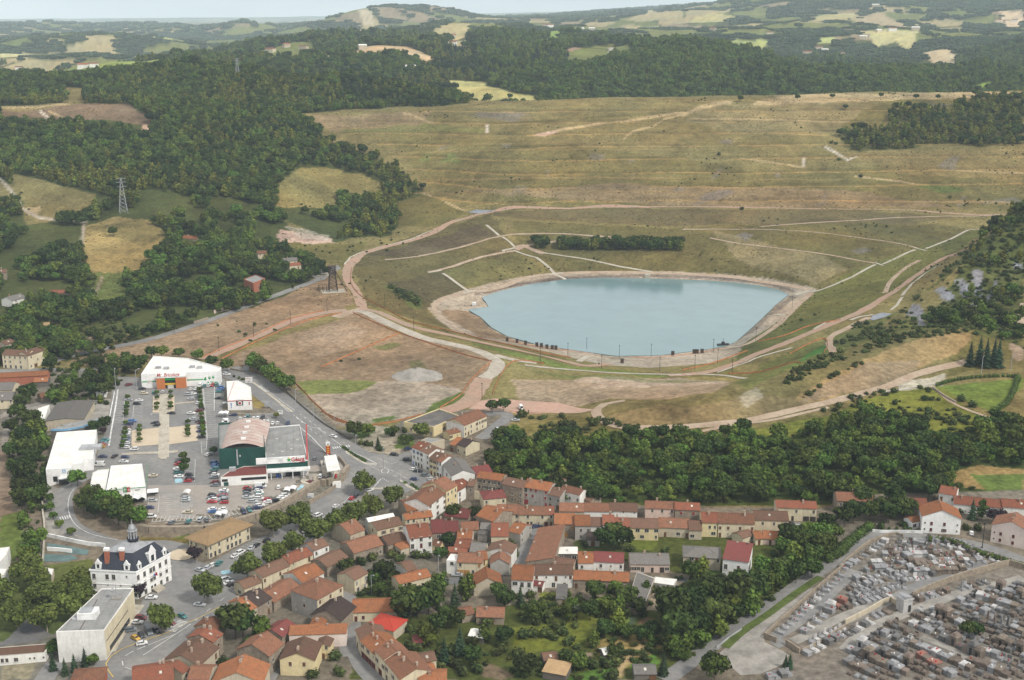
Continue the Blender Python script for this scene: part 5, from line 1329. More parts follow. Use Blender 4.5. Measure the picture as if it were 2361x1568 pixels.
def house(f,A,B,h,r,roof,wall,rows,label,kind='g',D=None,pitch=.40,sh='brown',right=(),left=(),side=1,ch=1,rise=1.2,wl=None,name='house',cat='house',group=None,over=.38,dish=0,hide=False):
 a,b,zg=eave_points(f,A,B,h)
 W=math.hypot(b[0]-a[0],b[1]-a[1]);rz=math.atan2(b[1]-a[1],b[0]-a[0])
 bx,by=-math.sin(rz)*side,math.cos(rz)*side
 if D is None:
  Yd=a[1];dz=CAM_H-a[2];dep=math.atan2(dz,Yd)
  rd=r/FR[f][2]/1.7349
  sc=FPX/(Yd*_cp+dz*_sp)
  hd=rd/sc/max(.3,by*math.sin(dep)+pitch*math.cos(dep))
  D=max(4.5,min(2*hd,13.5))
 D_=D*side
 root=empty(name,(a[0],a[1],zg),rz,label,cat,group)
 y0,y1,hh=0.0,D_,h
 lo,hi=min(y0,y1),max(y0,y1)
 zb=min(float(ground(a[0]+bx*D*t+math.cos(rz)*W*s,a[1]+by*D*t+math.sin(rz)*W*s)) for s in (0,.5,1) for t in (0,1))-zg-.4
 rg=D/2*pitch if kind in 'gh' else W/2*pitch if kind=='G' else rise
 wm,o_,th=MB(),over,.14
 rm=MB()
 mid=(y0+y1)/2
 if kind=='g':
  prof=[(lo,zb),(hi,zb),(hi,hh),(mid,hh+rg),(lo,hh)]
  for x,flip in ((0,False),(W,True)):
   p=[(x,y,z) for y,z in prof];wm.quad(p[::-1] if flip==False else p)
  for y,fl in ((lo,0),(hi,1)): p=[(0,y,zb),(W,y,zb),(W,y,hh),(0,y,hh)];wm.quad(p if not fl else p[::-1])
  for s in (-1,1):
   ye=mid+s*(D/2+o_);ze=hh-o_*pitch
   q=[(-.2,ye,ze+.03),(W+.2,ye,ze+.03),(W+.2,mid,hh+rg+.03),(-.2,mid,hh+rg+.03)]
   if s>0: q=[q[1],q[0],q[3],q[2]]
   t=[(x,y,z+th) for x,y,z in q]
   rm.quad(t);rm.quad(q[::-1])
   for k in range(4): rm.quad([q[k],q[(k+1) % 4],t[(k+1) % 4],t[k]])
  rm.tube((-.22,mid,hh+rg+th+.02),(W+.22,mid,hh+rg+th+.02),.13,n=6)
  axis=[(t,mid,hh+rg) for t in (0,W)]
 elif kind=='G':
  xm=W/2
  for y,fl in ((lo,0),(hi,1)):
   p=[(0,y,zb),(W,y,zb),(W,y,hh),(xm,y,hh+rg),(0,y,hh)];wm.quad(p if not fl else p[::-1])
  for x,fl in ((0,1),(W,0)): p=[(x,lo,zb),(x,hi,zb),(x,hi,hh),(x,lo,hh)];wm.quad(p if not fl else p[::-1])
  for s in (-1,1):
   xe=xm+s*(W/2+o_);ze=hh-o_*pitch
   q=[(xe,lo-.3,ze+.03),(xe,hi+.2,ze+.03),(xm,hi+.2,hh+rg+.03),(xm,lo-.3,hh+rg+.03)]
   if s<0: q=[q[1],q[0],q[3],q[2]]
   t=[(x,y,z+th) for x,y,z in q]
   rm.quad(t);rm.quad(q[::-1])
   for k in range(4): rm.quad([q[k],q[(k+1) % 4],t[(k+1) % 4],t[k]])
  rm.tube((xm,lo-.3,hh+rg+th+.02),(xm,hi+.2,hh+rg+th+.02),.13,n=6)
  axis=[(xm,lo+.5,hh+rg),(xm,hi-.5,hh+rg)]
 elif kind=='h':
  wm.prism([(0,lo),(W,lo),(W,hi),(0,hi)],zb,hh)
  k=min(D,W)/2
  e=[(-o_,lo-o_,hh),(W+o_,lo-o_,hh),(W+o_,hi+o_,hh),(-o_,hi+o_,hh)]
  rg=k*pitch
  if W>=D: p,q=(k,mid,hh+rg),(W-k,mid,hh+rg)
  else: p,q=(W/2,lo+k,hh+rg),(W/2,hi-k,hh+rg)
  if W>=D:
   for P in ([e[0],e[1],q,p],[e[1],e[2],q],[e[2],e[3],p,q],[e[3],e[0],p]): rm.quad(P)
  else:
   for P in ([e[0],e[1],p],[e[1],e[2],q,p],[e[2],e[3],q],[e[3],e[0],p,q]): rm.quad(P)
  rm.quad([(x,y,z-.12) for x,y,z in e][::-1])
  for i in range(4):
   u,v=e[i],e[(i+1) % 4];rm.quad([(u[0],u[1],u[2]-.12),(v[0],v[1],v[2]-.12),v,u])
  rm.tube(p,q,.14,n=6)
  for u,v in ((e[0],p),(e[1],q if W>=D else p),(e[2],q),(e[3],p if W>=D else q)): rm.tube(u,v,.10,n=5)
  axis=[p,q]
 else:
  z1=hh+rise
  ylo,yhi=(hh,z1) if side>0 else (z1,hh)
  wm.prism([(0,lo),(W,lo),(W,hi),(0,hi)],zb,[ylo,ylo,yhi,yhi])
  g=(yhi-ylo)/(hi-lo)
  rm.prism([(-.2,lo-.3),(W+.2,lo-.3),(W+.2,hi+.3),(-.2,hi+.3)],[ylo-.3*g+.02,ylo-.3*g+.02,yhi+.3*g+.02,yhi+.3*g+.02],[ylo-.3*g+.16,ylo-.3*g+.16,yhi+.3*g+.16,yhi+.3*g+.16])
  axis=[(0,hi-.5,yhi-.5),(W,hi-.5,yhi-.5)]
 wm.build('wall',WL[wall],root)
 if wl:
  sk=MB();sk.box(-.03,-.005,lo+.02,hi-.02,zb,hh-.02);tag(sk.build('gable_facing',WL[wl],root))
 ro=rm.build('roof',RF[roof],root)
 q=random.Random(int(a[0]*7+a[1]*3))
 for k in range(ch):
  t=q.uniform(.12,.88);e=Vector(axis[0]).lerp(Vector(axis[1]),t)
  c=put_unit('chimney','chimney',ro,e.x,e.y+(q.choice((-1,1))*D*.12 if kind=='g' else 0),e.z-.1,q.uniform(.7,1.1),q.uniform(.75,1.25),0 if q.random()<.5 else math.pi/2)
 if q.random()<.35 and kind in 'gG':
  sg=MB();xk=W*q.uniform(.25,.75)
  if kind=='g':
   y_=-side*D*.24;zz=hh+rg-D*.24*pitch+th+.03
   sl=pitch*side
   yc=mid+y_
   p=[(xk-.4,yc-.5*side,zz-.5*abs(sl)),(xk+.4,yc-.5*side,zz-.5*abs(sl)),(xk+.4,yc+.5*side,zz+.5*abs(sl)),(xk-.4,yc+.5*side,zz+.5*abs(sl))]
   tp=[(x,y,z+.08) for x,y,z in p]
   sg.quad(tp if side>0 else tp[::-1])
   for k in range(4): sg.quad([p[k],p[(k+1) % 4],tp[(k+1) % 4],tp[k]])
   sg.build('roof_light',M_FRAME,ro)
 openings(root,rows,W,(0,-.0 if side>0 else 0),0,sh)
 if right: openings(root,right,D,(W,0) if side>0 else (W,D_),math.pi/2,sh)
 if left: openings(root,left,D,(0,D_) if side>0 else (0,0),-math.pi/2,sh)
 HOUSES.append((a,b,D,root))
 return root
def block(f,pts,h,roof,wall,label,name='building',cat='building',parapet=.5,rows=None,sh='grey',zfix=None,fl=2.75,dens=1):
 """flat-roofed building from its roof corners (picture points, front edge first, anticlockwise seen from above)"""
 zg=0.0
 for _ in range(4):
  P=[on_plane(*fr(f,*p),zg+h) for p in pts];zg=float(np.mean([ground(p[0],p[1]) for p in P])) if zfix is None else zfix
 o=P[0];rz=math.atan2(P[1][1]-o[1],P[1][0]-o[0]);c,s=math.cos(-rz),math.sin(-rz)
 L=[((p[0]-o[0])*c-(p[1]-o[1])*s,(p[0]-o[0])*s+(p[1]-o[1])*c) for p in P]
 root=empty(name,(o[0],o[1],zg),rz,label,cat)
 zb=min(float(ground(p[0],p[1])) for p in P)-zg-.4
 wm=MB();wm.prism(L,zb,h-.02);wm.build('wall',WL[wall],root)
 n=len(L);cx,cy=sum(p[0] for p in L)/n,sum(p[1] for p in L)/n
 I=[(cx+(x-cx)*(1-.5/max(.6,math.hypot(x-cx,y-cy))),cy+(y-cy)*(1-.5/max(.6,math.hypot(x-cx,y-cy)))) for x,y in L]
 rm=MB();rm.prism(I,h-.02,h+.03)
 if roof in ('white','flat') and max(p[0] for p in I)-min(p[0] for p in I)>9:
  ys=np.linspace(min(p[1] for p in I),max(p[1] for p in I),90)
  for x in np.arange(min(p[0] for p in I)+2,max(p[0] for p in I)-1,3.2):
   q=ys[in_poly(np.full(90,x),ys,I)]
   if len(q)>4: rm.box(x-.09,x+.09,q[0],q[-1],h+.031,h+.14)
 ro=rm.build('roof',RF[roof],root)
 if parapet:
  pm=MB()
  for k in range(n):
   a,b,d,e=L[k],L[(k+1) % n],I[(k+1) % n],I[k]
   pm.prism([a,b,d,e],h-.02,h+parapet)
  pm.build('parapet',WL[wall] if parapet>.2 else M_FRAME,root)
 if rows:
  for side_i,rw in rows.items():
   a,b=L[side_i],L[(side_i+1) % n]
   openings(root,rw,math.hypot(b[0]-a[0],b[1]-a[1]),a,math.atan2(b[1]-a[1],b[0]-a[0]),sh,fl)
 return root,L,ro
H=house
# ----the old town,street by street (picture positions of the eaves,heights in metres)
block('M1',[(780,330),(1213,403),(1590,240),(1290,137)],4.5,'black','yellow','long low hall with black felt roof and yellow walls beside the little park',rows={0: ('.W...D',),1: ('.L..',)})
H('M1',(1655,370),(1985,230),6.5,95,'rust','cream',('WDW.W.W.','W.W.SWSS'),'long two storey cream house with rust roof joined to the black roofed hall',wl='white')
H('M1',(1445,500),(1665,440),3.2,50,'rust','yellow',('S.w.S',),'low yellow house with rust roof in front of the long cream house')
H('M1',(1550,645),(1680,688),4.6,90,'dark','cream',('W.W',),'cream house with dark grey roof below the small yellow house')
H('M1',(1452,640),(1548,668),3.8,100,'orange','stone',('G.',),'orange roofed stone lean-to attached to the dark roofed cream house',ch=0)
block('M1',[(1030,590),(1180,628),(1372,575),(1120,552)],4.8,'flat','beige','beige workshop with pale flat roof behind the cafe corner',parapet=.25)
H('M1',(900,685),(1012,728),9,95,'red','white',('DTT','WW','SS'),'tall white corner house with blue shutters and cafe front',sh='blue',ch=2,D=9)
H('M1',(1016,730),(1145,790),9,95,'brown','white',('D.L','W.W','S.W'),'tall white house with brown roof next to the blue shuttered corner house',D=9)
H('M1',(1152,840),(1252,876),8.4,95,'brown','yellow',('DT','LL','SS'),'narrow house with bright yellow shop front in the cafe terrace',D=9,sh='wine')
H('M1',(1256,878),(1328,906),8.2,105,'rust','white',('TD','W.','WW'),'narrow white house with red awning at the end of the cafe terrace',D=9)
H('M1',(1332,908),(1478,1108),7,85,'grey','white',('W.W.W','S.S.S'),'white house with long grey slate roof running down the street from the cafes',D=11)
H('M1',(1700,1240),(1800,1252),6.5,90,'brown','stone',('','W'),'narrow stone house with brown roof squeezed behind the grey slate roof')
H('M1',(1830,1085),(2065,1042),5,105,'maroon','stone',('','W.W'),'stone cottage with worn maroon roof at the foot of the wooded bank',ch=2)
H('M1',(1845,1125),(2200,1172),8.6,88,'orange','stone',('.D.w.w','CSSCC','SCCSC'),'tall rubble stone house with orange roof and five bays of dark shutters',sh='dark',ch=0)
H('M1',(2206,1216),(2505,1281),8,95,'brown','stone',('D.W.W','W.W.W','w.w.w'),'rubble stone house with brown roof between the orange roofed stone houses',sh='dark')
H('M2',(157,535),(525,598),8,115,'orange','grey',('G.w.D','CC.C','TCC.C'),'grey stone house with orange roof and red shutters',sh='red',ch=2)
H('M2',(522,642),(690,680),6.5,105,'brown','grey',('D.G','W.W'),'grey rendered house with brown roof and a satellite dish between two lanes')
H('M2',(692,585),(975,655),7,75,'rust','white',('W.D.W','W.W.W'),'square white house with rust roof standing against the bank',ch=2)
H('M2',(450,430),(660,490),4.5,70,'orange','stone',('','.W.'),'small orange roofed house set back against the trees',ch=0)
H('M2',(985,690),(1130,750),3.5,70,'brown','stone',('.D',),'old stone outhouse with sagging brown roof under the bank',ch=1)
H('M1',(1397,1325),(1556,1236),9,125,'rust','yellow',('.W.','W.W','WWW'),'tall yellow stone house with rust roof beside the big white house',ch=2,sh='dark')
H('M1',(1562,1325),(1745,1215),6,130,'red','white',('D.W','T.W'),'red roofed house with a wooden balcony behind the tall yellow house',D=8)
H('M1',(1142,1540),(1395,1345),8,140,'rust','white',('D.S.S','C.S.S','S.S.S'),'big white three storey house with rust roof near the avenue',ch=3,D=12)
H('P1',(453,190),(590,168),5.5,85,'orange','stone',('','.W.W'),'orange roofed stone house with a skylight beside the avenue trees',ch=1)
H('P1',(440,256),(655,228),5.4,45,'orange','cream',('D.WW','WW.WW'),'long cream house with orange roof below the big white house',ch=2)
H('P1',(215,340),(418,292),6,60,'brown','cream',('D.w.','.S.S.S'),'cream house with brown roof and three upper windows by the avenue',ch=1,left=('','C'))
H('P1',(150,278),(355,238),5.4,32,'white','white',('',),'white house with pale glazed roof right behind the brown roofed cream house',ch=0)
H('P1',(30,520),(262,452),4.5,80,'rust','stone',('D.W.W',),'long stone barn with rust roof above the gardens',ch=1)
H('P1',(2,375),(116,332),5,80,'rust','beige',('W.D',),'beige house with rust roof hidden behind the long stone barn',ch=1)
H('P1',(302,456),(452,412),4.5,60,'brown','stone',('G.W',),'brown roofed stone outbuilding above the small orange hipped roof',ch=1)
H('P1',(405,487),(505,458),4,42,'orange','beige',('W.W',),'small beige house with bright orange hipped roof',kind='h',D=6,ch=0,left=('WD',))
H('P1',(477,406),(650,383),7.6,118,'red','white',('D.W.','T.D.T','W.T.W'),'tall white house with red roof and iron balcony amid the gardens',ch=3,sh='wine')
H('P1',(652,362),(755,356),6,112,'maroon','stone',('','.L.'),'stone house with dark red roof and high gable, left of its twin',ch=1)
H('P1',(762,352),(862,348),6,82,'maroon','stone',('','W.'),'stone house with dark red roof next to the tree in the court',ch=1)
H('P1',(746,224),(938,244),3.2,68,'maroon','stone',('G.',),'long low dark red roof beside the beige court wall',ch=0)
H('P1',(1002,222),(1136,268),6.5,125,'orange','stone',('',''),'large steep orange roof over a stone barn in the middle of the town',ch=1,D=13)
H('P1',(1060,92),(1238,78),6,45,'maroon','cream',('','W..W'),'cream house with dark red hipped roof beside the beige court wall',kind='h',ch=1,D=9)
H('P1',(1165,206),(1346,209),5.2,70,'rust','cream',('','.W..W.'),'cream house with rust roof and two upper windows at the town centre',ch=0)
H('P1',(885,336),(1020,331),4.5,60,'rust','stone',('',''),'rust roofed stone shed between the dark red roofs and the grey sheds',ch=0)
H('P1',(1032,326),(1130,331),4.8,45,'grey','grey',('',),'grey corrugated shed roof above its smaller twin',ch=0,name='shed',cat='shed')
H('P1',(1012,362),(1084,374),3.4,30,'grey','grey',('',),'small grey corrugated shed roof below the larger one',ch=0,name='shed',cat='shed')
H('P1',(850,402),(968,404),5,85,'orange','white',('','W..'),'small house with pointed orange roof left of the grey sheds',ch=2,D=8)
H('P1',(828,470),(945,480),4,60,'red','stone',('',),'small red orange roof directly above the white house with garages',ch=0)
H('P1',(780,512),(928,512),3,38,'red','brick',('D.',),'narrow red roofed brick outbuilding left of the white garages',ch=0)
H('P1',(950,506),(1064,514),3.6,65,'grey','beige',('',),'grey ribbed sheet roof beside the white house with garages',ch=0,name='shed',cat='shed')
H('P1',(850,590),(1050,598),5.6,70,'rust','cream',('GGWD','W..C'),'cream house with two orange garage doors facing the court',sh='ochre',ch=1)
block('P1',[(765,582),(850,587),(864,536),(800,530)],5.4,'white','white','white flat roofed loggia attached to the house with orange garages',parapet=.3,rows={0: ('','.L.')})
H('P1',(1027,572),(1092,567),5.4,60,'orange','yellow',('D','D'),'narrow orange roofed house with outside stair right of the garages',ch=0)
H('P1',(1120,386),(1255,386),5,118,'red','cream',('..L',),'red roofed cream house with yellow awning at the lane corner',ch=1)
H('P1',(1258,346),(1350,368),5,68,'orange','grey',('',),'grey stone house with orange roof on the steep lane',ch=1,right=('W.W','W.W'))
H('P1',(1085,502),(1280,526),6,0,'brown','white',('',''),'white gabled house with brown roof and square chimney by the lane',kind='G',D=8,pitch=.36,ch=1)
H('P1',(1112,602),(1262,606),4.8,0,'rust','grey',('',),'grey gabled house with rust roof in front of the white gabled one',kind='G',D=7,pitch=.6,ch=1)
H('P1',(982,776),(1202,766),4.5,0,'orange','beige',('',),'free standing beige garage house with bright orange gabled roof by the court',kind='G',D=9,pitch=.55,ch=0)
H('P1',(455,666),(530,642),4.5,62,'brown','cream',('.W',),'old barn with streaked white gable and brown roof in the gardens',wl='white',ch=0)
H('P1',(392,766),(640,702),4,55,'orange','cream',('w.W.D',),'long low cream house with orange roof beside the dark chestnut tree',ch=0)
H('P1',(35,736),(140,676),6,55,'brown','cream',('TD','C.C'),'cream house with brown roof and small porch on the left lane',sh='grey',ch=0)
H('N1',(15,380),(356,372),3.8,90,'orange','cream',('DC.wWW',),'low cream terrace with orange roof and white parapet wall behind',sh='wine',ch=0)
H('N1',(135,470),(330,522),4,80,'scarlet','beige',('',),'house covered by a bright scarlet sheet roof',kind='h',D=9,ch=0)
H('N1',(45,512),(82,594),6,60,'brown','cream',('D.','.W'),'first street house with brown roof at the top of the lower lane',D=9,ch=2)
H('N1',(84,596),(190,700),6,70,'orange','cream',('GGGG','S.S.w'),'cream street house with orange roof and a row of wine red garage doors',sh='wine',D=10,ch=2)
H('N1',(192,668),(262,742),7.5,40,'rust','cream',('G','S.S'),'raised street house with small orange front roof',sh='wine',D=9,ch=2)
H('N1',(266,746),(386,892),7,80,'rust','cream',('D.W.W','S.S.S'),'long rust roofed street house at the bottom edge with black shutters',sh='dark',D=11,ch=3)
H('N1',(490,772),(658,742),5,35,'brown','cream',('',),'cream rear wing with brown roof behind the lower street houses',ch=0,D=6)
H('N1',(552,868),(665,842),4.5,60,'orange','cream',('',),'bright orange roofed rear wing of the lower street',ch=1,D=7)
H('N1',(520,930),(735,925),5,60,'orange','cream',('',),'orange roof cut by the bottom edge of the lower street',ch=1,D=9)
H('N1',(962,412),(1172,418),3,66,'rust','stone',('.W.D..',),'long rust roofed stone cabin in the middle of the gardens',ch=1)
H('N1',(856,408),(952,386),3,55,'rust','stone',('',),'short wing with patched rust roof joined to the stone cabin',ch=0,D=6)
H('P2',(-8,432),(160,440),6,140,'orange','white',('','LTT'),'white house with big orange roof on the slope below the lane',ch=0,D=13)
H('P2',(107,292),(207,25),5,0,'rust','stone',('',),'very long rust red hall roof sloping up beside the grey lane',kind='m',side=-1,D=11,rise=2.6,ch=3)
H('P2',(172,394),(480,392),5.6,72,'brown','white',('G..T.D.','C.w.D.wC'),'white house with brown roof and stone stair by the long hall',ch=1,D=9)
H('P2',(312,302),(480,327),5.6,58,'brown','beige',('',),'beige rear house with brown roof touching the long red hall',ch=0,D=6)
H('P2',(362,226),(516,226),3.4,45,'white','dark',('L.L',),'open shed with cream sheet roof behind the white houses',ch=0,name='shed',cat='shed',D=6)
H('P2',(522,299),(640,301),6.2,98,'orange','white',('..','W.'),'white house with orange roof joined to a dark red roofed one',ch=1,D=10)
H('P2',(642,287),(880,299),6.2,62,'maroon','white',('.W.W..','.W.w.W'),'white house with dark red roof beside the orange roofed white one',ch=0,D=9,right=('','W'))
H('P2',(484,431),(922,449),3.8,64,'orange','stone',('D.W.TW.w.W',),'long low stone workshop with orange roof below the white houses',ch=3,D=8)
H('P2',(162,477),(236,487),2.7,42,'maroon','white',('.G',),'small red porch roof in front of the white house with stone stair',ch=0,D=4,name='shed',cat='shed')
H('P2',(347,586),(428,589),2.6,0,'black','stone',('.D',),'black felt garden shed beside the small lawn',kind='m',D=10,rise=.9,ch=0,name='shed',cat='shed')
H('P2',(936,309),(1246,312),3.6,92,'grey','pink',('SST.D.GL',),'pink bungalow with grey roof and two white chimneys',sh='dark',ch=2,D=10)
block('P2',[(903,627),(1046,640),(1128,421),(988,370)],4,'grey','stone','large grey fibre cement shed beside the sandy yard',name='shed',cat='shed',parapet=.05)
block('P2',[(1106,456),(1282,481),(1306,430),(1131,410)],3,'white','grey','translucent white lean-to roof at the end of the sandy yard',name='shed',cat='shed',parapet=.05)
H('M2',(-75,925),(86,931),5.5,125,'rust','cream',('D.W','W.W'),'cream house with rust roof at the left end of the front row',ch=0)
H('M2',(90,936),(514,941),5.5,133,'rust','cream',('D.DW.w.G','..W...W.'),'long cream house with orange brown roof in the front row above the lane',ch=1,D=9,sh='wine')
H('M2',(516,937),(606,937),5.5,130,'red','beige',('D','W'),'narrow red roofed house in the front row above the lane',ch=0,D=9)
H('M2',(611,1071),(905,1076),6,182,'orange','stone',('.G.','...C'),'stone house with bright orange roof and outside stair at the lane corner',sh='ochre',ch=0,D=11)
H('M2',(911,1096),(1130,1097),6.6,200,'orange','grey',('.W.W','.W.W'),'grey house with orange roof and four stone framed windows',ch=0,D=11)
H('M2',(1136,1101),(1306,1106),6,152,'brown','white',('','..W.'),'narrow white house with brown roof right of the grey one',ch=0,D=9)
H('M2',(1077,1302),(1262,1312),2.8,138,'dark','grey',('.G.',),'grey flat pitched garage roof in the yard of the front row',ch=0,D=8,name='shed',cat='shed')
H('M2',(1313,1081),(1480,1083),7,182,'red','white',('',''),'left half of the big red roof with two white chimneys',ch=1,D=10)
H('M2',(1481,1161),(1708,1167),5,230,'red','white',('','W..L'),'right half of the big red roof with two white chimneys, lower eaves',ch=2,D=13)
H('M2',(1716,1126),(2120,1136),5.6,182,'brown','yellow',('D.L..W','.L.L.L'),'yellow house with brown roof and three wide shuttered windows over a lawn',ch=0,D=10,sh='green')
H('M3',(-232,1118),(206,1136),4.4,150,'rust','beige',('.D..L.D',),'beige house with long rust roof right of the yellow one',ch=1,D=10)
H('M3',(208,1160),(390,1164),4.4,170,'brown','beige',('L.',),'beige house with brown roof and brick framed window',ch=0,D=10)
H('M2',(682,886),(1040,891),5,120,'rust','beige',('','..'),'rust roofed house at the left end of the back row under the trees',ch=1,D=9)
H('M2',(1042,886),(1400,892),5,135,'rust','white',('',''),'white house with rust roof in the back row behind the narrow white house',ch=0,D=9)
H('M2',(1412,881),(1812,894),5,142,'brown','white',('','w.w.w'),'white house with brown roof in the back row under the trees',ch=1,D=9)
H('M2',(1927,841),(2350,856),5.6,112,'rust','pink',('','.W.W.W'),'pink house with rust roof in the back row under the trees',ch=1,D=8,sh='dark')
H('M3',(2,862),(362,876),6,106,'red','stone',('','.C..C.'),'stone house with red roof and closed red shutters in the back row',sh='red',ch=1,D=8)
H('M3',(396,1051),(620,1056),6.5,202,'red','yellow',('.L','.WW'),'narrow yellow house with red roof and a white awning over the garden',ch=2,D=11)
H('M3',(631,1061),(1154,1076),6.5,212,'rust','cream',('D.w.DD...','C.C..C..C'),'wide cream house with rust roof and brown shutters in the front row',ch=2,D=11)
H('M3',(1152,1011),(1650,1026),6,186,'brown','cream',('','.W.W.W'),'cream house with patched brown roof right of the wide cream house',ch=1,D=10)
H('M3',(1282,1282),(1630,1302),2.8,150,'orange','pink',('.D..W',),'low bright orange roof in front of the patched brown roof',ch=0,D=8)
H('M3',(1172,1292),(1280,1286),2.8,170,'orange','cream',('D',),'small orange lean-to left of the low bright orange roof',ch=0,D=8)
H('M3',(986,1282),(1166,1216),3,105,'brown','cream',('.L',),'brown roofed garage in front of the wide cream house',ch=0,D=6,name='shed',cat='shed')
H('M3',(1472,831),(2060,852),6,108,'red','cream',('.WD.GG','...W..W'),'cream house with red roof and big black garage door by the zebra crossing',sh='dark',ch=1,D=8)
H('P3',(68,446),(362,463),5.4,74,'grey','beige',('.G....','.LD.D.W'),'beige bungalow with grey hipped roof on a raised lawn',kind='h',D=10,ch=0,sh='wine')
H('P3',(380,466),(583,494),7.2,0,'maroon','clean',('.GGD','T.C.'),'free standing white house with mossy dark red roof and garage',kind='m',D=12,rise=2.4,ch=3,sh='wine',right=('','W.T.W'))
H('M4',(0,642),(458,656),6,140,'rust','stone',('','W.W.W'),'long rust roofed house behind the trees left of the white gabled house',ch=3,D=10)
H('M4',(905,712),(1150,716),6,140,'red','stone',('',''),'dark red roof half hidden behind trees left of the white gabled house',ch=0,D=9)
H('M4',(1287,541),(1497,577),6.5,122,'red','white',('','D.W'),'upper white house with red roof and white verge behind the gabled house',ch=1,D=9)
H('M4',(1476,676),(2086,732),4.4,130,'red','white',('.W.....W.W.',),'long white house with red roof behind the dark conifer',ch=1,D=9)
H('M4',(2092,716),(2430,742),5,146,'red','white',('.WW.D',),'white house with red roof cut by the right edge of the picture',ch=1,D=9)
H('M4',(1077,836),(1568,872),7.4,0,'orange','clean',('wC.S.w','wC.C.w'),'large white gabled house with orange roof beside the cemetery road',kind='G',D=11,pitch=.42,ch=2,sh='wine')
H('M4',(947,916),(1080,886),3.4,85,'orange','clean',('LD',),'small orange roofed annex of the large white gabled house',ch=0,D=5,sh='wine')
H('M4',(1957,946),(2440,1046),7.6,0,'rust','palepink',('wC.C.w','wC.C.w'),'pale pink gabled house at the right edge by the cemetery road',kind='G',D=11,pitch=.42,ch=2,sh='wine')
H('L4',(1870,1342),(2075,1262),6,98,'brown','white',('','W.W'),'white house with brown roof beside the avenue plane trees',ch=2,left=('','.W'),D=8)
H('L4',(1545,1517),(1860,1387),5.4,80,'red','cream',('','w.D'),'cream house with red orange roof in the row along the avenue',ch=2,D=8)
H('L4',(2052,1562),(2330,1422),4.4,90,'brown','stone',('',),'brown roofed barn behind the avenue row',ch=0,D=9)
H('L6',(1182,186),(1545,26),6,90,'brown','cream',('','C...C.w'),'cream house with brown roof and closed shutters in the row along the avenue',ch=1,D=8)
H('L6',(936,336),(1168,246),4.2,62,'brown','cream',('..W',),'low cream house with brown roof at the square end of the avenue row',ch=1,D=7,left=('L',))
H('L6',(1712,252),(2008,122),4.6,128,'orange','white',('D.W.W',),'white house with orange roof turned towards the gardens',ch=0,D=11,sh='dark')
H('L6',(1330,522),(1688,302),3.8,110,'rust','stone',('',),'wide rust brown barn roof beside the grey walled house',ch=1,D=10)
H('L6',(1917,486),(2265,292),8.6,0,'rust','cream',('.W.','C.C.C','C.C.C'),'tall hipped rust roofed house with one grey and one cream wall',kind='h',D=13,ch=3,wl='grey',left=('w..','.C.','.W.'),sh='brown')
H('L6',(1112,576),(1304,462),5.6,130,'dark','stone',('.D','.W'),'stone house with nearly black roof on the square',ch=2,D=11)
H('L6',(1004,630),(1110,574),5.6,100,'orange','beige',('',),'beige gabled house with bright orange roof on the square',ch=2,D=11)
H('L6',(1832,690),(2243,766),5,0,'dark','stone',('',),'stone gabled barn with dark brown roof by the lane',kind='G',D=11,pitch=.5,ch=1)
H('L6',(1802,866),(1982,876),4,150,'orange','stone',('',),'small pyramid orange roof with two tall chimneys',kind='h',D=8,ch=2,pitch=.5)
H('L6',(1537,962),(2308,938),5,0,'orange','palepink',('',),'long blank pale pink wall with a strip of orange roof',kind='m',D=5,rise=.8,ch=1)
H('L6',(1442,986),(1640,838),4.6,100,'maroon','stone',('D.',),'dark red roofed stone house left of the long pink wall',ch=0,D=8)
H('L6',(1412,1287),(1878,1302),6,0,'brown','yellow',('...D','.C.C.'),'yellow gabled house with brown roof and terrace at the bottom',kind='G',D=11,pitch=.42,ch=2)
H('L6',(1906,1102),(2084,1112),5,0,'brown','yellow',('D','.W'),'little yellow tower annex of the yellow gabled house',kind='G',D=5,pitch=.4,ch=0)
H('L6',(832,1152),(1268,1246),7,0,'rust','stone',('','C.'),'rubble stone house with rust roof and open skylight near the bottom',kind='G',D=9,pitch=.5,ch=1,sh='ochre',right=('WW','WW'))
H('L6',(1035,1330),(1232,1336),4,95,'red','cream',('',),'small cream lean-to with dark red roof against the rubble stone house',ch=0,D=6)
H('L6',(322,1376),(590,1132),6,190,'brown','beige',('D.T','W.D'),'beige house with wide brown roof near the zebra crossing',ch=3,D=13)
H('L6',(512,1060),(640,946),7,110,'red','stone',('D','C','C'),'stone house with orange red roof behind the dark garden trees',ch=2,D=10)
H('L6',(560,900),(680,800),6,80,'rust','stone',('',),'rust roof facing the street left of the dark garden trees',ch=1,D=9)
H('L6',(170,1552),(450,1562),6,165,'rust','beige',('',),'rust roofed house at the bottom edge left of the bright orange gable',ch=1,D=9)
H('L6',(500,1600),(1180,1600),6,0,'orange','beige',('',),'broad bright orange roof cut by the bottom edge',kind='G',D=11,pitch=.45,ch=2)
H('L6',(96,1482),(196,1416),6,120,'red','beige',('W','W'),'red roofed house at the bottom corner by the wide brown roof',ch=1,D=9)
H('L5',(1790,1640),(2340,1560),6,230,'red','stone',('',),'red roofed house cut by the bottom edge beside the fountain',ch=2,D=12)
H('L5',(930,1640),(1360,1610),4,200,'rust','brick',('',),'rust roofed brick house cut by the bottom edge below the cream slab building',kind='h',D=10,ch=0)
H('L1',(26,266),(370,282),8.6,90,'brown','cream',('TTTT.','WW.W.','WWWWW'),'cream three storey corner building with brown roof at the left edge',ch=1,D=10)
H('L1',(374,282),(622,196),8.6,80,'brown','cream',('WG.G','.W.','W.W'),'cream wing with gable and garage doors of the left corner building',ch=1,D=9)
H('L1',(80,132),(206,92),6,60,'brown','beige',('W.','W.'),'brown roofed house behind the left corner building',ch=0,D=8)
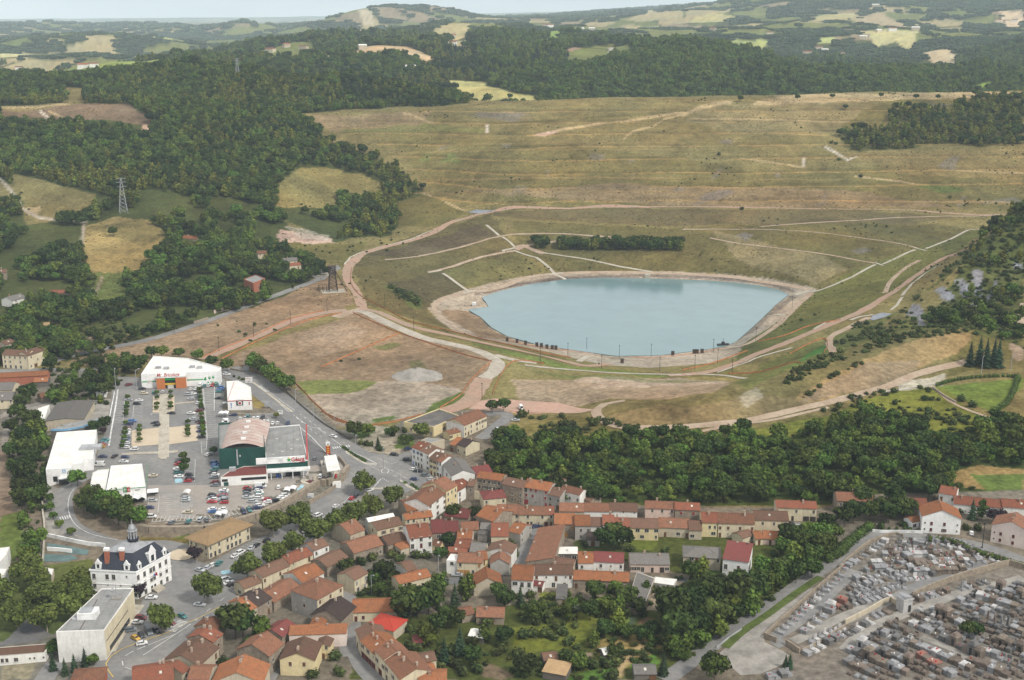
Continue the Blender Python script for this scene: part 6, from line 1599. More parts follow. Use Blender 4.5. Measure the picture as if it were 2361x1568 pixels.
H('L1',(-60,240),(60,200),6,70,'maroon','brick',('',),'dark red roofed house at the left edge behind the corner building',ch=1,D=8)
H('L1',(-60,578),(636,541),4.6,55,'orange','brick',('',),'long shed with vivid orange roof at the left edge',ch=0,D=8,name='shed',cat='shed')
H('L1',(456,634),(640,626),3.2,62,'orange','dark',('',),'lower vivid orange roof in front of the long orange shed',ch=0,D=7,name='shed',cat='shed')
H('L1',(-60,748),(166,742),6.5,140,'grey','cream',('',),'grey corrugated factory bay at the left edge, rear one',ch=0,D=13,name='factory',cat='factory')
H('L1',(-60,882),(172,876),5,130,'grey','cream',('','.W.W'),'grey corrugated factory bay at the left edge, front one',ch=0,D=13,name='factory',cat='factory')
H('L1',(560,852),(810,806),2.6,60,'rust','stone',('',),'collapsed looking rust roof among the bushes left of the car park',ch=0,D=8,name='shed',cat='shed')
block('L1',[(1290,765),(1424,762),(1446,690),(1310,705)],3.6,'flat','clean','small white kiosk with blue sign among bushes left of the car park',name='kiosk',cat='kiosk',parapet=.4)
H('K4',(-60,335),(45,328),6,38,'brown','stone',('','W.'),'stone house at the left edge on the wooded slope',ch=1,D=9)
H('K4',(85,525),(182,500),5,50,'grey','white',('','W.'),'white house with pale grey roof at the left edge below the wood',ch=1,D=11)
H('K4',(338,474),(492,470),3.6,30,'red','beige',('W.W.W',),'long red roofed house among trees above the left road',ch=1,D=8)
H('K4',(1258,92),(1368,97),5,34,'orange','beige',('','W.W'),'beige house with orange roof alone on the wooded slope',ch=1,D=9)
H('K4',(1782,200),(1844,196),5,28,'rust','cream',('','W.'),'small cream house with rust roof above the headframe road',ch=0,D=8)
H('K4',(1950,252),(2056,246),6,32,'grey','cream',('W.','W.W'),'cream house with grey roof beside the headframe road',ch=1,D=9)
H('K4',(2002,283),(2082,275),3.4,25,'red','cream',('.D',),'low red roofed annex of the grey roofed cream house',ch=0,D=7)
block('K4',[(1685,378),(1752,405),(1832,372),(1768,347)],7.5,'flat','brick','red brick square building among the trees by the left road',rows={0: ('W','W'),1: ('.W.W','.W.W')})
H('K1',(1292,1526),(1360,1526),4,18,'orange','cream',('',),'cream house with orange roof in a clearing of the left wood',ch=0,D=9)
H('K1',(1555,1560),(1578,1560),3,8,'white','clean',('',),'tiny white hut at the lower edge of the left wood',ch=0,D=5,name='hut',cat='hut')
H('K1',(2182,1338),(2250,1336),3,12,'grey','stone',('',),'ruined stone hut on the round meadow of the left hill',ch=0,D=7,name='hut',cat='hut')
H('K4',(302,695),(342,692),2.6,18,'tan','white',('',),'small hut with pale roof in the scrub above the left road',ch=0,D=6,name='hut',cat='hut')
H('N2',(242,748),(350,735),2.4,42,'brown','dark',('',),'garden hut with ridged brown roof in the lower allotments',ch=0,D=5,name='shed',cat='shed')
H('N2',(228,830),(405,862),2.6,60,'tan','dark',('',),'large tan felt shed roof at the bottom of the allotments',ch=0,D=7,kind='m',rise=.6,name='shed',cat='shed')
H('N2',(698,702),(772,690),2.4,25,'white','dark',('',),'little tin roofed hut beside the straw path',ch=0,D=4,name='shed',cat='shed')
H('N2',(930,850),(1098,848),2.8,40,'grey','dark',('..G',),'dark shed with corrugated grey roof at the bottom edge',ch=0,D=6,name='shed',cat='shed')
H('N1',(905,555),(1015,575),2.4,22,'white','dark',('',),'low tin shed among bushes below the stone cabin',ch=0,D=5,name='shed',cat='shed')
H('N1',(485,612),(552,605),2.4,30,'maroon','dark',('',),'small dark red shed roof in the garden behind the lower street',ch=0,D=5,name='shed',cat='shed')
H('P1',(652,452),(716,462),3,40,'rust','yellow',('D',),'tiny rust roofed outhouse below the dark red roofs',ch=0,D=5,name='shed',cat='shed')
FARH=[('K2',145,343,'white'),('K2',385,312,'rust'),('K2',450,322,'rust'),('K2',765,262,'rust'),('K2',770,316,'red'),('K2',560,268,'red'),('K2',600,262,'rust'),('K2',545,290,'rust'),('K2',470,482,'white'),('K2',1410,190,'rust'),('K2',1440,192,'red'),('K2',1655,216,'white'),('K2',1730,213,'white'),
  ('K1',1640,350,'orange'),('K1',1980,328,'orange'),('K1',1870,362,'red'),('K1',2100,345,'rust'),('K1',575,472,'orange'),('K1',650,465,'rust'),('K1',135,488,'red'),('K1',2350,325,'rust'),
  ('K3',1610,208,'white'),('K3',1450,215,'rust'),('K3',1250,270,'white'),('K3',940,345,'rust'),('K3',985,358,'white'),('K3',860,378,'rust'),('K3',1090,383,'rust'),('K3',2180,155,'red'),('K3',2240,158,'red'),('K3',2295,152,'rust'),('K3',210,215,'rust'),('K3',600,240,'rust'),('K3',1335,48,'white'),('K3',1355,225,'white')]
for k,(f,x,y,rf) in enumerate(FARH):
 X,Y,Z=land(*fr(f,x,y))
 sc=1.0+Y/6000
 e=empty('farmhouse',(X,Y,Z),rnd.uniform(-.6,.6));ranked(e,{'white': 'pale roofed','rust': 'rust roofed','orange': 'orange roofed','red': 'red roofed'}[rf]+' farmhouse','far off on the ' +('hazy left hills' if f=='K1' else 'hills beyond the mine tip' if f=='K2' else 'right hand hills'),'farmhouse','far farmhouses on the hills')
 e.scale=(sc,sc,sc)
 w,d,h=rnd.uniform(11,17),rnd.uniform(8,10),rnd.uniform(4.5,6.5)
 mb=MB();mb.prism([(-w/2,-d/2),(w/2,-d/2),(w/2,d/2),(-w/2,d/2)],-3,h);mb.build('wall',WL[rnd.choice(('white','cream','beige'))],e)
 mb=MB();q=d*.2
 mb.quad([(-w/2-.4,-d/2-.4,h-.1),(w/2+.4,-d/2-.4,h-.1),(w/2+.4,0,h+q),(-w/2-.4,0,h+q)]);mb.quad([(w/2+.4,d/2+.4,h-.1),(-w/2-.4,d/2+.4,h-.1),(-w/2-.4,0,h+q),(w/2+.4,0,h+q)])
 for s in (-1,1): mb.quad([(s*w/2,-d/2,h),(s*w/2,d/2,h),(s*w/2,0,h+q-.05)])
 mb.build('roof',RF[rf],e)
X,Y,Z=land(*fr('K2',1828,275))
e=empty('brick_tower',(X,Y,Z),.2,'square red brick tower on the grassy hilltop beyond the tip','tower')
mb=MB();mb.box(-6,6,-6,6,-2,14);mb.build('wall',WL['brick'],e);mb=MB();mb.box(-6.6,6.6,-6.6,6.6,14,15,tx=.8,ty=.8);mb.build('roof',RF['brown'],e)
# ----------------------------------------------------------------shops,town hall and other single buildings
M_RED=material('red paint',(.45,.03,.03),rough=.5,var=.05);M_GREEN=material('green paint',(.03,.30,.08),rough=.5,var=.05);M_WHITE=material('white paint',(.78,.78,.76),rough=.6,var=.05,scale=2)
M_YEL=material('yellow paint',(.65,.42,.03),rough=.5,var=.05);M_BLUE=material('blue paint',(.05,.12,.40),rough=.5,var=.05);M_DARK=material('dark metal',(.035,.033,.032),rough=.6,var=.2);M_STEEL=material('galvanised steel',(.36,.37,.38),rough=.5,var=.15)
M_BLACKL=material('black lettering',(.04,.04,.045),rough=.6,var=.05);M_SKYB=material('light blue fascia',(.20,.40,.60),rough=.5,var=.1);M_RUST=material('rusty steel',(.075,.05,.04),rough=.8,var=.3,scale=3);M_BARREL=material('ribbed barrel roof',(.40,.29,.25),rough=.7,var=.12,c2=(.47,.40,.36))
TXT=[]
def text(s,size,parent,x,y,z,mat,shear=0.0,rz=0.0,bold=.012,sx=1.0):
 c=bpy.data.curves.new('lettering','FONT');c.body=s;c.size=size;c.extrude=.04;c.shear=shear;c.offset=bold;c.resolution_u=3
 TXT.append((c,parent,(x,y,z),rz,mat,sx))
def bake_text():
 tmp=[]
 for c,*_ in TXT:
  o=bpy.data.objects.new('t',c);COL.objects.link(o);tmp.append(o)
 dg=bpy.context.evaluated_depsgraph_get()
 for o,(c,parent,loc,rz,mat,sx) in zip(tmp,TXT):
  me=bpy.data.meshes.new_from_object(o.evaluated_get(dg));me.materials.clear();me.materials.append(mat);me.name='lettering'
  q=obj('lettering',me,parent,loc);q.rotation_euler=(math.pi/2,0,rz);q.scale=(sx,1,1)
 for o in tmp: bpy.data.objects.remove(o)
def part(name,mat,parent,*boxes,loc=None):
 mb=MB()
 for b in boxes: mb.box(*b)
 return mb.build(name,mat,parent,loc)
def disc(name,mat,parent,x,y,z,r,n=12):
 mb=MB();mb.tube((x,y,z),(x,y-.05,z),r,n=n);return mb.build(name,mat,parent)
root,L,ro=block('K4',[(975,1040),(1517,1018),(1530,991),(1300,928),(1062,912)],7.8,'white','clean','large white hardware store with orange brick entrance and red lettering',name='store',cat='store',parapet=.7)
W=L[1][0];u=W/542
x0,x1=108*u,308*u
part('entrance_tower',WL['orange'],root,(x0,x0+4.7,-3.2,0,-.3,6.6));part('entrance_tower',WL['orange'],root,(x1-5.6,x1,-3.2,0,-.3,6.6));part('entrance_canopy',M_WHITE,root,(x0-.1,x1+.1,-3.3,.2,6.6,7.5))
part('entrance_glazing',M_GLASS,root,(x0+4.7,x1-5.6,-2.4,0,-.3,4.2));part('entrance_band',M_YEL,root,(x0+4.7,x1-5.6,-2.7,-2.41,2.2,3.2));part('entrance_arch',M_GREEN,root,(x0+4.7,x1-5.6,-2.8,0,5.0,6.6));part('sliding_door',M_FRAME,root,(x0+6,x1-7,-2.6,-2.41,-.2,2.1))
part('green_stripe',M_GREEN,root,(.3,x0-.3,-.06,0,3.5,3.9),(.3,x0-.3,-.06,0,4.05,4.25));part('green_stripe',M_GREEN,root,(x1+.4,427*u,-.06,0,3.5,3.9),(x1+.4,427*u,-.06,0,4.05,4.25))
part('sign_panel',M_WHITE,root,(42*u,66*u,-.12,-.07,2.9,4.7));part('sign_mark',M_RED,root,(46*u,50*u,-.16,-.12,3.1,3.7),(55*u,62*u,-.16,-.12,3.9,4.3),(57*u,59*u,-.16,-.12,3.1,4.3))
text('Mr. Bricolage',2.9,root,x0+.3,-3.35,7.5,M_RED,.25,bold=.05,sx=.82)
for k,(px,pz,sh) in enumerate(((440,3.9,0),(470,4.3,1),(496,4.6,2),(458,1.0,3),(486,2.0,4),(512,1.7,5))):
 x=px*u;mb=MB()
 if sh in (0,3): mb.tube((x,-.05,pz),(x,-.1,pz),.75,n=9);mb.box(x-.2,x+.5,-.11,-.04,pz+.3,pz+1.3)
 elif sh in (1,2): mb.box(x-.7,x+.7,-.08,-.02,pz-.2,pz+.5);mb.box(x-.5,x-.2,-.08,-.02,pz+.5,pz+1.3);mb.box(x+.2,x+.5,-.08,-.02,pz+.5,pz+1.3);mb.box(x-.12,x+.12,-.08,-.02,pz-1,pz-.2)
 else: mb.box(x-1,x+1,-.08,-.02,pz,pz+.35);mb.box(x-.2,x+.2,-.08,-.02,pz-.9,pz)
 mb.build('pictogram',M_GREEN,root)
for f,x,y in (('K4',1095,990),('K4',1330,985),('K4',1150,995),('K4',1380,990)):
 X,Y,Z=on_plane(*fr(f,x,y),root.location.z+7.9);c,s=math.cos(-root.rotation_euler.z),math.sin(-root.rotation_euler.z);dx,dy=X-root.location.x,Y-root.location.y
 bx,by=dx*c-dy*s,dx*s+dy*c;part('roof_unit',M_STEEL,root,(bx-1.5,bx+1.5,by-1.2,by+1.2,7.83,9.0))
root,L,ro=block('L2',[(592,1560),(1220,1535),(1172,1174),(585,1212)],9.4,'flat','green','dark green supermarket hall with pinkish barrel roof',name='supermarket',cat='supermarket',parapet=.9)
W,D=L[1][0],L[3][1];mb=MB();n,k2_=14,9
for j in range(k2_):
 y0,y1=.6+(D-1.2)*j/k2_,.6+(D-1.2)*(j+.9)/k2_
 for i in range(n):
  a,b=i/n,(i+1)/n;za,zb=9.45+2.9*(1-(2*a-1)**2),9.45+2.9*(1-(2*b-1)**2)
  xa,xb=.6+(W-1.2)*a,.6+(W-1.2)*b
  mb.quad([(xa,y0,za),(xb,y0,zb),(xb,y1,zb),(xa,y1,za)]);ye=.6+(D-1.2)*(j+1)/k2_
  mb.quad([(xa,y1,za+.22),(xb,y1,zb+.22),(xb,ye,zb+.22),(xa,ye,za+.22)]);mb.quad([(xa,y1,za),(xb,y1,zb),(xb,y1,zb+.22),(xa,y1,za+.22)])
mb.build('barrel_roof',M_BARREL,root)
for j in range(4): part('roof_vent',M_WHITE,root,(W/2-1.1,W/2+1.1,D*(.16+.22*j),D*(.16+.22*j)+1.2,12.2,13.1))
part('ladder',M_STEEL,root,(W*.37,W*.40,-.5,-.05,2,9.6));part('alarm_box',M_FRAME,root,(W*.43,W*.46,-.2,0,6,6.8))
root2,L2_,ro2=block('D',[fr('L4',1232,162),fr('L4',1790,128),fr('L2',1682,1216),fr('L2',1192,1258)],7.0,'flat','clean','supermarket wing with grey roof, red edge and white sign band',name='supermarket',cat='supermarket',parapet=.35)
omat(ro2,RF['flat']);W=L2_[1][0];part('roof_edge',M_RED,root2,(W-.5,W+.1,.5,L2_[2][1]-.5,7.0,7.7))
part('sign_band',M_WHITE,root2,(-4.6,W-1.2,-.9,-.2,6.9,9.8));text('Géant',2.6,root2,W*.60,-1.0,7.55,M_RED,bold=.05,sx=.95);text('Casino',.9,root2,W*.80,-1.0,6.95,M_RED)
mb=MB();sx_=W*.55
mb.quad([(sx_+r*math.sin(t*math.pi/5),-.97,8.3+r*math.cos(t*math.pi/5)) for t,r in zip(range(9,-1,-1),[.5,1.25]*5)]);mb.build('star_emblem',M_GREEN,root2);disc('emblem_head',M_YEL,root2,sx_,-.98,9.2,.32)
part('front_canopy',M_WHITE,root2,(.2,W+1,-4.2,-.2,3.6,4.4));part('shop_front',M_GLASS,root2,(W*.45,W*.8,-.4,-.05,.1,3.5));part('front_wall',WL['green'],root2,(0,W,-.3,-.02,4.4,6.9))
for x in (.10,.36,.62,.88): part('column',M_WHITE,root2,(W*x,W*x+.3,-4.0,-3.7,-.3,3.6))
part('poster_wall',WL['clean'],root2,(W*.82,W*.97,-.8,-.3,-.2,3.5));part('drink_crates',M_BLUE,root2,(W*.22,W*.30,-1.6,-.6,-.2,1.9),(W*.31,W*.35,-1.4,-.6,-.2,1.2))
for k in range(10): part('roof_unit',M_FRAME,root2,(W*(.12+.075*k),W*(.12+.075*k)+1.2,L2_[2][1]*(.2+.6*((k*37) % 10)/10),L2_[2][1]*(.2+.6*((k*37) % 10)/10)+.5,7.05,7.4))
root,L,ro=block('L4',[(614,353),(1250,313),(1236,194),(930,206),(720,278)],4.4,'maroon','clean','low white building with red roof attached to the green supermarket',parapet=.12)
W=L[1][0];f_=part('window',M_FRAME,root,(W*.43,W*.97,-.08,0,2.2,3.6));part('pane',M_GLASS,f_,(W*.435,W*.965,-.1,-.081,2.3,3.5));f_=part('window',M_FRAME,root,(W*.02,W*.15,-.08,0,2.1,3.5));part('pane',M_GLASS,f_,(W*.025,W*.145,-.1,-.081,2.2,3.4));part('loading_door',WL['green'],root,(W*.06,W*.16,-.06,0,-.3,1.9));part('roof_unit',M_STEEL,root,(W*.17,W*.31,6.5,8.2,4.45,6.2))
root,L,ro=block('L2',[(708,892),(1038,880),(1022,706),(856,622),(695,630)],5.3,'white','clean','white shop with red roof edge and round emblem beside the main road',name='shop',cat='shop',parapet=.3)
W=L[1][0];part('roof_edge',M_RED,root,(-.1,W+.1,-.12,-.01,5.1,5.5),(-.12,0,-.1,L[4][1],5.1,5.5));part('sign_gable',WL['clean'],root,(W*.3,W*.7,-.1,.25,5.3,6.1));disc('emblem',M_BLACKL,root,W*.5,-.1,3.9,1.5,16);disc('emblem_ring',M_WHITE,root,W*.5,-.16,3.9,1.2,16);disc('emblem_badge',M_RED,root,W*.5,-.22,3.9,.75,12)
part('side_banner',M_BLACKL,root,(W*.35,W*.40,-.08,-.02,2.4,5.1));part('side_banner',M_BLACKL,root,(W*.60,W*.63,-.08,-.02,2.4,5.1));part('painted_figure',M_BLUE,root,(W*.12,W*.16,-.06,-.01,2.6,4.2),(W*.125,W*.15,-.06,-.01,1.2,2.4));part('painted_figure',M_RED,root,(W*.86,W*.90,-.06,-.01,2.6,4.4));part('entrance_porch',M_STEEL,root,(-3.4,0,4,7,2.6,2.9));part('door',M_GLASS,root,(-.1,-.02,4.4,6.6,-.2,2.4))
root,L,ro=block('D',[fr('L3',617,254),fr('L3',966,234),fr('L3',976,176),fr('L3',1112,166),fr('L3',1120,116),fr('L3',1250,106),fr('L1',1306,1284),fr('L1',766,1320)],6.2,'white','clean','stepped white discount store with blue letter sign at the left',name='store',cat='store',parapet=.3)
W=L[1][0];part('sign_panel',M_SKYB,root,(W*.63,W*.76,-.1,-.02,4.2,5.9));text('A',1.7,root,W*.645,-.12,4.4,M_WHITE,bold=.04);part('delivery_door',M_DARK,root,(W*.25,W*.42,-.08,0,.2,2.8));part('porch_roof',M_WHITE,root,(W*.52,W*.86,-3,0,2.3,2.8));part('porch_wall',M_GLASS,root,(W*.52,W*.86,-2.8,-.1,0,2.3));part('plant_room',M_STEEL,root,(W*.95,W*1.8,24,29,6.2,7.6))
root,L,ro=block('L3',[(1432,532),(1966,482),(1916,174),(1498,202)],6.4,'white','clean','white store with thin green edge and green and red emblem on its gable',name='store',cat='store',parapet=.25)
W=L[1][0];mb=MB();mb.prism([(W*.2,-.15),(W*.5,-.15),(W*.8,-.15),(W*.8,.1),(W*.5,.1),(W*.2,.1)],6.0,[6.4,8.2,6.4,6.4,8.2,6.4]);mb.build('gable',WL['clean'],root)
part('roof_edge',M_GREEN,root,(-.1,W+.1,-.2,-.16,6.35,6.6),(W,W+.12,0,L[2][1],6.35,6.6));part('emblem',M_GREEN,root,(W*.43,W*.52,-.26,-.21,4.9,7.3));part('emblem',M_RED,root,(W*.52,W*.60,-.26,-.21,4.9,7.1));part('emblem_mark',M_WHITE,root,(W*.455,W*.475,-.3,-.26,5.2,6.8),(W*.435,W*.515,-.3,-.26,6.1,6.4),(W*.54,W*.59,-.3,-.26,5.4,5.6),(W*.54,W*.59,-.3,-.26,6.1,6.3));part('sign_line',M_BLACKL,root,(W*.2,W*.28,-.2,-.16,5.3,5.55),(W*.72,W*.84,-.2,-.16,5.3,5.55))
mb=MB()
for k in range(3):
 a=W*(.40+.2*k);mb.quad([(a,-5,2.9),(a+W*.1,-5,3.8),(a+W*.1,-.2,3.8),(a,-.2,2.9)]);mb.quad([(a+W*.1,-5,3.8),(a+W*.2,-5,2.9),(a+W*.2,-.2,2.9),(a+W*.1,-.2,3.8)])
mb.build('porch_roof',M_WHITE,root);part('entrance',M_GLASS,root,(W*.42,W*.95,-.3,0,0,2.8));part('trolley_canopy',M_WHITE,root,(W+.2,W+5,2,6.5,2.6,2.8))
block('L3',[(1200,524),(1428,530),(1474,242),(1322,256),(1250,292)],5.2,'white','clean','lower white side wing of the store with the green edge',name='store',cat='store',parapet=.2)
house('L1',(612,1162),(1128,1137),5,0,'grey','beige',('',),'wide warehouse with brownish grey felt roof left of the car park',kind='G',D=31,pitch=.10,ch=0,name='warehouse',cat='warehouse')
block('L1',[(498,1152),(600,1146),(668,940),(512,990)],4.6,'white','clean','white annex with pale roof on the left side of the grey warehouse',parapet=.1)
root,L,ro=block('L1',[(682,1278),(900,1272),(1110,1236),(1352,1136),(1320,1118),(1060,1160),(800,1218)],4.2,'flat','dark','curved grey canopy with light blue edge in front of the grey warehouse',name='canopy',cat='canopy',parapet=0)
mb=MB()
for k in range(3): mb.prism([L[k],L[k+1],(L[k+1][0],L[k+1][1]-.25),(L[k][0],L[k][1]-.25)],3.5,4.5)
mb.build('blue_fascia',M_SKYB,root)
house('L4',(446,1250),(1004,992),6.6,0,'tan','cream',('TDT.TTTT.T','W.W.WWWW.W'),'public building with wide tan hipped roof and tall windows on the square',kind='h',D=11.5,pitch=.36,over=1.4,ch=0,sh='dark',left=('TW.W','WW.W'))
root,L,ro=block('L5',[(1215,82),(1835,114),(2290,-140),(1672,-170)],11,'slate','clean','white stone town hall with steep slate roof and lantern tower',name='town_hall',cat='town hall',parapet=0,zfix=0)
W,D2=L[1][0],math.dist(L[1],L[2]);cxl,cyl=sum(p[0] for p in L)/4,sum(p[1] for p in L)/4
M_STONEW=WL['clean'];sh_=lambda k: [(cxl+(x-cxl)*k,cyl+(y-cyl)*k) for x,y in L]
mb=MB();a,b=sh_(1.0),sh_(.62)
i0=len(mb.v);mb.v+=[(x,y,11.3) for x,y in a]+[(x,y,17.2) for x,y in b]
for k in range(4): mb.f.append((k,(k+1) % 4,4+(k+1) % 4,4+k));mb.m.append(0)
mb.build('mansard_roof',RF['slate'],root)
mb=MB();i=sh_(.64);mb.v+=[(x,y,17.2) for x,y in i]+[(cxl-2,cyl,19.2),(cxl+2,cyl,19.2)]
mb.f+=[(0,1,5,4),(1,2,5),(2,3,4,5),(3,0,4)];mb.m+=[0]*4;mb.build('roof_cap',RF['zinc'],root)
mb=MB();mb.prism(sh_(1.03),10.7,11.3);mb.prism(sh_(1.02),5.4,5.7);mb.build('cornice',M_STONEW,root)
org2=L[1];rz2=math.atan2(L[2][1]-L[1][1],L[2][0]-L[1][0])
openings(root,('L.L.T.L','T.w.w.T','T.TT.w.'),W,(0,0),0,fl=3.6);openings(root,('T.T.DD.T.T.','T.T.TT.T.T.','T.T.TT.T.T.'),D2,org2,rz2,'dark',fl=3.6)
def dormer(ox,oy,rz,x,big=1.0):
 c,s=math.cos(rz),math.sin(rz);e=obj('dormer',None,root,(ox+c*x,oy+s*x,11.3));
 mb=MB();w=1.1*big;hh=2.4*big;mb.prism([(-w,.1),(w,.1),(w,2.4),(-w,2.4)],0,hh);mb.prism([(-w*1.1,-.05),(0,-.05),(w*1.1,-.05),(w*1.1,.5),(0,.5),(-w*1.1,.5)],hh,[hh+.05,hh+1.9*big,hh+.05,hh+.05,hh+1.9*big,hh+.05])
 bpy.data.objects.remove(e);q=mb.build('dormer',M_STONEW,root,(ox+c*x,oy+s*x,11.3));q.rotation_euler=(0,0,rz)
 p=put_unit('pane','pane',q,0,.1,.5,1.1*big,1.5*big,0)
for x in (.18,.8): dormer(0,0,0,W*x)
for x,b in ((.12,.8),(.5,1.6),(.86,.8)): dormer(*org2,rz2,D2*x,b)
for x,y in ((.32,.10),(.62,.14)):
 p=(L[0][0]+(L[1][0]-L[0][0])*x+(L[3][0]-L[0][0])*y,L[0][1]+(L[1][1]-L[0][1])*x+(L[3][1]-L[0][1])*y)
 part('chimney',WL['brick'],root,(p[0]-.8,p[0]+.8,p[1]-.6,p[1]+.6,11,18.4),);part('chimney_cap',M_STONEW,root,(p[0]-.95,p[0]+.95,p[1]-.75,p[1]+.75,18.4,19.4))
tx,ty=cxl+1.2,cyl+1.4;mb=MB();mb.lathe([(2.0,15),(2.0,19.6),(2.3,19.8),(2.3,20.2)],8,cx=tx,cy=ty);mb.build('tower_base',RF['slate'],root)
mb=MB()
for k in range(8): t=k*math.pi/4;mb.box(tx+1.45*math.cos(t)-.2,tx+1.45*math.cos(t)+.2,ty+1.45*math.sin(t)-.2,ty+1.45*math.sin(t)+.2,20.2,23.0)
mb.lathe([(1.7,23.0),(1.95,23.2),(1.95,23.4),(1.7,23.5)],8,cx=tx,cy=ty);mb.build('lantern',M_STEEL,root);mb=MB();mb.lathe([(1.6,23.5),(1.45,24.4),(1.0,25.3),(.35,25.9),(.25,26.6),(.05,27.9)],10,cx=tx,cy=ty);mb.build('dome',RF['zinc'],root);disc('bell',M_STEEL,root,tx,ty+.5,21.6,.6)
mb=MB()
for k in range(6):
 p=[Vector(org2).lerp(Vector(L[2]),t) for t in (.38,.62)];nx,ny=math.sin(rz2),-math.cos(rz2)
 mb.prism([(p[0].x,p[0].y),(p[0].x+nx*(3.2-.4*k),p[0].y+ny*(3.2-.4*k)),(p[1].x+nx*(3.2-.4*k),p[1].y+ny*(3.2-.4*k)),(p[1].x,p[1].y)],-.5,.2*(k+1))
mb.build('front_steps',M_CONC,root);pf=Vector(org2).lerp(Vector(L[2]),.5);part('flag',M_RED,root,(pf.x+1.2,pf.x+2.0,pf.y-1.6,pf.y-1.55,6.5,7.8));part('flag',M_BLUE,root,(pf.x+.5,pf.x+1.2,pf.y-1.6,pf.y-1.55,6.3,7.2))
root,L,ro=block('L5',[(756,926),(1400,906),(1802,336),(1372,342)],11,'flat','white','big cream slab shaped hall with flat grey roof on the square',name='hall',cat='hall',parapet=.25,zfix=0)
part('lower_wall',WL['white'],root,(.02,L[1][0]-.02,.02,6,-5,-.3));W,D2=L[1][0],math.dist(L[1],L[2]);rz2=math.atan2(L[2][1]-L[1][1],L[2][0]-L[1][0])
mb=MB();mb.box(.3,D2-.3,-.06,-.01,.5,10.8);q=mb.build('side_cladding',WL['cream'],root,(L[1][0],L[1][1],0));q.rotation_euler=(0,0,rz2)
mb=MB()
for z0,z1,t0,t1 in ((6.3,6.6,.05,.75),(1.4,3.2,.12,.78)): mb.box(D2*t0,D2*t1,-.12,-.061,z0,z1)
q=mb.build('window_strip',M_GLASS,root,(L[1][0],L[1][1],0));q.rotation_euler=(0,0,rz2);part('plant_box',M_WHITE,root,(W*.30,W*.70,8,13,11,13.4));part('roof_unit',M_STEEL,root,(W*.33,W*.6,8.6,12.4,13.4,13.7));part('duct',M_STEEL,root,(W*.18,W*.29,8,9.4,11,11.5));part('roof_joint',WL['dark'],root,(W*.46,W*.49,.8,D2*.75,11.03,11.06))
part('antenna_base',M_PAVE,root,(W*.8,W*1.0,D2*.72,D2*.78,11,11.6));mb=MB();mb.tube((W*.9,D2*.75,11.5),(W*.9,D2*.75,17),.15,.08);mb.tube((W*.84,D2*.75,14.5),(W*.8,D2*.75-.1,14.6),.9,n=10);mb.build('antenna_mast',M_STEEL,root)
block('L5',[(-70,1252),(612,1202),(690,1078),(-70,1140)],3.4,'brown','white','long low white building with brown roof at the lower left edge',parapet=.2,rows={0: ('.WW.L..ww.w',)})
block('L5',[(-70,182),(52,172),(104,62),(-70,66)],7,'white','clean','white building with pale roof cut by the left edge beside the garden trees',parapet=.2,rows={0: ('','...WW')});block('L3',[(-70,1600),(100,1390),(132,1290),(-70,1312)],6,'white','clean','white roofed building at the left edge above the other one',parapet=.15);block('L5',[(640,190),(695,190),(726,70),(600,50)],3,'white','beige','small pale roofed shelter between the left garden trees',parapet=.05)
zc=9.5;P=[on_plane(*fr('L4',*p),zc) for p in ((2052,262),(2228,238),(2170,44),(2010,64))]
root=empty('fuel_canopy',(P[0][0],P[0][1],4.2),0,'petrol station canopy with panelled flat roof by the roundabout','canopy');Lp=[(p[0]-P[0][0],p[1]-P[0][1]) for p in P]
mb=MB();mb.prism(Lp,4.7,5.3);mb.build('canopy_edge',M_WHITE,root)
for i in range(4):
 for j in range(4):
  q=[Vector(Lp[0]).lerp(Vector(Lp[1]),(i+s)/4).lerp(Vector(Lp[3]).lerp(Vector(Lp[2]),(i+s)/4),(j+t)/4) for s,t in ((.05,.05),(.95,.05),(.95,.95),(.05,.95))]
  mb=MB();mb.prism([(v.x,v.y) for v in q],5.3,5.4);mb.build('roof_panel',RF['white'],root)
for s,t in ((.5,.2),(.5,.8)): v=Vector(Lp[0]).lerp(Vector(Lp[1]),s).lerp(Vector(Lp[3]).lerp(Vector(Lp[2]),s),t);part('column',M_WHITE,root,(v.x-.25,v.x+.25,v.y-.25,v.y+.25,-.3,4.7));part('fuel_pump',M_RED,root,(v.x+.8,v.x+1.6,v.y-.4,v.y+.4,-.1,1.7))
block('L4',[(2120,362),(2230,352),(2236,338),(2130,345)],2.8,'white','clean','tiny white payment kiosk below the petrol station canopy',name='kiosk',cat='kiosk',parapet=.05)
X,Y,Z=land(*fr('L4',2068,40));e=empty('price_sign',(X,Y,Z),0,'tall red and white price totem of the petrol station','sign');part('sign_column',M_RED,e,(-1,1,-.25,.25,0,4.6));part('logo_panel',M_WHITE,e,(-1,1,-.26,.26,4.6,6.4));part('bird_emblem',M_BLACKL,e,(-.3,.5,-.3,-.27,5.2,5.5),(0,.2,-.3,-.27,5,5.9));part('price_row',M_YEL,e,*[(-.6,.6,-.3,-.26,.8+k,1.3+k) for k in range(4)])
def billboard(f,x,y,w,h,z,label,mat=None,rz=0,lines=()):
 X,Y,Z=land(*fr(f,x,y));e=empty('billboard',(X,Y,Z),rz,label,'billboard');part('panel',mat or M_WHITE,e,(-w/2,w/2,-.1,.1,z,z+h));part('post',M_STEEL,e,(-w*.3,-w*.3+.2,-.09,.09,-.5,z));part('post',M_STEEL,e,(w*.3-.2,w*.3,-.09,.09,-.5,z))
 for s,sz,dx,dz,m in lines: text(s,sz,e,-w/2+dx,-.13,z+dz,m,.2)
 return e
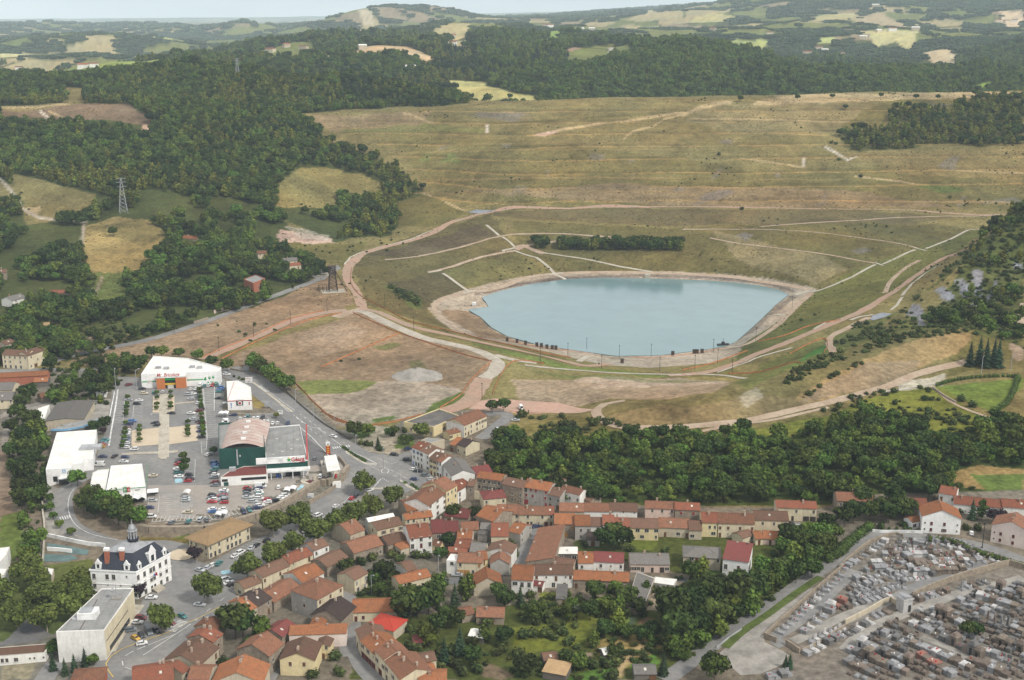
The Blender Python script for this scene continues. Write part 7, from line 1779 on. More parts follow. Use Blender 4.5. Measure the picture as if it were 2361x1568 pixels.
b_=billboard('L2',1002,705,4,3.2,2.8,'white roadside panel with red store lettering and arrow',lines=(('Mr. Bricolage',.62,.15,2.3,M_RED),));part('arrow',M_RED,b_,(-.6,.8,-.14,-.11,.5+2.8,.7+2.8),(-.8,-.5,-.14,-.11,.35+2.8,.85+2.8))
billboard('L2',1265,990,4.2,3,1.2,'large grey billboard on the verge beside the white shop',M_STEEL);billboard('L2',1425,1090,2.6,2.2,1.0,'small white direction panel beside the yellow green bush',lines=(('Bricolage',.45,.2,1.4,M_GREEN),));billboard('L2',965,500,3.4,2.6,1.2,'dark billboard at the foot of the roadside trees',M_STEEL);billboard('L4',1832,640,2.8,2.0,.6,'white and blue panel at the ramp below the car park',lines=(('Station',.5,.2,.3,M_BLUE),))
X,Y,Z=land(*fr('D',768,672));e=empty('headframe',(X,Y,Z),.25,'rusty dark steel mine headframe with winding wheels','headframe');part('base_slab',M_CONC,e,(-9,9,-6,6,-1,.5))
for sx in (-1,1):
 for sy in (-1,1): mb=MB();mb.tube((sx*3.4,sy*3.4,.4),(sx*1.8,sy*1.8,19),.34,.28,6);mb.build('leg',M_RUST,e)
mb=MB()
for k in range(6):
 z,z2=.6+3.1*k,.6+3.1*(k+1);w,w2=3.4-1.6*z/19,3.4-1.6*z2/19
 for a,b in (((-1,-1),(1,-1)),((1,-1),(1,1)),((1,1),(-1,1)),((-1,1),(-1,-1))):
  mb.tube((a[0]*w,a[1]*w,z),(b[0]*w2,b[1]*w2,z2),.14,n=4);mb.tube((b[0]*w,b[1]*w,z),(a[0]*w2,a[1]*w2,z2),.14,n=4);mb.tube((a[0]*w2,a[1]*w2,z2),(b[0]*w2,b[1]*w2,z2),.17,n=4)
mb.build('bracing',M_RUST,e)
for sy in (-1,1): mb=MB();mb.tube((10.5,sy*3.6,.4),(1.9,sy*1.7,17),.36,.3,6);mb.build('backstay',M_RUST,e)
mb=MB()
for k in range(1,6): t=k/6;mb.tube((10.5-8.6*t,-3.6+1.9*t,.4+16.6*t),(10.5-8.6*t,3.6-1.9*t,.4+16.6*t),.15,n=4)
mb.build('stay_bracing',M_RUST,e)
for y in (-.9,.9):
 mb=MB()
 for k in range(14): t,t2=k*2*math.pi/14,(k+1)*2*math.pi/14;mb.tube((1.9*math.cos(t),y,16.5+1.9*math.sin(t)),(1.9*math.cos(t2),y,16.5+1.9*math.sin(t2)),.18,n=4);mb.tube((0,y,16.5),(1.9*math.cos(t),y,16.5+1.9*math.sin(t)),.07,n=3)
 mb.build('winding_wheel',M_RUST,e)
part('platform',M_RUST,e,(-3,3,-3,3,14.2,14.5));part('roof',M_RUST,e,(-3,3,-3,3,20.2,20.5),(-2.8,-2.5,-2.8,-2.5,14.5,20.2),(2.5,2.8,-2.8,-2.5,14.5,20.2),(2.5,2.8,2.5,2.8,14.5,20.2),(-2.8,-2.5,2.5,2.8,14.5,20.2))
mb=MB()
for x in (-11,-8,-5): mb.box(x,x+.3,-3,-2.7,0,4);mb.box(x,x+.3,3,3.3,0,4.8)
mb.box(-11.2,-3,-3.1,-2.8,4,4.3);mb.box(-11.2,-3,2.9,3.3,4.8,5.1);mb.tube((-11,-3,4.2),(-11,3,5),.15);mb.tube((-8,-3,4.2),(-8,3,5),.15);mb.tube((-5,-3,4.2),(-5,3,5),.15);mb.build('side_frame',M_RUST,e)
def pylon(x,y,h,label):
 X,Y,Z=land(*fr('K1',x,y));e=empty('pylon',(X,Y,Z),.4,label,'pylon');mb=MB();b=h*.11
 for sx,sy in ((-1,-1),(1,-1),(1,1),(-1,1)): mb.tube((sx*b,sy*b,-1),(sx*.5,sy*.5,h*.96),.22,.14,4)
 for k in range(9):
  z,z2=h*.96*k/9,h*.96*(k+1)/9;w,w2=b+(.5-b)*k/9,b+(.5-b)*(k+1)/9
  for s in (-1,1): mb.tube((-w,s*w,z),(w2,s*w2,z2),.10,n=3);mb.tube((w,s*w,z),(-w2,s*w2,z2),.10,n=3);mb.tube((s*w,-w,z),(s*w2,w2,z2),.10,n=3)
 mb.build('lattice_mast',M_STEEL,e)
 for z in (.72,.84,.94): mb=MB();mb.tube((-h*.13,0,h*z),(h*.13,0,h*z),.14,n=4);mb.tube((-h*.13,0,h*z),(0,0,h*(z+.04)),.08,n=3);mb.tube((h*.13,0,h*z),(0,0,h*(z+.04)),.08,n=3);mb.build('cross_arm',M_STEEL,e)
pylon(855,1470,34,'lattice power pylon standing in front of the left wood');pylon(1645,545,30,'lattice power pylon on the crest of the left wooded hill')
bake_text()
# ----------------------------------------------------------------trees of the town,one by one
DESC={'oak': 'dark round tree','acacia': 'loose mid green tree','ash': 'tall oval tree','birch': 'slim tree','spruce': 'dark conifer','bush': 'green shrub','plane': 'round plane tree','plum': 'purple leaved tree','lime': 'yellow green tree','poplar': 'tall poplar','grey': 'pale grey green tree'}
def trees(f,key,sc,place,pts,group=None,desc=None,sz=None):
 for i,(x,y) in enumerate(pts):
  X,Y,Z=land(*fr(f,x,y));s=sc*rnd.uniform(.9,1.1)
  e=tree(key,X,Y,s,None,group or 'trees ' +place,sz and sz*s,var=i)
  ranked(e,desc or DESC[key],place)
AV='along the avenue and square'
trees('D','plane',1.10,AV,[(840,1140),(908,1172),(860,1195),(820,1217),(778,1234),(727,1260),(690,1222),(632,1240),(676,1284),(630,1312),(571,1342),(480,1393),(376,1458)],sz=1.06)
trees('L5','plane',1.12,'left of the cream slab hall',[(240,880),(640,920),(960,760),(590,650),(770,570),(1060,420),(1100,560),(500,390),(40,590),(400,300)])
P_='in the little park by the hall'
trees('M1','acacia',.95,P_,[(265,545),(75,560)]);trees('M1','spruce',.62,P_,[(408,700)],sz=.85);trees('M1','plane',.85,P_,[(1035,565)]);trees('M1','oak',.55,P_,[(770,640),(860,650),(560,545),(640,530)]);trees('M1','bush',.9,P_,[(150,640),(230,660),(300,660),(430,740),(600,520),(800,470)]);trees('K5','oak',.85,'on the red earth lot',[(1042,1305),(1122,1292)])
Y_='on the car park'
trees('L1','acacia',.33,Y_,[(1725,870),(1718,955),(1710,1010),(1705,1055),(1702,1105),(1695,1215),(1690,1300),(1685,1360),(1680,1420),(1660,1480),(1650,1530),(2120,808),(2120,875),(2115,970),(2115,1015),(2300,800),(2305,870),(2300,960),(2305,1005),(1885,1270),(1882,1320),(1880,1380),(1885,1450)],'young trees of the car park','young tree')
trees('L2','acacia',.33,Y_,[(330,765),(335,812),(340,872),(345,925),(350,962),(355,1008),(360,1100),(365,1160),(370,1212),(380,1272),(385,1315),(385,1378),(175,1205),(172,1268),(175,1325),(180,1376),(130,1640)],'young trees of the car park','young tree')
trees('L4','oak',.5,Y_,[(110,130),(140,210),(120,300),(530,50)]);trees('L3','acacia',.45,'beside the curved access road',[(675,690),(685,810),(725,925),(805,1040),(965,1145)],None,'young tree')
Q_='in the clump inside the road curve'
trees('L3','oak',1.0,Q_,[(1130,830),(1290,920),(1450,900),(1600,1000),(1760,1040),(1240,730)]);trees('L3','acacia',.95,Q_,[(1880,1000),(1500,780),(1700,830),(1390,800),(1050,480)])
Q_='in the tree belt at the left edge'
trees('L1','oak',1.1,Q_,[(400,930),(300,1030),(250,1180),(180,1360),(420,1290),(330,1480)]);trees('L1','ash',1.0,Q_,[(560,1430),(480,1580),(620,1540),(230,1500),(430,1400)]);trees('L1','lime',.7,'in front of the curved canopy',[(1000,1330),(840,1340)]);trees('L1','oak',.8,'behind the stepped white store',[(1280,1330),(1430,1290)]);trees('L1','plum',.6,'behind the stepped white store',[(1400,1350)])
trees('L3','oak',1.05,Q_,[(250,350),(450,220),(400,420),(330,660),(500,560),(450,760),(300,780),(150,120),(380,100)]);trees('L3','acacia',1.0,Q_,[(430,1480),(490,1330),(380,1540),(540,700)]);trees('L5','spruce',.5,'below the cream slab hall',[(1150,1380),(880,1500),(1010,1460),(720,1440)]);trees('L5','acacia',.5,'below the cream slab hall',[(1260,1370),(700,1250),(730,1180)])
Q_='beside and behind the hardware store'
trees('L1','spruce',.75,Q_,[(1375,425)]);trees('L1','oak',.95,Q_,[(1600,530),(1720,520),(1830,530),(1500,640),(1350,720),(1230,680),(1250,840),(1050,850),(930,880),(1450,600),(1920,470),(1400,850),(1130,770)]);trees('K4','acacia',.9,Q_,[(1050,920),(1120,925),(1240,925),(1370,945),(1465,985),(1570,1018),(880,985)])
trees('L2','acacia',1.1,'along the main road by the field',[(1060,500),(1170,540),(1250,600),(1330,660),(1400,720),(1480,780),(1540,750)]);trees('L2','ash',1.0,'along the main road by the field',[(1040,440),(1110,490),(1300,560)]);trees('L2','lime',.5,'on the verge by the main road',[(1370,1125)]);trees('L2','bush',.6,'on the verge by the main road',[(860,590),(920,610),(800,570)])
trees('K6','spruce',1.25,'in the group at the end of the upper track',[(1985,975),(2050,960),(2095,985),(2180,985),(2150,955)]);trees('D','oak',1.05,'alone on the ochre hill field',[(261,546)])
G_='in the lower gardens'
trees('N1','oak',1.25,G_,[(440,450),(520,430),(600,400)]);trees('N1','ash',1.0,G_,[(690,250),(640,330),(890,290),(600,640)]);trees('N1','spruce',.75,G_,[(800,330),(840,700),(720,770)]);trees('N1','oak',.8,G_,[(820,500),(1180,360),(1130,290),(740,480),(680,540)]);trees('N1','bush',1.1,G_,[(440,520),(1040,480),(540,570),(300,230),(470,660),(930,620),(400,480),(1130,700),(960,720),(800,800),(850,850)])
trees('N2','oak',.75,G_,[(590,440),(700,580),(830,320),(960,410),(1060,600),(830,480),(990,620)]);trees('N2','spruce',.7,G_,[(60,330),(1150,860)]);trees('N2','grey',.7,G_,[(490,405)]);trees('N2','bush',1.2,G_,[(150,570),(280,440),(370,760),(120,850),(540,800),(80,580),(250,570),(40,720),(60,870),(600,800),(430,620),(770,340),(690,330),(180,460),(220,330),(780,780),(720,790)]);trees('N2','oak',1.35,G_,[(1240,490),(1190,430)]);trees('N2','ash',.9,G_,[(1190,700),(1260,740)])
G_='on the slope beside the cemetery road'
trees('N3','oak',1.25,G_,[(60,480),(150,430),(250,360),(300,530),(480,350),(600,310),(30,640),(180,590)]);trees('N3','ash',1.0,G_,[(700,240),(800,180),(900,130),(560,400),(420,430),(60,730),(340,580),(1010,60)]);trees('N3','acacia',1.1,'at the bottom edge by the gravel lot',[(300,900)]);trees('N3','bush',1.0,G_,[(640,340),(720,290),(290,200),(400,180),(520,190),(470,250)]);trees('N3','spruce',.42,'at the cemetery gate',[(842,805),(875,810)])
G_='on the wooded slope right of the garden houses'
trees('P3','oak',1.0,G_,[(900,370),(1000,430),(1100,520),(830,640),(960,660),(1180,450),(1200,260)]);trees('P3','acacia',1.0,G_,[(1080,620),(1150,340),(750,720),(860,450),(1040,330),(700,620),(1250,330),(950,520)])
G_='around the white gabled house'
trees('M4','spruce',.8,G_,[(1700,880)]);trees('M4','poplar',.75,G_,[(1830,880)]);trees('M4','plum',1.0,G_,[(2050,940),(1960,940)]);trees('M4','oak',1.0,G_,[(700,690),(560,850),(400,900),(200,930),(850,880),(300,740),(80,980),(650,930),(760,800),(1150,640),(1230,600)]);trees('M4','bush',1.0,G_,[(830,970),(540,990),(1640,1010),(1760,1010),(1560,800)])
G_='in the courts of the old town'
trees('L6','oak',1.25,G_,[(820,1010),(920,1000)]);trees('L6','ash',1.0,G_,[(1150,1040)]);trees('L6','bush',1.2,G_,[(980,1080),(1100,1090),(540,1360),(640,1370),(2150,1300),(2230,1500),(1850,1540)]);trees('P1','oak',.7,G_,[(775,480),(825,255),(990,258),(720,590)]);trees('P1','bush',1.1,G_,[(220,520),(330,560),(400,580),(100,610),(240,640),(520,560),(600,560),(240,750),(180,580),(1260,470),(1300,540)]);trees('P2','oak',1.1,G_,[(740,210),(800,190),(870,205)]);trees('P2','bush',.9,G_,[(250,640),(580,170),(930,210),(1210,215),(640,620),(10,260)]);trees('L4','plum',1.05,'on the square by the tan roof',[(275,1510)]);trees('L5','plum',1.0,'at the corner of the town hall',[(1890,470)]);trees('N4','oak',.62,'among the cemetery graves',[(890,590),(950,590)],None,'dark yew',1.1)
trees('K2','oak',1.0,'on the field edge behind the tip',[(900,690),(1005,690),(1165,690),(1080,600),(700,540)]);trees('K3','oak',.85,'on the top edge of the tip',[(1372,680),(1615,690),(1765,690),(2020,665),(2220,665),(2350,680),(400,705),(1125,760),(795,695),(1035,685)])
trees('K3','bush',1.2,'on the tip slope',[(1030,990),(1060,1000),(1080,1110),(1850,1370),(410,1450),(1230,1225),(250,1070)]);trees('K5','bush',1.6,'on the pit slopes',[(390,470),(440,500),(520,540),(350,440),(1540,1400),(1580,1410),(1250,1330),(1740,1390),(1480,1450)]);trees('K6','bush',1.2,'on the green lawn',[(1920,1215),(2000,1260)])
for f,x0,x1,y,n in (('K5',1330,1420,160,10),('K5',1500,2361,165,120)):
 for k in range(n):
  x=x0+(x1-x0)*(k+rnd.random())/n;X,Y,Z=land(*fr(f,x,y+rnd.uniform(-22,8)+(x-1500)*.012))
  put('birch' if rnd.random()<.5 else 'oak',k % 2,X,Y,Z-.3,rnd.uniform(.75,1.1),rnd.uniform(.9,1.25),rnd.random()*6)
X,Y,rs=candidates(860,1750,5.2,.50,81);D,_=dens_at(X,Y);qx,qy=project(X,Y,ground(X,Y));nz=fnoise(X,Y,34,19,3)+.5*fnoise(X,Y,9,29,1)
for k in np.where((D<.1) & (rs.uniform(0,1,len(X))<.26+nz*1.2) & ~in_poly(qx,qy,SHORE_RING) & (qx>-30) & (qx<2400) & ((Y>800) | (qy<880)))[0]: put('tuft',0,X[k],Y[k],float(ground(X[k],Y[k]))-.15,rs.uniform(.4,1.1),rs.uniform(.3,.7),rs.uniform(0,6))
GARD=[frs('D',p) for p in ([(800,1330),(900,1310),(1020,1330),(1010,1380),(900,1420),(800,1370)],[(900,1420),(1100,1385),(1500,1350),(1700,1290),(1850,1260),(1950,1250),(1640,1480),(1540,1568),(1000,1568)],[(100,840),(270,800),(320,850),(260,900),(240,960),(120,930)],[(20,940),(110,1000),(100,1180),(60,1300),(20,1100)])]
X,Y,rs=candidates(330,800,3.6,.53,77);qx,qy=project(X,Y,ground(X,Y));nz=fnoise(X,Y,22,5,3)
for k in range(len(X)):
 if any(in_poly(qx[k],qy[k],g) for g in GARD) and rs.uniform()<.42+nz[k]*.9:
  s=rs.uniform(.45,1.1)
  if rs.uniform()<.15: put(('oak','acacia','ash')[k % 3],k % 2,X[k],Y[k],float(ground(X[k],Y[k]))-.2,*(rs.uniform(.5,1.0),)*2,rs.uniform(0,6))
  put('bush',0,X[k],Y[k],float(ground(X[k],Y[k]))-.2,s,s*rs.uniform(.7,1.2),rs.uniform(0,6))
X,Y,rs=candidates(700,1750,9,.53,78);D,_=dens_at(X,Y);nz=fnoise(X,Y,60,9,3);qx,qy=project(X,Y,ground(X,Y))
for k in np.where((D<.1) & (nz>.30) & (rs.uniform(0,1,len(X))<.35) & ~in_poly(qx,qy,SHORE_RING))[0]: put('bush',0,X[k],Y[k],float(ground(X[k],Y[k]))-.2,*(rs.uniform(.3,.7),)*2,rs.uniform(0,6))
SHRUB=[(frs('K6',q),d) for q,d in (([(700,1100),(760,1000),(1000,900),(1300,830),(1650,740),(1900,715),(1990,740),(1600,790),(1250,890),(960,1000),(760,1100)],.8),([(1600,480),(1900,250),(2361,100),(2361,860),(2150,800),(1900,730),(1700,740)],.28),([(1050,740),(1300,640),(1560,560),(1680,740),(1300,830),(1060,860)],.12),([(830,1190),(1000,1060),(1250,930),(1260,950),(1000,1100),(860,1200)],.7),([(1200,1170),(1700,1120),(1850,1250),(2100,1350),(1900,1480),(1500,1420),(900,1300)],.35))]+[(frs('K5',q),d) for q,d in (([(1200,1330),(1500,1320),(1800,1330),(2361,1430),(2361,1480),(1500,1500)],.22),([(300,400),(500,470),(560,560),(480,570),(380,500)],.5))]+[(frs('K4',[(330,640),(700,600),(1060,740),(700,850),(580,860),(480,900),(330,800)]),.5)]
X,Y,rs=candidates(520,1150,3.4,.53,79);qx,qy=project(X,Y,ground(X,Y));nz=fnoise(X,Y,14,5,2)
for g,d in SHRUB:
 for k in np.where(in_poly(qx,qy,g) & (rs.uniform(0,1,len(X))<d+nz*.8))[0]:
  s=rs.uniform(.4,1.15);put('bush',0,X[k],Y[k],float(ground(X[k],Y[k]))-.2,s,s*rs.uniform(.6,1.1),rs.uniform(0,6))
def hedge(f,pts,w,h,label):
 line=catmull(xy(f,pts),2.2);rs=np.random.RandomState(len(label));B=[]
 for x,y in line: B.append(((x,y,float(ground(x,y))+h*.45),(w*.62,w*.62,h*.58)))
 o=obj('hedge',leaf_mesh('hedge',*leafy(B,.32,60,5,core=.85),M_LEAF['hedge']));tag(o,label,'hedge')
hedge('M4',[(1180,1150),(1340,1160),(1560,1220),(1720,1300),(1950,1370),(2361,1500)],2.6,2.4,'thick green hedge along the upper edge of the cemetery');hedge('P3',[(1220,490),(1290,445),(1348,400)],4,4,'broad clipped hedge beside the cemetery road');hedge('M4',[(0,1330),(150,1200),(300,1080),(400,1000)],4,3.6,'broad hedge running up to the white gabled house')
hedge('K6',[(1760,1115),(1860,1085),(2000,1062),(2180,1052),(2300,1055)],2,2.2,'trimmed hedge on the upper side of the lawn');hedge('K6',[(2320,1060),(2290,1150),(2240,1240),(2140,1300)],2.6,2.8,'tall hedge on the right side of the lawn');hedge('M4',[(580,1015),(750,1010),(925,1015)],1.4,1.6,'low clipped hedge left of the white gabled house');hedge('M1',[(-100,690),(0,760),(110,830),(220,890)],2,1.1,'low planting on the central strip of the main road');hedge('M1',[(800,1210),(900,1240),(980,1300)],2,1.1,'low planting on the traffic island below the junction')
# ----------------------------------------------------------------cars
CARC={'w': ('white',(.72,.72,.71)),'s': ('silver',(.42,.44,.45)),'g': ('grey',(.16,.18,.20)),'k': ('black',(.02,.02,.025)),'b': ('blue',(.07,.17,.40)),'n': ('dark blue',(.03,.045,.12)),'r': ('red',(.42,.03,.035)),'m': ('dark red',(.16,.025,.03)),'t': ('teal',(.05,.20,.20)),'y': ('yellow',(.55,.33,.04)),'c': ('cream',(.52,.46,.34))}
CM={k: material('car paint ' +v[0],v[1],rough=.28,var=.04,spec=.5) for k,v in CARC.items()}
M_TYRE=material('tyre',(.02,.02,.02),rough=.9,var=.1);M_LAMP=material('headlight glass',(.6,.6,.58),rough=.2,var=.05);M_TAIL=material('tail light',(.35,.02,.02),rough=.3,var=.05)
def hull(prof,w,ins=.10):
 """side profile swept across the width, sides drawn in towards the top"""
 mb=MB();zs=[z for _,z in prof];z0,z1=min(zs),max(zs);n=len(prof)
 hw=[w/2-ins*((z-z0)/(z1-z0))**2 for _,z in prof]
 mb.v+=[(x,-h,z) for (x,z),h in zip(prof,hw)]+[(x,h,z) for (x,z),h in zip(prof,hw)]
 mb.f.append(tuple(range(n)));mb.f.append(tuple(reversed(range(n,2*n))));mb.m+=[0,0]
 for k in range(n): l=(k+1) % n;mb.f.append((l,k,n+k,n+l));mb.m.append(0)
 return mb
CARK={}
for kd,(L,Wd,hood,a,b,c,d,top) in {'hatchback': (3.8,1.68,.92,.95,.35,-1.35,-1.75,1.43),'saloon': (4.45,1.74,.92,.95,.25,-1.0,-1.6,1.42),'estate car': (4.4,1.74,.95,1.0,.35,-1.75,-2.1,1.47),'people carrier': (4.2,1.78,1.02,1.25,.55,-1.7,-2.0,1.66),'van': (5.3,1.95,1.25,1.95,1.45,-2.5,-2.6,2.35)}.items():
 h=L/2;dk=.98 if kd !='saloon' else .95
 bm=hull([(-h,.32),(h,.32),(h+.02,.62),(h-.12,.76),(a,hood),(d,dk+.02),(-h+.04,dk-.06),(-h-.02,.6)],Wd,.07)
 gm=hull([(d+.02,hood-.04),(a,hood-.04),(b,top-.05),(c,top-.05)],Wd-.14,.17)
 rm=hull([(c-.06,top-.055),(b+.06,top-.055),(b-.05,top),(c+.05,top)],Wd-.42,.05)
 for v,f in ((rm.v,rm.f),): o_=len(bm.v);bm.v+=v;bm.f+=[tuple(i+o_ for i in q) for q in f];bm.m+=[0]*len(f)
 for s in (-1,1): bm.tube((b-.02,s*(Wd/2-.2),top-.04),(a+.02,s*(Wd/2-.11),hood-.02),.045,n=4,cap=False);bm.tube((c,s*(Wd/2-.2),top-.04),(d,s*(Wd/2-.1),dk),.07,n=4,cap=False);bm.tube(((b+c)/2,s*(Wd/2-.21),top-.04),((b+c)/2,s*(Wd/2-.09),hood),.045,n=4,cap=False)
 if kd=='van': bm.box(-h+.1,.75,-Wd/2+.05,Wd/2-.05,1.0,2.33,tx=.05,ty=.12)
 CARK[kd]=(bm.mesh('body',CM['w']),gm.mesh('windows',M_GLASS),h,Wd)
_w=MB();_w.tube((0,-.10,0),(0,.10,0),.31,n=10);WHEEL=_w.mesh('wheel',M_TYRE)
_w=MB();_w.tube((0,-.11,0),(0,.11,0),.18,n=8);RIM_=_w.mesh('rim',M_STEEL)
_w=MB();_w.box(-.05,.03,-.19,.19,-.08,.09);LAMP_=_w.mesh('lamp',M_LAMP)
def car(x,y,col,ang,kind,place,group):
 bm,gm,h,wd=CARK[kind];z=float(ground(x,y))+.13
 e=empty('van' if kind=='van' else 'car',(x,y,z),R(ang));ranked(e,CARC[col][0]+' ' +kind,place,'van' if kind=='van' else 'car',group)
 obj('body',bm,e,None,CM[col]);obj('windows',gm,e)
 for sx in (-1,1):
  for sy in (-1,1):
   w_=obj('wheel',WHEEL,e,(sx*h*.64,sy*(wd/2-.1),.31));obj('rim',RIM_,w_)
   obj('headlight' if sx>0 else 'tail_light',LAMP_,e,(sx*(h-.03),sy*(wd/2-.28),.66),M_LAMP if sx>0 else M_TAIL)
KW={'h': 'hatchback','a': 'saloon','e': 'estate car','p': 'people carrier','v': 'van'}
def cars(f,place,group,s,ang=0):
 for t in s.split():
  p,_,a=t.partition('@');x,y,c=p.split(',')
  kind=KW[c[1]] if len(c)>1 else rnd.choice(['hatchback','hatchback','saloon','estate car','people carrier'])
  X,Y,Z=land(*fr(f,float(x),float(y)))
  car(X,Y,c[0],(float(a) if a else ang+(180 if rnd.random()<.5 else 0))+rnd.uniform(-3,3),kind,place,group)
CP='cars on the shopping car park'
cars('L4','in the left block below the supermarket',CP,'505,605,k 490,642,g 510,668,w 505,700,r 500,800,w 505,832,bh 150,648,s 150,680,s 170,838,ca')
cars('L4','in the second block below the supermarket',CP,'660,545,w 660,570,s 655,594,g 640,614,r 660,634,g 645,660,s 650,684,g 665,710,rh 645,800,wh')
cars('L4','in the third block below the supermarket',CP,'975,516,r 975,545,k 980,584,g 975,636,sa 1120,520,ne 1125,550,w 1140,574,w 1130,596,t 1110,622,wp 1140,655,we 1055,695,s 1160,490,wv 1250,672,r 1250,700,wh')
cars('L4','along the green railing at the trolley shelters',CP,'1360,685,k@20 1415,662,w@20 1455,636,w@20 1490,612,wp@20 925,830,np@-60 1000,808,th@-60 1105,778,n@20 1145,748,w@20')
cars('L4','beside the green supermarket wall',CP,'535,175,bp 545,212,b 540,258,t 515,305,k 545,332,w 535,368,g 535,432,m 540,474,g')
cars('L4','by the small trees on the car park',CP,'50,190,r 60,155,k 30,255,w 50,300,t 55,355,wa 195,332,k 175,418,rh 205,388,k')
cars('L4','on the front edge of the car park',CP,'190,960,th@80 350,938,sp@80 435,938,gh@105');cars('L4','driving near the petrol station','cars driving','1400,500,we@95 1845,432,ma@0 1890,115,gh@90 1965,355,wp@88 450,60,wh@60')
cars('L1','in the left bays of the car park',CP,'1735,890,s 1875,898,wa 1850,942,k 1790,1172,b 1745,1216,n 2095,1198,k 2115,1228,k 1720,1272,m 1715,1296,w 1710,1326,w 1705,1350,w 1715,1376,s 1705,1416,n 1705,1441,g 1700,1476,w 1715,1500,s 1700,1530,w 1810,1556,wp')
cars('L1','in front of the hardware store',CP,'1945,800,ce 1740,682,ma@40 1920,738,k@20 2200,778,wh@85 2310,1068,ka 2080,790,th@85');cars('L1','beside the stepped white store',CP,'1420,1432,t 1390,1458,t 1380,1482,g 1370,1502,r 1370,1522,yh')
cars('L3','beside the stepped white store',CP,'1390,85,na 1340,200,wv 1195,250,k 1060,322,wh 1055,296,t 850,390,nh');cars('L3','near the store with the green edge',CP,'1550,80,ka@80 1670,156,wa 1690,92,n 2065,345,ca 2070,570,g 2065,680,sh 2025,778,n 2045,898,wp 2320,980,gh@70')
cars('L2','in the right bays of the car park',CP,'185,815,sp 215,876,se 240,806,w 320,842,g 335,912,s 335,936,w 345,1016,k 325,1036,me 220,1068,w 240,1148,se 330,1182,k 360,1202,m 345,1256,s 345,1312,n 355,1392,ka 590,866,ka 590,778,th 610,748,b 625,722,bp 790,1092,na');cars('L2','in front of the hardware store',CP,'215,745,wh 280,742,wh 335,698,w 400,696,t 455,694,w 510,688,r 565,686,t',88)
cars('L2','in the staff yard behind the supermarket',CP,'885,1142,w 945,1138,s 985,1118,t 1065,1138,w 1120,1132,w 1185,1128,k 1200,1186,w 1255,1180,w 1260,1210,s 1320,1202,w 1385,1202,w 1525,1208,n 660,1172,w 700,1190,wv',92);cars('L2','on the main road','cars driving','2135,1382,wa@-38');cars('L2','at the right side of the hardware store',CP,'700,542,wa 660,528,se')
SQ='cars around the square and avenue'
cars('L4','on the avenue under the plane trees',SQ,'815,1425,w@60 890,1378,w@60 1035,1322,s@75 1105,1284,kh@75 1240,1224,kp@75 510,1552,w@75 595,1530,t@75 1690,992,se@50 1930,878,w@55 2170,758,w@65');cars('L6','on the square',SQ,'340,104,sa@-25 445,70,sh@75 725,275,wa@42 785,296,ke@42 335,572,sa@-8 100,728,th@-30 460,752,ge@35 685,228,wp@42')
cars('L5','in front of the cream slab hall',SQ,'2045,474,wa@0 1905,752,mp@-10 1850,808,wa@-5 1760,914,gp@20 1830,1024,yh@-35 1910,984,kh@-55 2005,935,gv@-55 2105,918,ka@-45 2230,868,ga@-35 2300,822,mh@-20 1915,1094,wh@25');cars('M1','around the cafe corner',SQ,'645,808,ke@-10 845,726,n@20 830,886,kp@0 930,1026,wh@-15 990,1050,ka@-10 1100,1108,ge@-10 1190,1170,sh@15 935,1168,nh@-15 30,1442,rh@75 90,1410,k@75 285,1328,w@40');cars('P1','in the court of the orange garages',SQ,'850,703,sa@180');cars('M3','by the zebra crossing at the row houses',SQ,'1690,1085,kh@95');cars('K5','near the red earth lot',SQ,'1205,1356,sa@5 1095,1420,we@10 1120,1410,m@10 1240,1272,wv@100');cars('M4','in the drive of the white gabled house',SQ,'1695,1070,wh@70');cars('P2','at the top of the steep lane',SQ,'130,42,kh@85 190,20,na@20')
# ----------------------------------------------------------------cemetery
M_TOMB={'pale grey': material('pale granite',(.28,.28,.285),rough=.55,var=.15,scale=3,inst=.15),'weathered brown': material('weathered stone',(.17,.14,.112),rough=.95,var=.35,scale=3,c2=(.13,.105,.085),inst=.25),'dark grey': material('dark granite',(.16,.155,.15),rough=.6,var=.3,scale=3,inst=.2),'white': material('white marble',(.47,.46,.45),rough=.5,var=.12,scale=3,inst=.1),'reddish': material('red granite',(.28,.13,.10),rough=.6,var=.2,scale=3)}
def _tm(name,*b):
 mb=MB()
 for q in b: mb.box(*q[:6],tx=q[6] if len(q)>6 else 0,ty=q[6] if len(q)>6 else 0)
 return mb.mesh(name)
_m=[M_TOMB['pale grey']]
TB={'base': _tm('base',(-1,1,-1.35,1.35,-.5,.22)),'slab': _tm('slab',(-.82,.82,-1.2,1.0,.22,.62,.08)),'headstone': _tm('headstone',(-.75,.75,1.0,1.25,.22,1.55,.06)),'cross': _tm('cross',(-.09,.09,1.0,1.16,.22,2.1),(-.42,.42,1.02,1.14,1.35,1.55)),'vault': _tm('vault',(-1.05,1.05,-1.25,1.25,.22,1.35,.06)),'lid': _tm('lid',(-1.2,1.2,-1.4,1.4,1.35,1.6,.12)),'chapel': _tm('chapel',(-1.2,1.2,-1.4,1.4,.2,3.0)),'chapel_roof': _tm('chapel_roof',(-1.45,1.45,-1.6,1.6,3.0,3.8,.8)),'door': _tm('door',(-.45,.45,-1.46,-1.4,.3,2.2)),'obelisk': _tm('obelisk',(-.4,.4,-.4,.4,.22,3.4,.22)),'flower_pot': _tm('flower_pot',(-.16,.16,-.16,.16,0,.4))}
for m in TB.values(): m.materials.append(_m[0])
TK={'low slab grave': ('base','slab','headstone'),'cross topped grave': ('base','slab','cross'),'box vault': ('base','vault','lid'),'small tomb chapel': ('base','chapel','chapel_roof','door'),'obelisk grave': ('base','slab','obelisk')}
NT=0
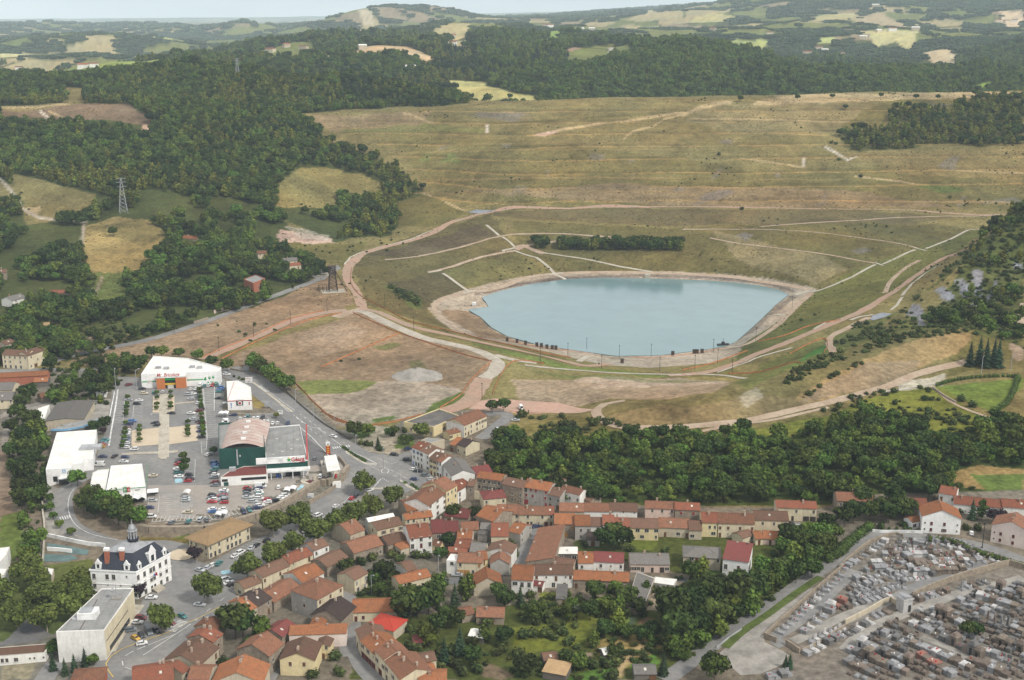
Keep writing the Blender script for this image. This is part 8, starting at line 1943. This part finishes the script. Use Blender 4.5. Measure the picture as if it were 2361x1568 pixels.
def tombs(f,a,b,n,pal,kinds,place,sc=1.15):
 global NT
 A,B=Vector(xy(f,[a])[0]),Vector(xy(f,[b])[0]);d=B-A;rz=math.atan2(d.y,d.x)
 for k in range(n):
  p=A.lerp(B,(k+.5)/n);z=float(ground(p.x,p.y));c=pal[int(rnd.random()*len(pal))];kd=kinds[int(rnd.random()*len(kinds))]
  c={'p': 'pale grey','b': 'weathered brown','d': 'dark grey','w': 'white','r': 'reddish'}[c];kd={'s': 'low slab grave','c': 'cross topped grave','v': 'box vault','h': 'small tomb chapel','o': 'obelisk grave'}[kd]
  e=empty('tomb',(p.x,p.y,z),rz+rnd.gauss(0,.05));s=sc*rnd.uniform(.85,1.12);e.scale=(min(s,d.length/n*.47),s,s*rnd.uniform(.8,1.2));NT+=1
  ranked(e,c+' ' +kd,place,'grave','graves ' +place)
  for q in TK[kd]: obj(q,TB[q],e,None,M_DARK if q=='door' else M_TOMB[c])
  if kd !='small tomb chapel' and rnd.random()<.45: obj('flower_pot',TB['flower_pot'],e,(rnd.uniform(-.5,.5),rnd.uniform(-.9,.6),1.6 if kd=='box vault' else .6),M_RED if rnd.random()<.4 else M_WHITE)
for f,a,b,n,pal,kd,pl in (
 ('N3',(790,560),(1290,95),15,'ppwpd','sssc','along the left cemetery wall'),('M4',(60,1520),(620,1150),11,'ppwb','sscv','along the left cemetery wall'),('N3',(960,555),(1296,290),7,'ppwr','ssv','left of the gravel path'),('N3',(1110,430),(1296,270),4,'pw','ssh','left of the gravel path'),('N3',(1030,625),(1296,500),7,'pwp','ss','outside the low inner wall'),('N3',(980,715),(1296,550),6,'ppwd','svs','inside the low inner wall'),
 ('M4',(740,1160),(1240,1210),7,'pwdp','svo','under the hedge'),('M4',(640,1260),(1330,1290),11,'pbdwp','scv','in the first row below the hedge'),('M4',(560,1350),(1640,1345),15,'bbpw','vvs','in the second row below the hedge'),('M4',(420,1440),(1900,1430),19,'bbpwb','vvsc','in the third row below the hedge'),('M4',(380,1520),(1700,1520),16,'bbpw','vvs','in the fourth row below the hedge'),
 ('N4',(330,40),(620,-50),6,'ppwb','scv','in the upper left block'),('N4',(230,110),(480,30),5,'pwb','scv','in the upper left block'),('N4',(60,170),(450,95),8,'ppwb','sscv','in the upper left block'),('N4',(40,235),(460,120),9,'ppwbd','sscv','in the upper left block'),('N4',(100,300),(400,210),7,'ppwp','ssc','in the upper left block'),('N4',(60,350),(340,280),7,'pwpd','ssc','in the upper left block'),('N4',(380,170),(620,150),6,'pwp','ssc','in the upper left block'),('N4',(500,110),(820,110),8,'bbbp','vv','in the brown vault block'),('N4',(520,70),(830,60),8,'bbbw','vv','in the brown vault block'),('N4',(320,220),(460,230),3,'pw','vs','in the upper left block'),
 ('N4',(10,575),(200,470),5,'pdwp','svs','along the inner wall'),('N4',(200,440),(330,400),3,'dbp','ovs','along the inner wall'),('N4',(520,320),(760,250),6,'bpwd','sv','along the inner wall'),('N4',(830,240),(1050,180),5,'bdpr','so','along the inner wall'),
 ('N4',(100,640),(480,790),9,'bpbwd','vvvh','in the lower vault rows'),('N4',(20,680),(460,860),10,'bbdp','vvhv','in the lower vault rows'),('N4',(0,770),(240,880),6,'bbd','vv','in the lower vault rows'),('N4',(270,560),(700,720),10,'bbpwd','vvsc','in the lower vault rows'),('N4',(440,470),(760,610),8,'pbdw','vhco','in the lower vault rows'),('N4',(520,650),(930,830),10,'pwbbb','vvv','in the lower vault rows'),('N4',(700,590),(1000,740),7,'dbb','vvh','in the lower vault rows'),('N4',(620,390),(860,500),5,'bbp','vhs','in the lower vault rows'),('N4',(540,720),(800,880),7,'bbpr','vv','in the lower vault rows'),
 ('N4',(820,320),(1090,440),6,'pwpb','vs','in the right hand block'),('N4',(960,290),(1260,370),6,'pwbp','vs','in the right hand block'),('N4',(1110,230),(1309,300),4,'pbw','hv','in the right hand block'),('N4',(1020,450),(1309,560),6,'bbpd','vo','in the right hand block'),('N4',(1030,590),(1309,700),6,'bbwp','vhs','in the right hand block'),('N4',(980,680),(1309,810),7,'wpbd','vsv','in the right hand block'),('N4',(900,760),(1200,880),6,'bbp','vv','in the right hand block'),('N3',(700,885),(890,850),4,'pdp','sv','at the lower gate')):
 tombs(f,a,b,n,pal,kd,'grave'[:0]+pl)
X,Y,Z=land(*fr('N4',430,385));e=empty('mausoleum',(X,Y,Z),.35,'tall white mausoleum with dark doorway by the cemetery path','mausoleum');part('chapel',M_TOMB['white'],e,(-2,2,-2,2,-.5,5));part('cornice',M_TOMB['white'],e,(-2.3,2.3,-2.3,2.3,5,5.5));part('door',M_DARK,e,(.2,1.4,-2.06,-2,0,2.8));part('gable',M_TOMB['pale grey'],e,(-2.2,2.2,-2.2,2.2,5.5,6.3,0,.9))
# ----------------------------------------------------------------walls,railings,lamps,small things
def wall(f,pts,h,th,mat,label,z0=-.6,ws=None,name='wall',cat='wall'):
 mb=MB();line=catmull(ws or xy(f,pts),4) if not ws else ws
 P=np.array(line);T=np.gradient(P,axis=0);T/=np.linalg.norm(T,axis=1)[:,None]+1e-9;N=np.stack([-T[:,1],T[:,0]],1)*th/2
 for k in range(len(P)-1):
  q=[P[k]+N[k],P[k]-N[k],P[k+1]-N[k+1],P[k+1]+N[k+1]];g=[max(float(ground(*P[k])),-9),max(float(ground(*P[k+1])),-9)];g=[g[0],g[0],g[1],g[1]]
  mb.prism([tuple(a) for a in q],[z+z0 for z in g],[z+h for z in g])
 o=empty(name,(0,0,0),0,label,cat);mb.build('masonry' if 'netting' not in label else 'netting',mat,o);return o
_cw=[on_plane(*p,4)[:2] for p in CARWALL];mb=MB()
for (x0,y0),(x1,y1) in zip(_cw,_cw[1:]):
 L=math.hypot(x1-x0,y1-y0);nx,ny=(y1-y0)/L,-(x1-x0)/L;mb.prism([(x0-nx*.4,y0-ny*.4),(x1-nx*.4,y1-ny*.4),(x1+nx*1.5,y1+ny*1.5),(x0+nx*1.5,y0+ny*1.5)],-1,4.3)
e=empty('retaining_wall',(0,0,0),0,'long rubble retaining wall carrying the shopping car park','wall');mb.build('masonry',WL['stone'],e)
ST=WL['stone']
for a in (('N3',[(680,565),(800,450),(950,320),(1120,170),(1300,20)],1.3,.5,ST,'stone wall along the left side of the cemetery'),('M4',[(20,1500),(200,1330),(400,1180),(640,1090),(740,1075),(830,1100)],1.3,.5,ST,'stone wall rounding the top corner of the cemetery'),('N3',[(682,572),(775,612)],2,.5,ST,'short stone wall left of the cemetery gate'),('N3',[(845,625),(950,695)],2,.5,ST,'short stone wall right of the cemetery gate'),('N3',[(970,690),(1100,620),(1296,500)],1.5,.5,ST,'inner cemetery wall from the gate upwards'),('N4',[(0,490),(160,410),(330,320),(410,370)],2,.5,WL['beige'],'pale inner cemetery wall left of the mausoleum'),('N4',[(490,300),(620,240),(800,170),(1000,110),(1200,60),(1309,90)],2.6,.5,ST,'high dark inner cemetery wall right of the mausoleum'),
          ('L3',[(575,700),(580,850),(600,1010),(595,1250),(580,1480)],1.2,.7,M_CONC,'white concrete parapet on the left of the access road'),('L3',[(620,1150),(900,1210),(1200,1270),(1420,1290)],1.6,.5,M_WHITE,'white retaining wall with railing above the green aprons'),('L3',[(640,1340),(800,1350),(970,1370)],1.6,.5,M_WHITE,'short white wall between the two green aprons'),('L1',[(1545,780),(1510,960),(1465,1200)],.9,.4,M_WHITE,'white barrier along the left car park road'),
          ('L2',[(1505,770),(1640,900),(1800,1040),(2000,1200),(2200,1320),(2360,1410)],1.1,.3,WL['dark'],'dark railing wall between the main road and the field'),('L4',[(1560,660),(1700,570),(1840,470)],1.1,.4,ST,'stone ramp wall beside the blue bays'),('L4',[(1810,720),(2000,610),(2200,470),(2310,350),(2310,240),(2210,110)],2.0,.5,ST,'curved stone wall below the petrol station'),('K4',[(1480,612),(1530,600),(1750,530)],2.4,.4,WL['pink'],'long pinkish wall by the left road'),('K4',[(1340,685),(1440,655)],2,.4,ST,'short stone wall by the left road'),('L2',[(745,470),(930,505)],1.2,.4,ST,'low stone wall behind the roadside trees'),('M4',[(440,1040),(560,1050),(930,1050),(1080,1060)],1.3,.3,M_WHITE,'white garden wall left of the white gabled house'),('P1',[(855,78),(1045,98)],4,.4,WL['cream'],'tall beige court wall in the old town'),('N3',[(315,655),(410,580),(508,515)],.8,.15,M_STEEL,'steel guard rail beside the cemetery road'),('K6',[(1730,1130),(1800,1180),(1890,1230)],1,.8,ST,'old stone wall below the lawn')): wall(*a)
M_NET=material('orange netting',(.46,.19,.08),rough=.8,var=.2)
for i,(f,p) in enumerate((('K5',[(-140,985),(100,880),(400,748)]),('K5',[(80,608),(260,690),(400,748),(550,800),(820,890),(950,925),(1040,945)]),('K5',[(1040,945),(930,1040),(870,1110),(820,1180),(680,1268)]),('K5',[(1400,960),(1200,942),(1100,1040),(1045,1175)]),('K4',[(1395,918),(1750,770),(2000,655),(2240,595)]),('K4',[(1530,930),(1800,795),(2100,670),(2361,610)]),('K5',[(-140,1290),(0,1355),(140,1388),(330,1370),(560,1312)]),('L2',[(1620,650),(1760,790),(1880,920),(2150,1150),(2360,1195)]),('K5',[(70,300),(65,400),(130,490),(300,580),(500,675),(850,760),(1300,865),(1580,918)]),('K6',[(520,808),(700,768),(860,705),(1090,660)]),('K6',[(740,892),(990,792),(975,900)]),('K6',[(320,1030),(600,1002),(820,958)]),('K6',[(0,1005),(260,940),(450,870)]))):
 o=wall(f,p,.8,.10,M_NET,'orange plastic netting fence on posts, stretch ' +('across the field','along the gravel road','beside the field heap','by the track fork','above the red track','below the red track','behind the little park','along the main road field','on the pit rim','below the right rim track','around the green triangle','under the green triangle','behind the beach')[i],-.1,name='netting_fence',cat='fence')
 for q in catmull(xy(f,p),14)[:40]: put_=obj('post',TB['cross'],o,(q[0],q[1],float(ground(*q))),M_DARK);put_.scale=(.6,.6,.72)
mb=MB();mb.tube((0,0,-.5),(0,0,9),.16,.11,6);POLE_=mb.mesh('pole',M_DARK)
mb=MB();mb.box(-.25,.25,-.25,.25,9,9.5);LH_=mb.mesh('lamp_head',M_DARK);mb=MB();mb.tube((0,0,9),(1.7,0,9.4),.08,n=5);mb.box(1.3,2.1,-.16,.16,9.32,9.52);LA_=mb.mesh('lamp_arm',M_STEEL)
def lamps(f,place,pts,arm=0,s=1.0,two=0):
 for x,y in pts:
  X,Y,Z=land(*fr(f,x,y));e=empty('street_lamp',(X,Y,Z),rnd.uniform(-2,2));e.scale=(s,s,s);ranked(e,'tall lamp post' if arm else 'dark lamp post',place,'street lamp','lamps ' +place)
  obj('pole',POLE_,e,None,M_STEEL if arm else M_DARK);obj('lamp_arm' if arm else 'lamp_head',LA_ if arm else LH_,e)
lamps('K5','around the lake',[(300,560),(500,725),(1375,950),(1565,910),(1695,870),(1920,925),(2140,915),(1798,998),(2200,1012),(972,1205)]);lamps('K6','around the lake',[(758,575),(506,798),(213,880),(85,998),(242,958),(342,1030)]);lamps('K4','by the left road and red track',[(1205,745),(470,895),(663,865),(1755,778),(2010,683),(2262,600),(1515,875)])
lamps('L2','beside the main road',[(1630,950),(1870,1120),(2155,1310),(1845,1400),(930,440)],1);lamps('M1','at the junction',[(85,780),(485,1010),(985,1290),(715,1195),(68,1385)],1,1.1);lamps('L1','on the car park',[(1845,740),(1565,740)],1,1.3);lamps('P1','in the old town',[(702,685),(172,850)],1,.9);lamps('M4','by the cemetery road',[(1828,1280)],0,1.3);lamps('K6','at the upper track',[(2066,1030),(2268,1010)],1,1.1)
for f,pts in (('K5',[(1145,805),(1213,815),(1272,828),(1350,840),(1382,845),(1420,855),(1457,860),(1482,862),(1940,955),(2290,900)]),('K6',[(80,888),(100,888),(135,885)])):
 for x,y in pts: X,Y,Z=land(*fr(f,x,y));e=empty('litter_bin',(X,Y,Z),0);part('bin_box',M_RUST,e,(-1,1,-1,1,-.2,2.6));part('lid',M_DARK,e,(-1.1,1.1,-1.1,1.1,2.6,2.8));ranked(e,'dark square bin','on the lake beach','bin','bins on the beach')
for i,(f,x,y) in enumerate((('L2',625,1108),('L2',685,1105),('L4',590,910),('L4',660,898),('L4',1512,580),('L4',1590,560),('L4',160,612))):
 X,Y,Z=land(*fr(f,x,y));e=empty('trolley_shelter',(X,Y,Z),0);mb=MB()
 for k in range(6): a,b=math.pi*k/6,math.pi*(k+1)/6;mb.quad([(1.5*math.cos(a),-2,2.2+.7*math.sin(a)),(1.5*math.cos(b),-2,2.2+.7*math.sin(b)),(1.5*math.cos(b),2,2.2+.7*math.sin(b)),(1.5*math.cos(a),2,2.2+.7*math.sin(a))])
 mb.build('barrel_canopy',M_WHITE,e);ranked(e,'white barrel roofed trolley shelter','on the car park','shelter','trolley shelters')
 for sx in (-1.4,1.35):
  for sy in (-1.9,1.9): part('post',M_STEEL,e,(sx,sx+.08,sy,sy+.08,0,2.2))
X,Y,Z=land(*fr('K5',918,560));e=empty('pump_hut',(X,Y,Z),0,'small white pump hut with railings on the lake spit','hut');part('hut',M_WHITE,e,(-1.5,1.5,-1.5,1.5,0,3));part('railing',M_DARK,e,(-13,4,-3,-2.9,1.2,1.4),(-13,-12.8,-3,-2.8,0,3),(-8,-7.8,-3,-2.8,0,2),(3.8,4,-3,-2.8,0,2))
X,Y,Z=land(*fr('K5',2115,362));e=empty('intake',(X,Y,Z),0,'pale concrete intake block on the far lake shore','intake');part('block',M_CONC,e,(-3,3,-2,2,-1,3,0,.8));X,Y=on_plane(*fr('K6',280,830),LAKE_Z)[:2];e=empty('boat',(X,Y,LAKE_Z),.2,'dark work boat moored at the lake edge','boat');mb=hull([(-4,.0),(3.4,0),(4.4,1),(-4.2,.9)],2.4,0);mb.build('hull',M_DARK,e);part('cabin',M_DARK,e,(-1,1,-.8,.8,.9,2.4));part('mast',M_DARK,e,(0,.2,0,.2,2.4,5))
CM_=MB();TP_=np.array([o.location[:2] for o in S.objects if o.name.startswith('tomb')]);rs=np.random.RandomState(5)
def fill(polys,holes,d0,d1,pitch,pw):
 u=Vector(xy('N4',[d1])[0])-Vector(xy('N4',[d0])[0]);th=math.atan2(u.y,u.x);k=np.arange(-90,90)
 a,b=[q.ravel() for q in np.meshgrid(k*2.5,k*pitch)];a,b=a+rs.uniform(-.2,.2,a.shape),b+rs.uniform(-.25,.25,a.shape)
 X,Y=a*math.cos(th)-b*math.sin(th)+150,a*math.sin(th)+b*math.cos(th)+430;m=(Y>330) & (Y<560) & (np.abs(X)<.55*(Y+100));X,Y=X[m],Y[m]
 qx,qy=project(X,Y,ground(X,Y));ok=np.array([in_poly(qx,qy,frs('N4',g)) for g in polys]).any(0) & ~np.array([in_poly(qx,qy,frs('N4',g)) for g in holes]).any(0)
 for k in np.where(ok)[0]:
  if np.hypot(TP_[:,0]-X[k],TP_[:,1]-Y[k]).min()<2.5: continue
  z=float(ground(X[k],Y[k]));m=int(rs.choice(4,p=pw));w,d,h=rs.uniform(.7,1.0),rs.uniform(1.0,1.35),rs.choice((.5,.7,1.1,1.5))
  rq=lambda a,b,c,e: [(X[k]+x*math.cos(th)-y*math.sin(th),Y[k]+x*math.sin(th)+y*math.cos(th)) for x,y in ((a,c),(b,c),(b,e),(a,e))]
  CM_.prism(rq(-w,w,-d,d),z-.5,z+h,m);CM_.prism(rq(-w*.8,w*.8,-d*.8,d*.8),z+h,z+h+.15,m)
  if rs.uniform()<.6: CM_.prism(rq(-w*.8,w*.8,d*.7,d*.9),z+h,z+h+rs.uniform(.5,1.0),m)
fill([[(40,200),(200,60),(420,-90),(640,-160),(1000,-60),(1130,50),(800,110),(480,200),(60,400),(-20,400)]],[[(-60,460),(200,365),(560,180),(900,70),(1020,30),(1030,60),(780,160),(380,310),(-60,500)]],(60,350),(340,280),3.7,(.4,.32,.2,.08))
fill([[(0,690),(120,600),(380,450),(600,380),(860,280),(1309,180),(1500,180),(1500,900),(0,900)]],[[(560,560),(760,640),(1100,830),(1240,900),(1180,900),(740,670),(540,590)],[(600,400),(850,280),(870,300),(640,420)]],(100,640),(480,790),4.3,(.16,.50,.30,.04))
tag(CM_.build('graves',[M_TOMB[c] for c in ('pale grey','weathered brown','dark grey','white')]),'small graves packed between the larger tombs of the cemetery','graves',kind='stuff')
def heap(f,x,y,r,h,label,seed):
 X,Y,Z=land(*fr(f,x,y));mb=MB();n,m=16,6
 for j in range(m+1):
  for k in range(n):
   t=2*math.pi*k/n;q=j/m;rr=r*q*(1+.25*float(vnoise(k*.7+seed,j*.9,seed)));mb.v.append((X+rr*math.cos(t)*1.3,Y+rr*math.sin(t),Z-.3+h*(1-q)**.9*(1+.4*float(vnoise(k*1.1,j+seed,4)))))
 for j in range(m):
  for k in range(n): a,b=j*n+k,j*n+(k+1) % n;mb.f.append((a,a+n,b+n,b));mb.m.append(0)
 tag(mb.build('gravel_heap',M_PAVE if seed<2 else M_TRACK,smooth=True),label,'heap')
heap('K5',520,1045,13,5.5,'large pale gravel heap on the bare field',1)
for i,(x,y,r) in enumerate(((1680,1080,6),(1730,1070,7),(1790,1085,6),(1850,1100,7),(1900,1115,6),(1780,1120,5),(2000,1105,6),(2070,1120,5))): heap('K5',x,y,r,2.0,ORD[i+1]+'low earth mound from the left on the ground between lake road and track' if i else 'leftmost low earth mound on the ground between lake road and track',i+2)
print('tombs',NT)
plant_rest()
rank_labels()
far_wood()
print('trees',N_TREE,{k: len(v) for k,v in BUD.items()})
# ----------------------------------------------------------------the air
M_HAZE=bpy.data.materials.new('haze');M_HAZE.use_nodes=True
_n=M_HAZE.node_tree.nodes;_n.clear()
_o=_n.new('ShaderNodeOutputMaterial');_v=_n.new('ShaderNodeVolumePrincipled')
_v.inputs['Color'].default_value=(.72,.88,1.0,1);_v.inputs['Density'].default_value=HAZE_DENSITY;_v.inputs['Anisotropy'].default_value=-0.25
M_HAZE.node_tree.links.new(_v.outputs[0],_o.inputs['Volume'])
mb=MB();mb.box(-17000,17000,-200,26800,float(GZ.min())-1,float(max(GZ.max(),230))+60)
tag(mb.build('haze',M_HAZE),'pale bluish haze thickening towards the far hills','haze',kind='stuff')
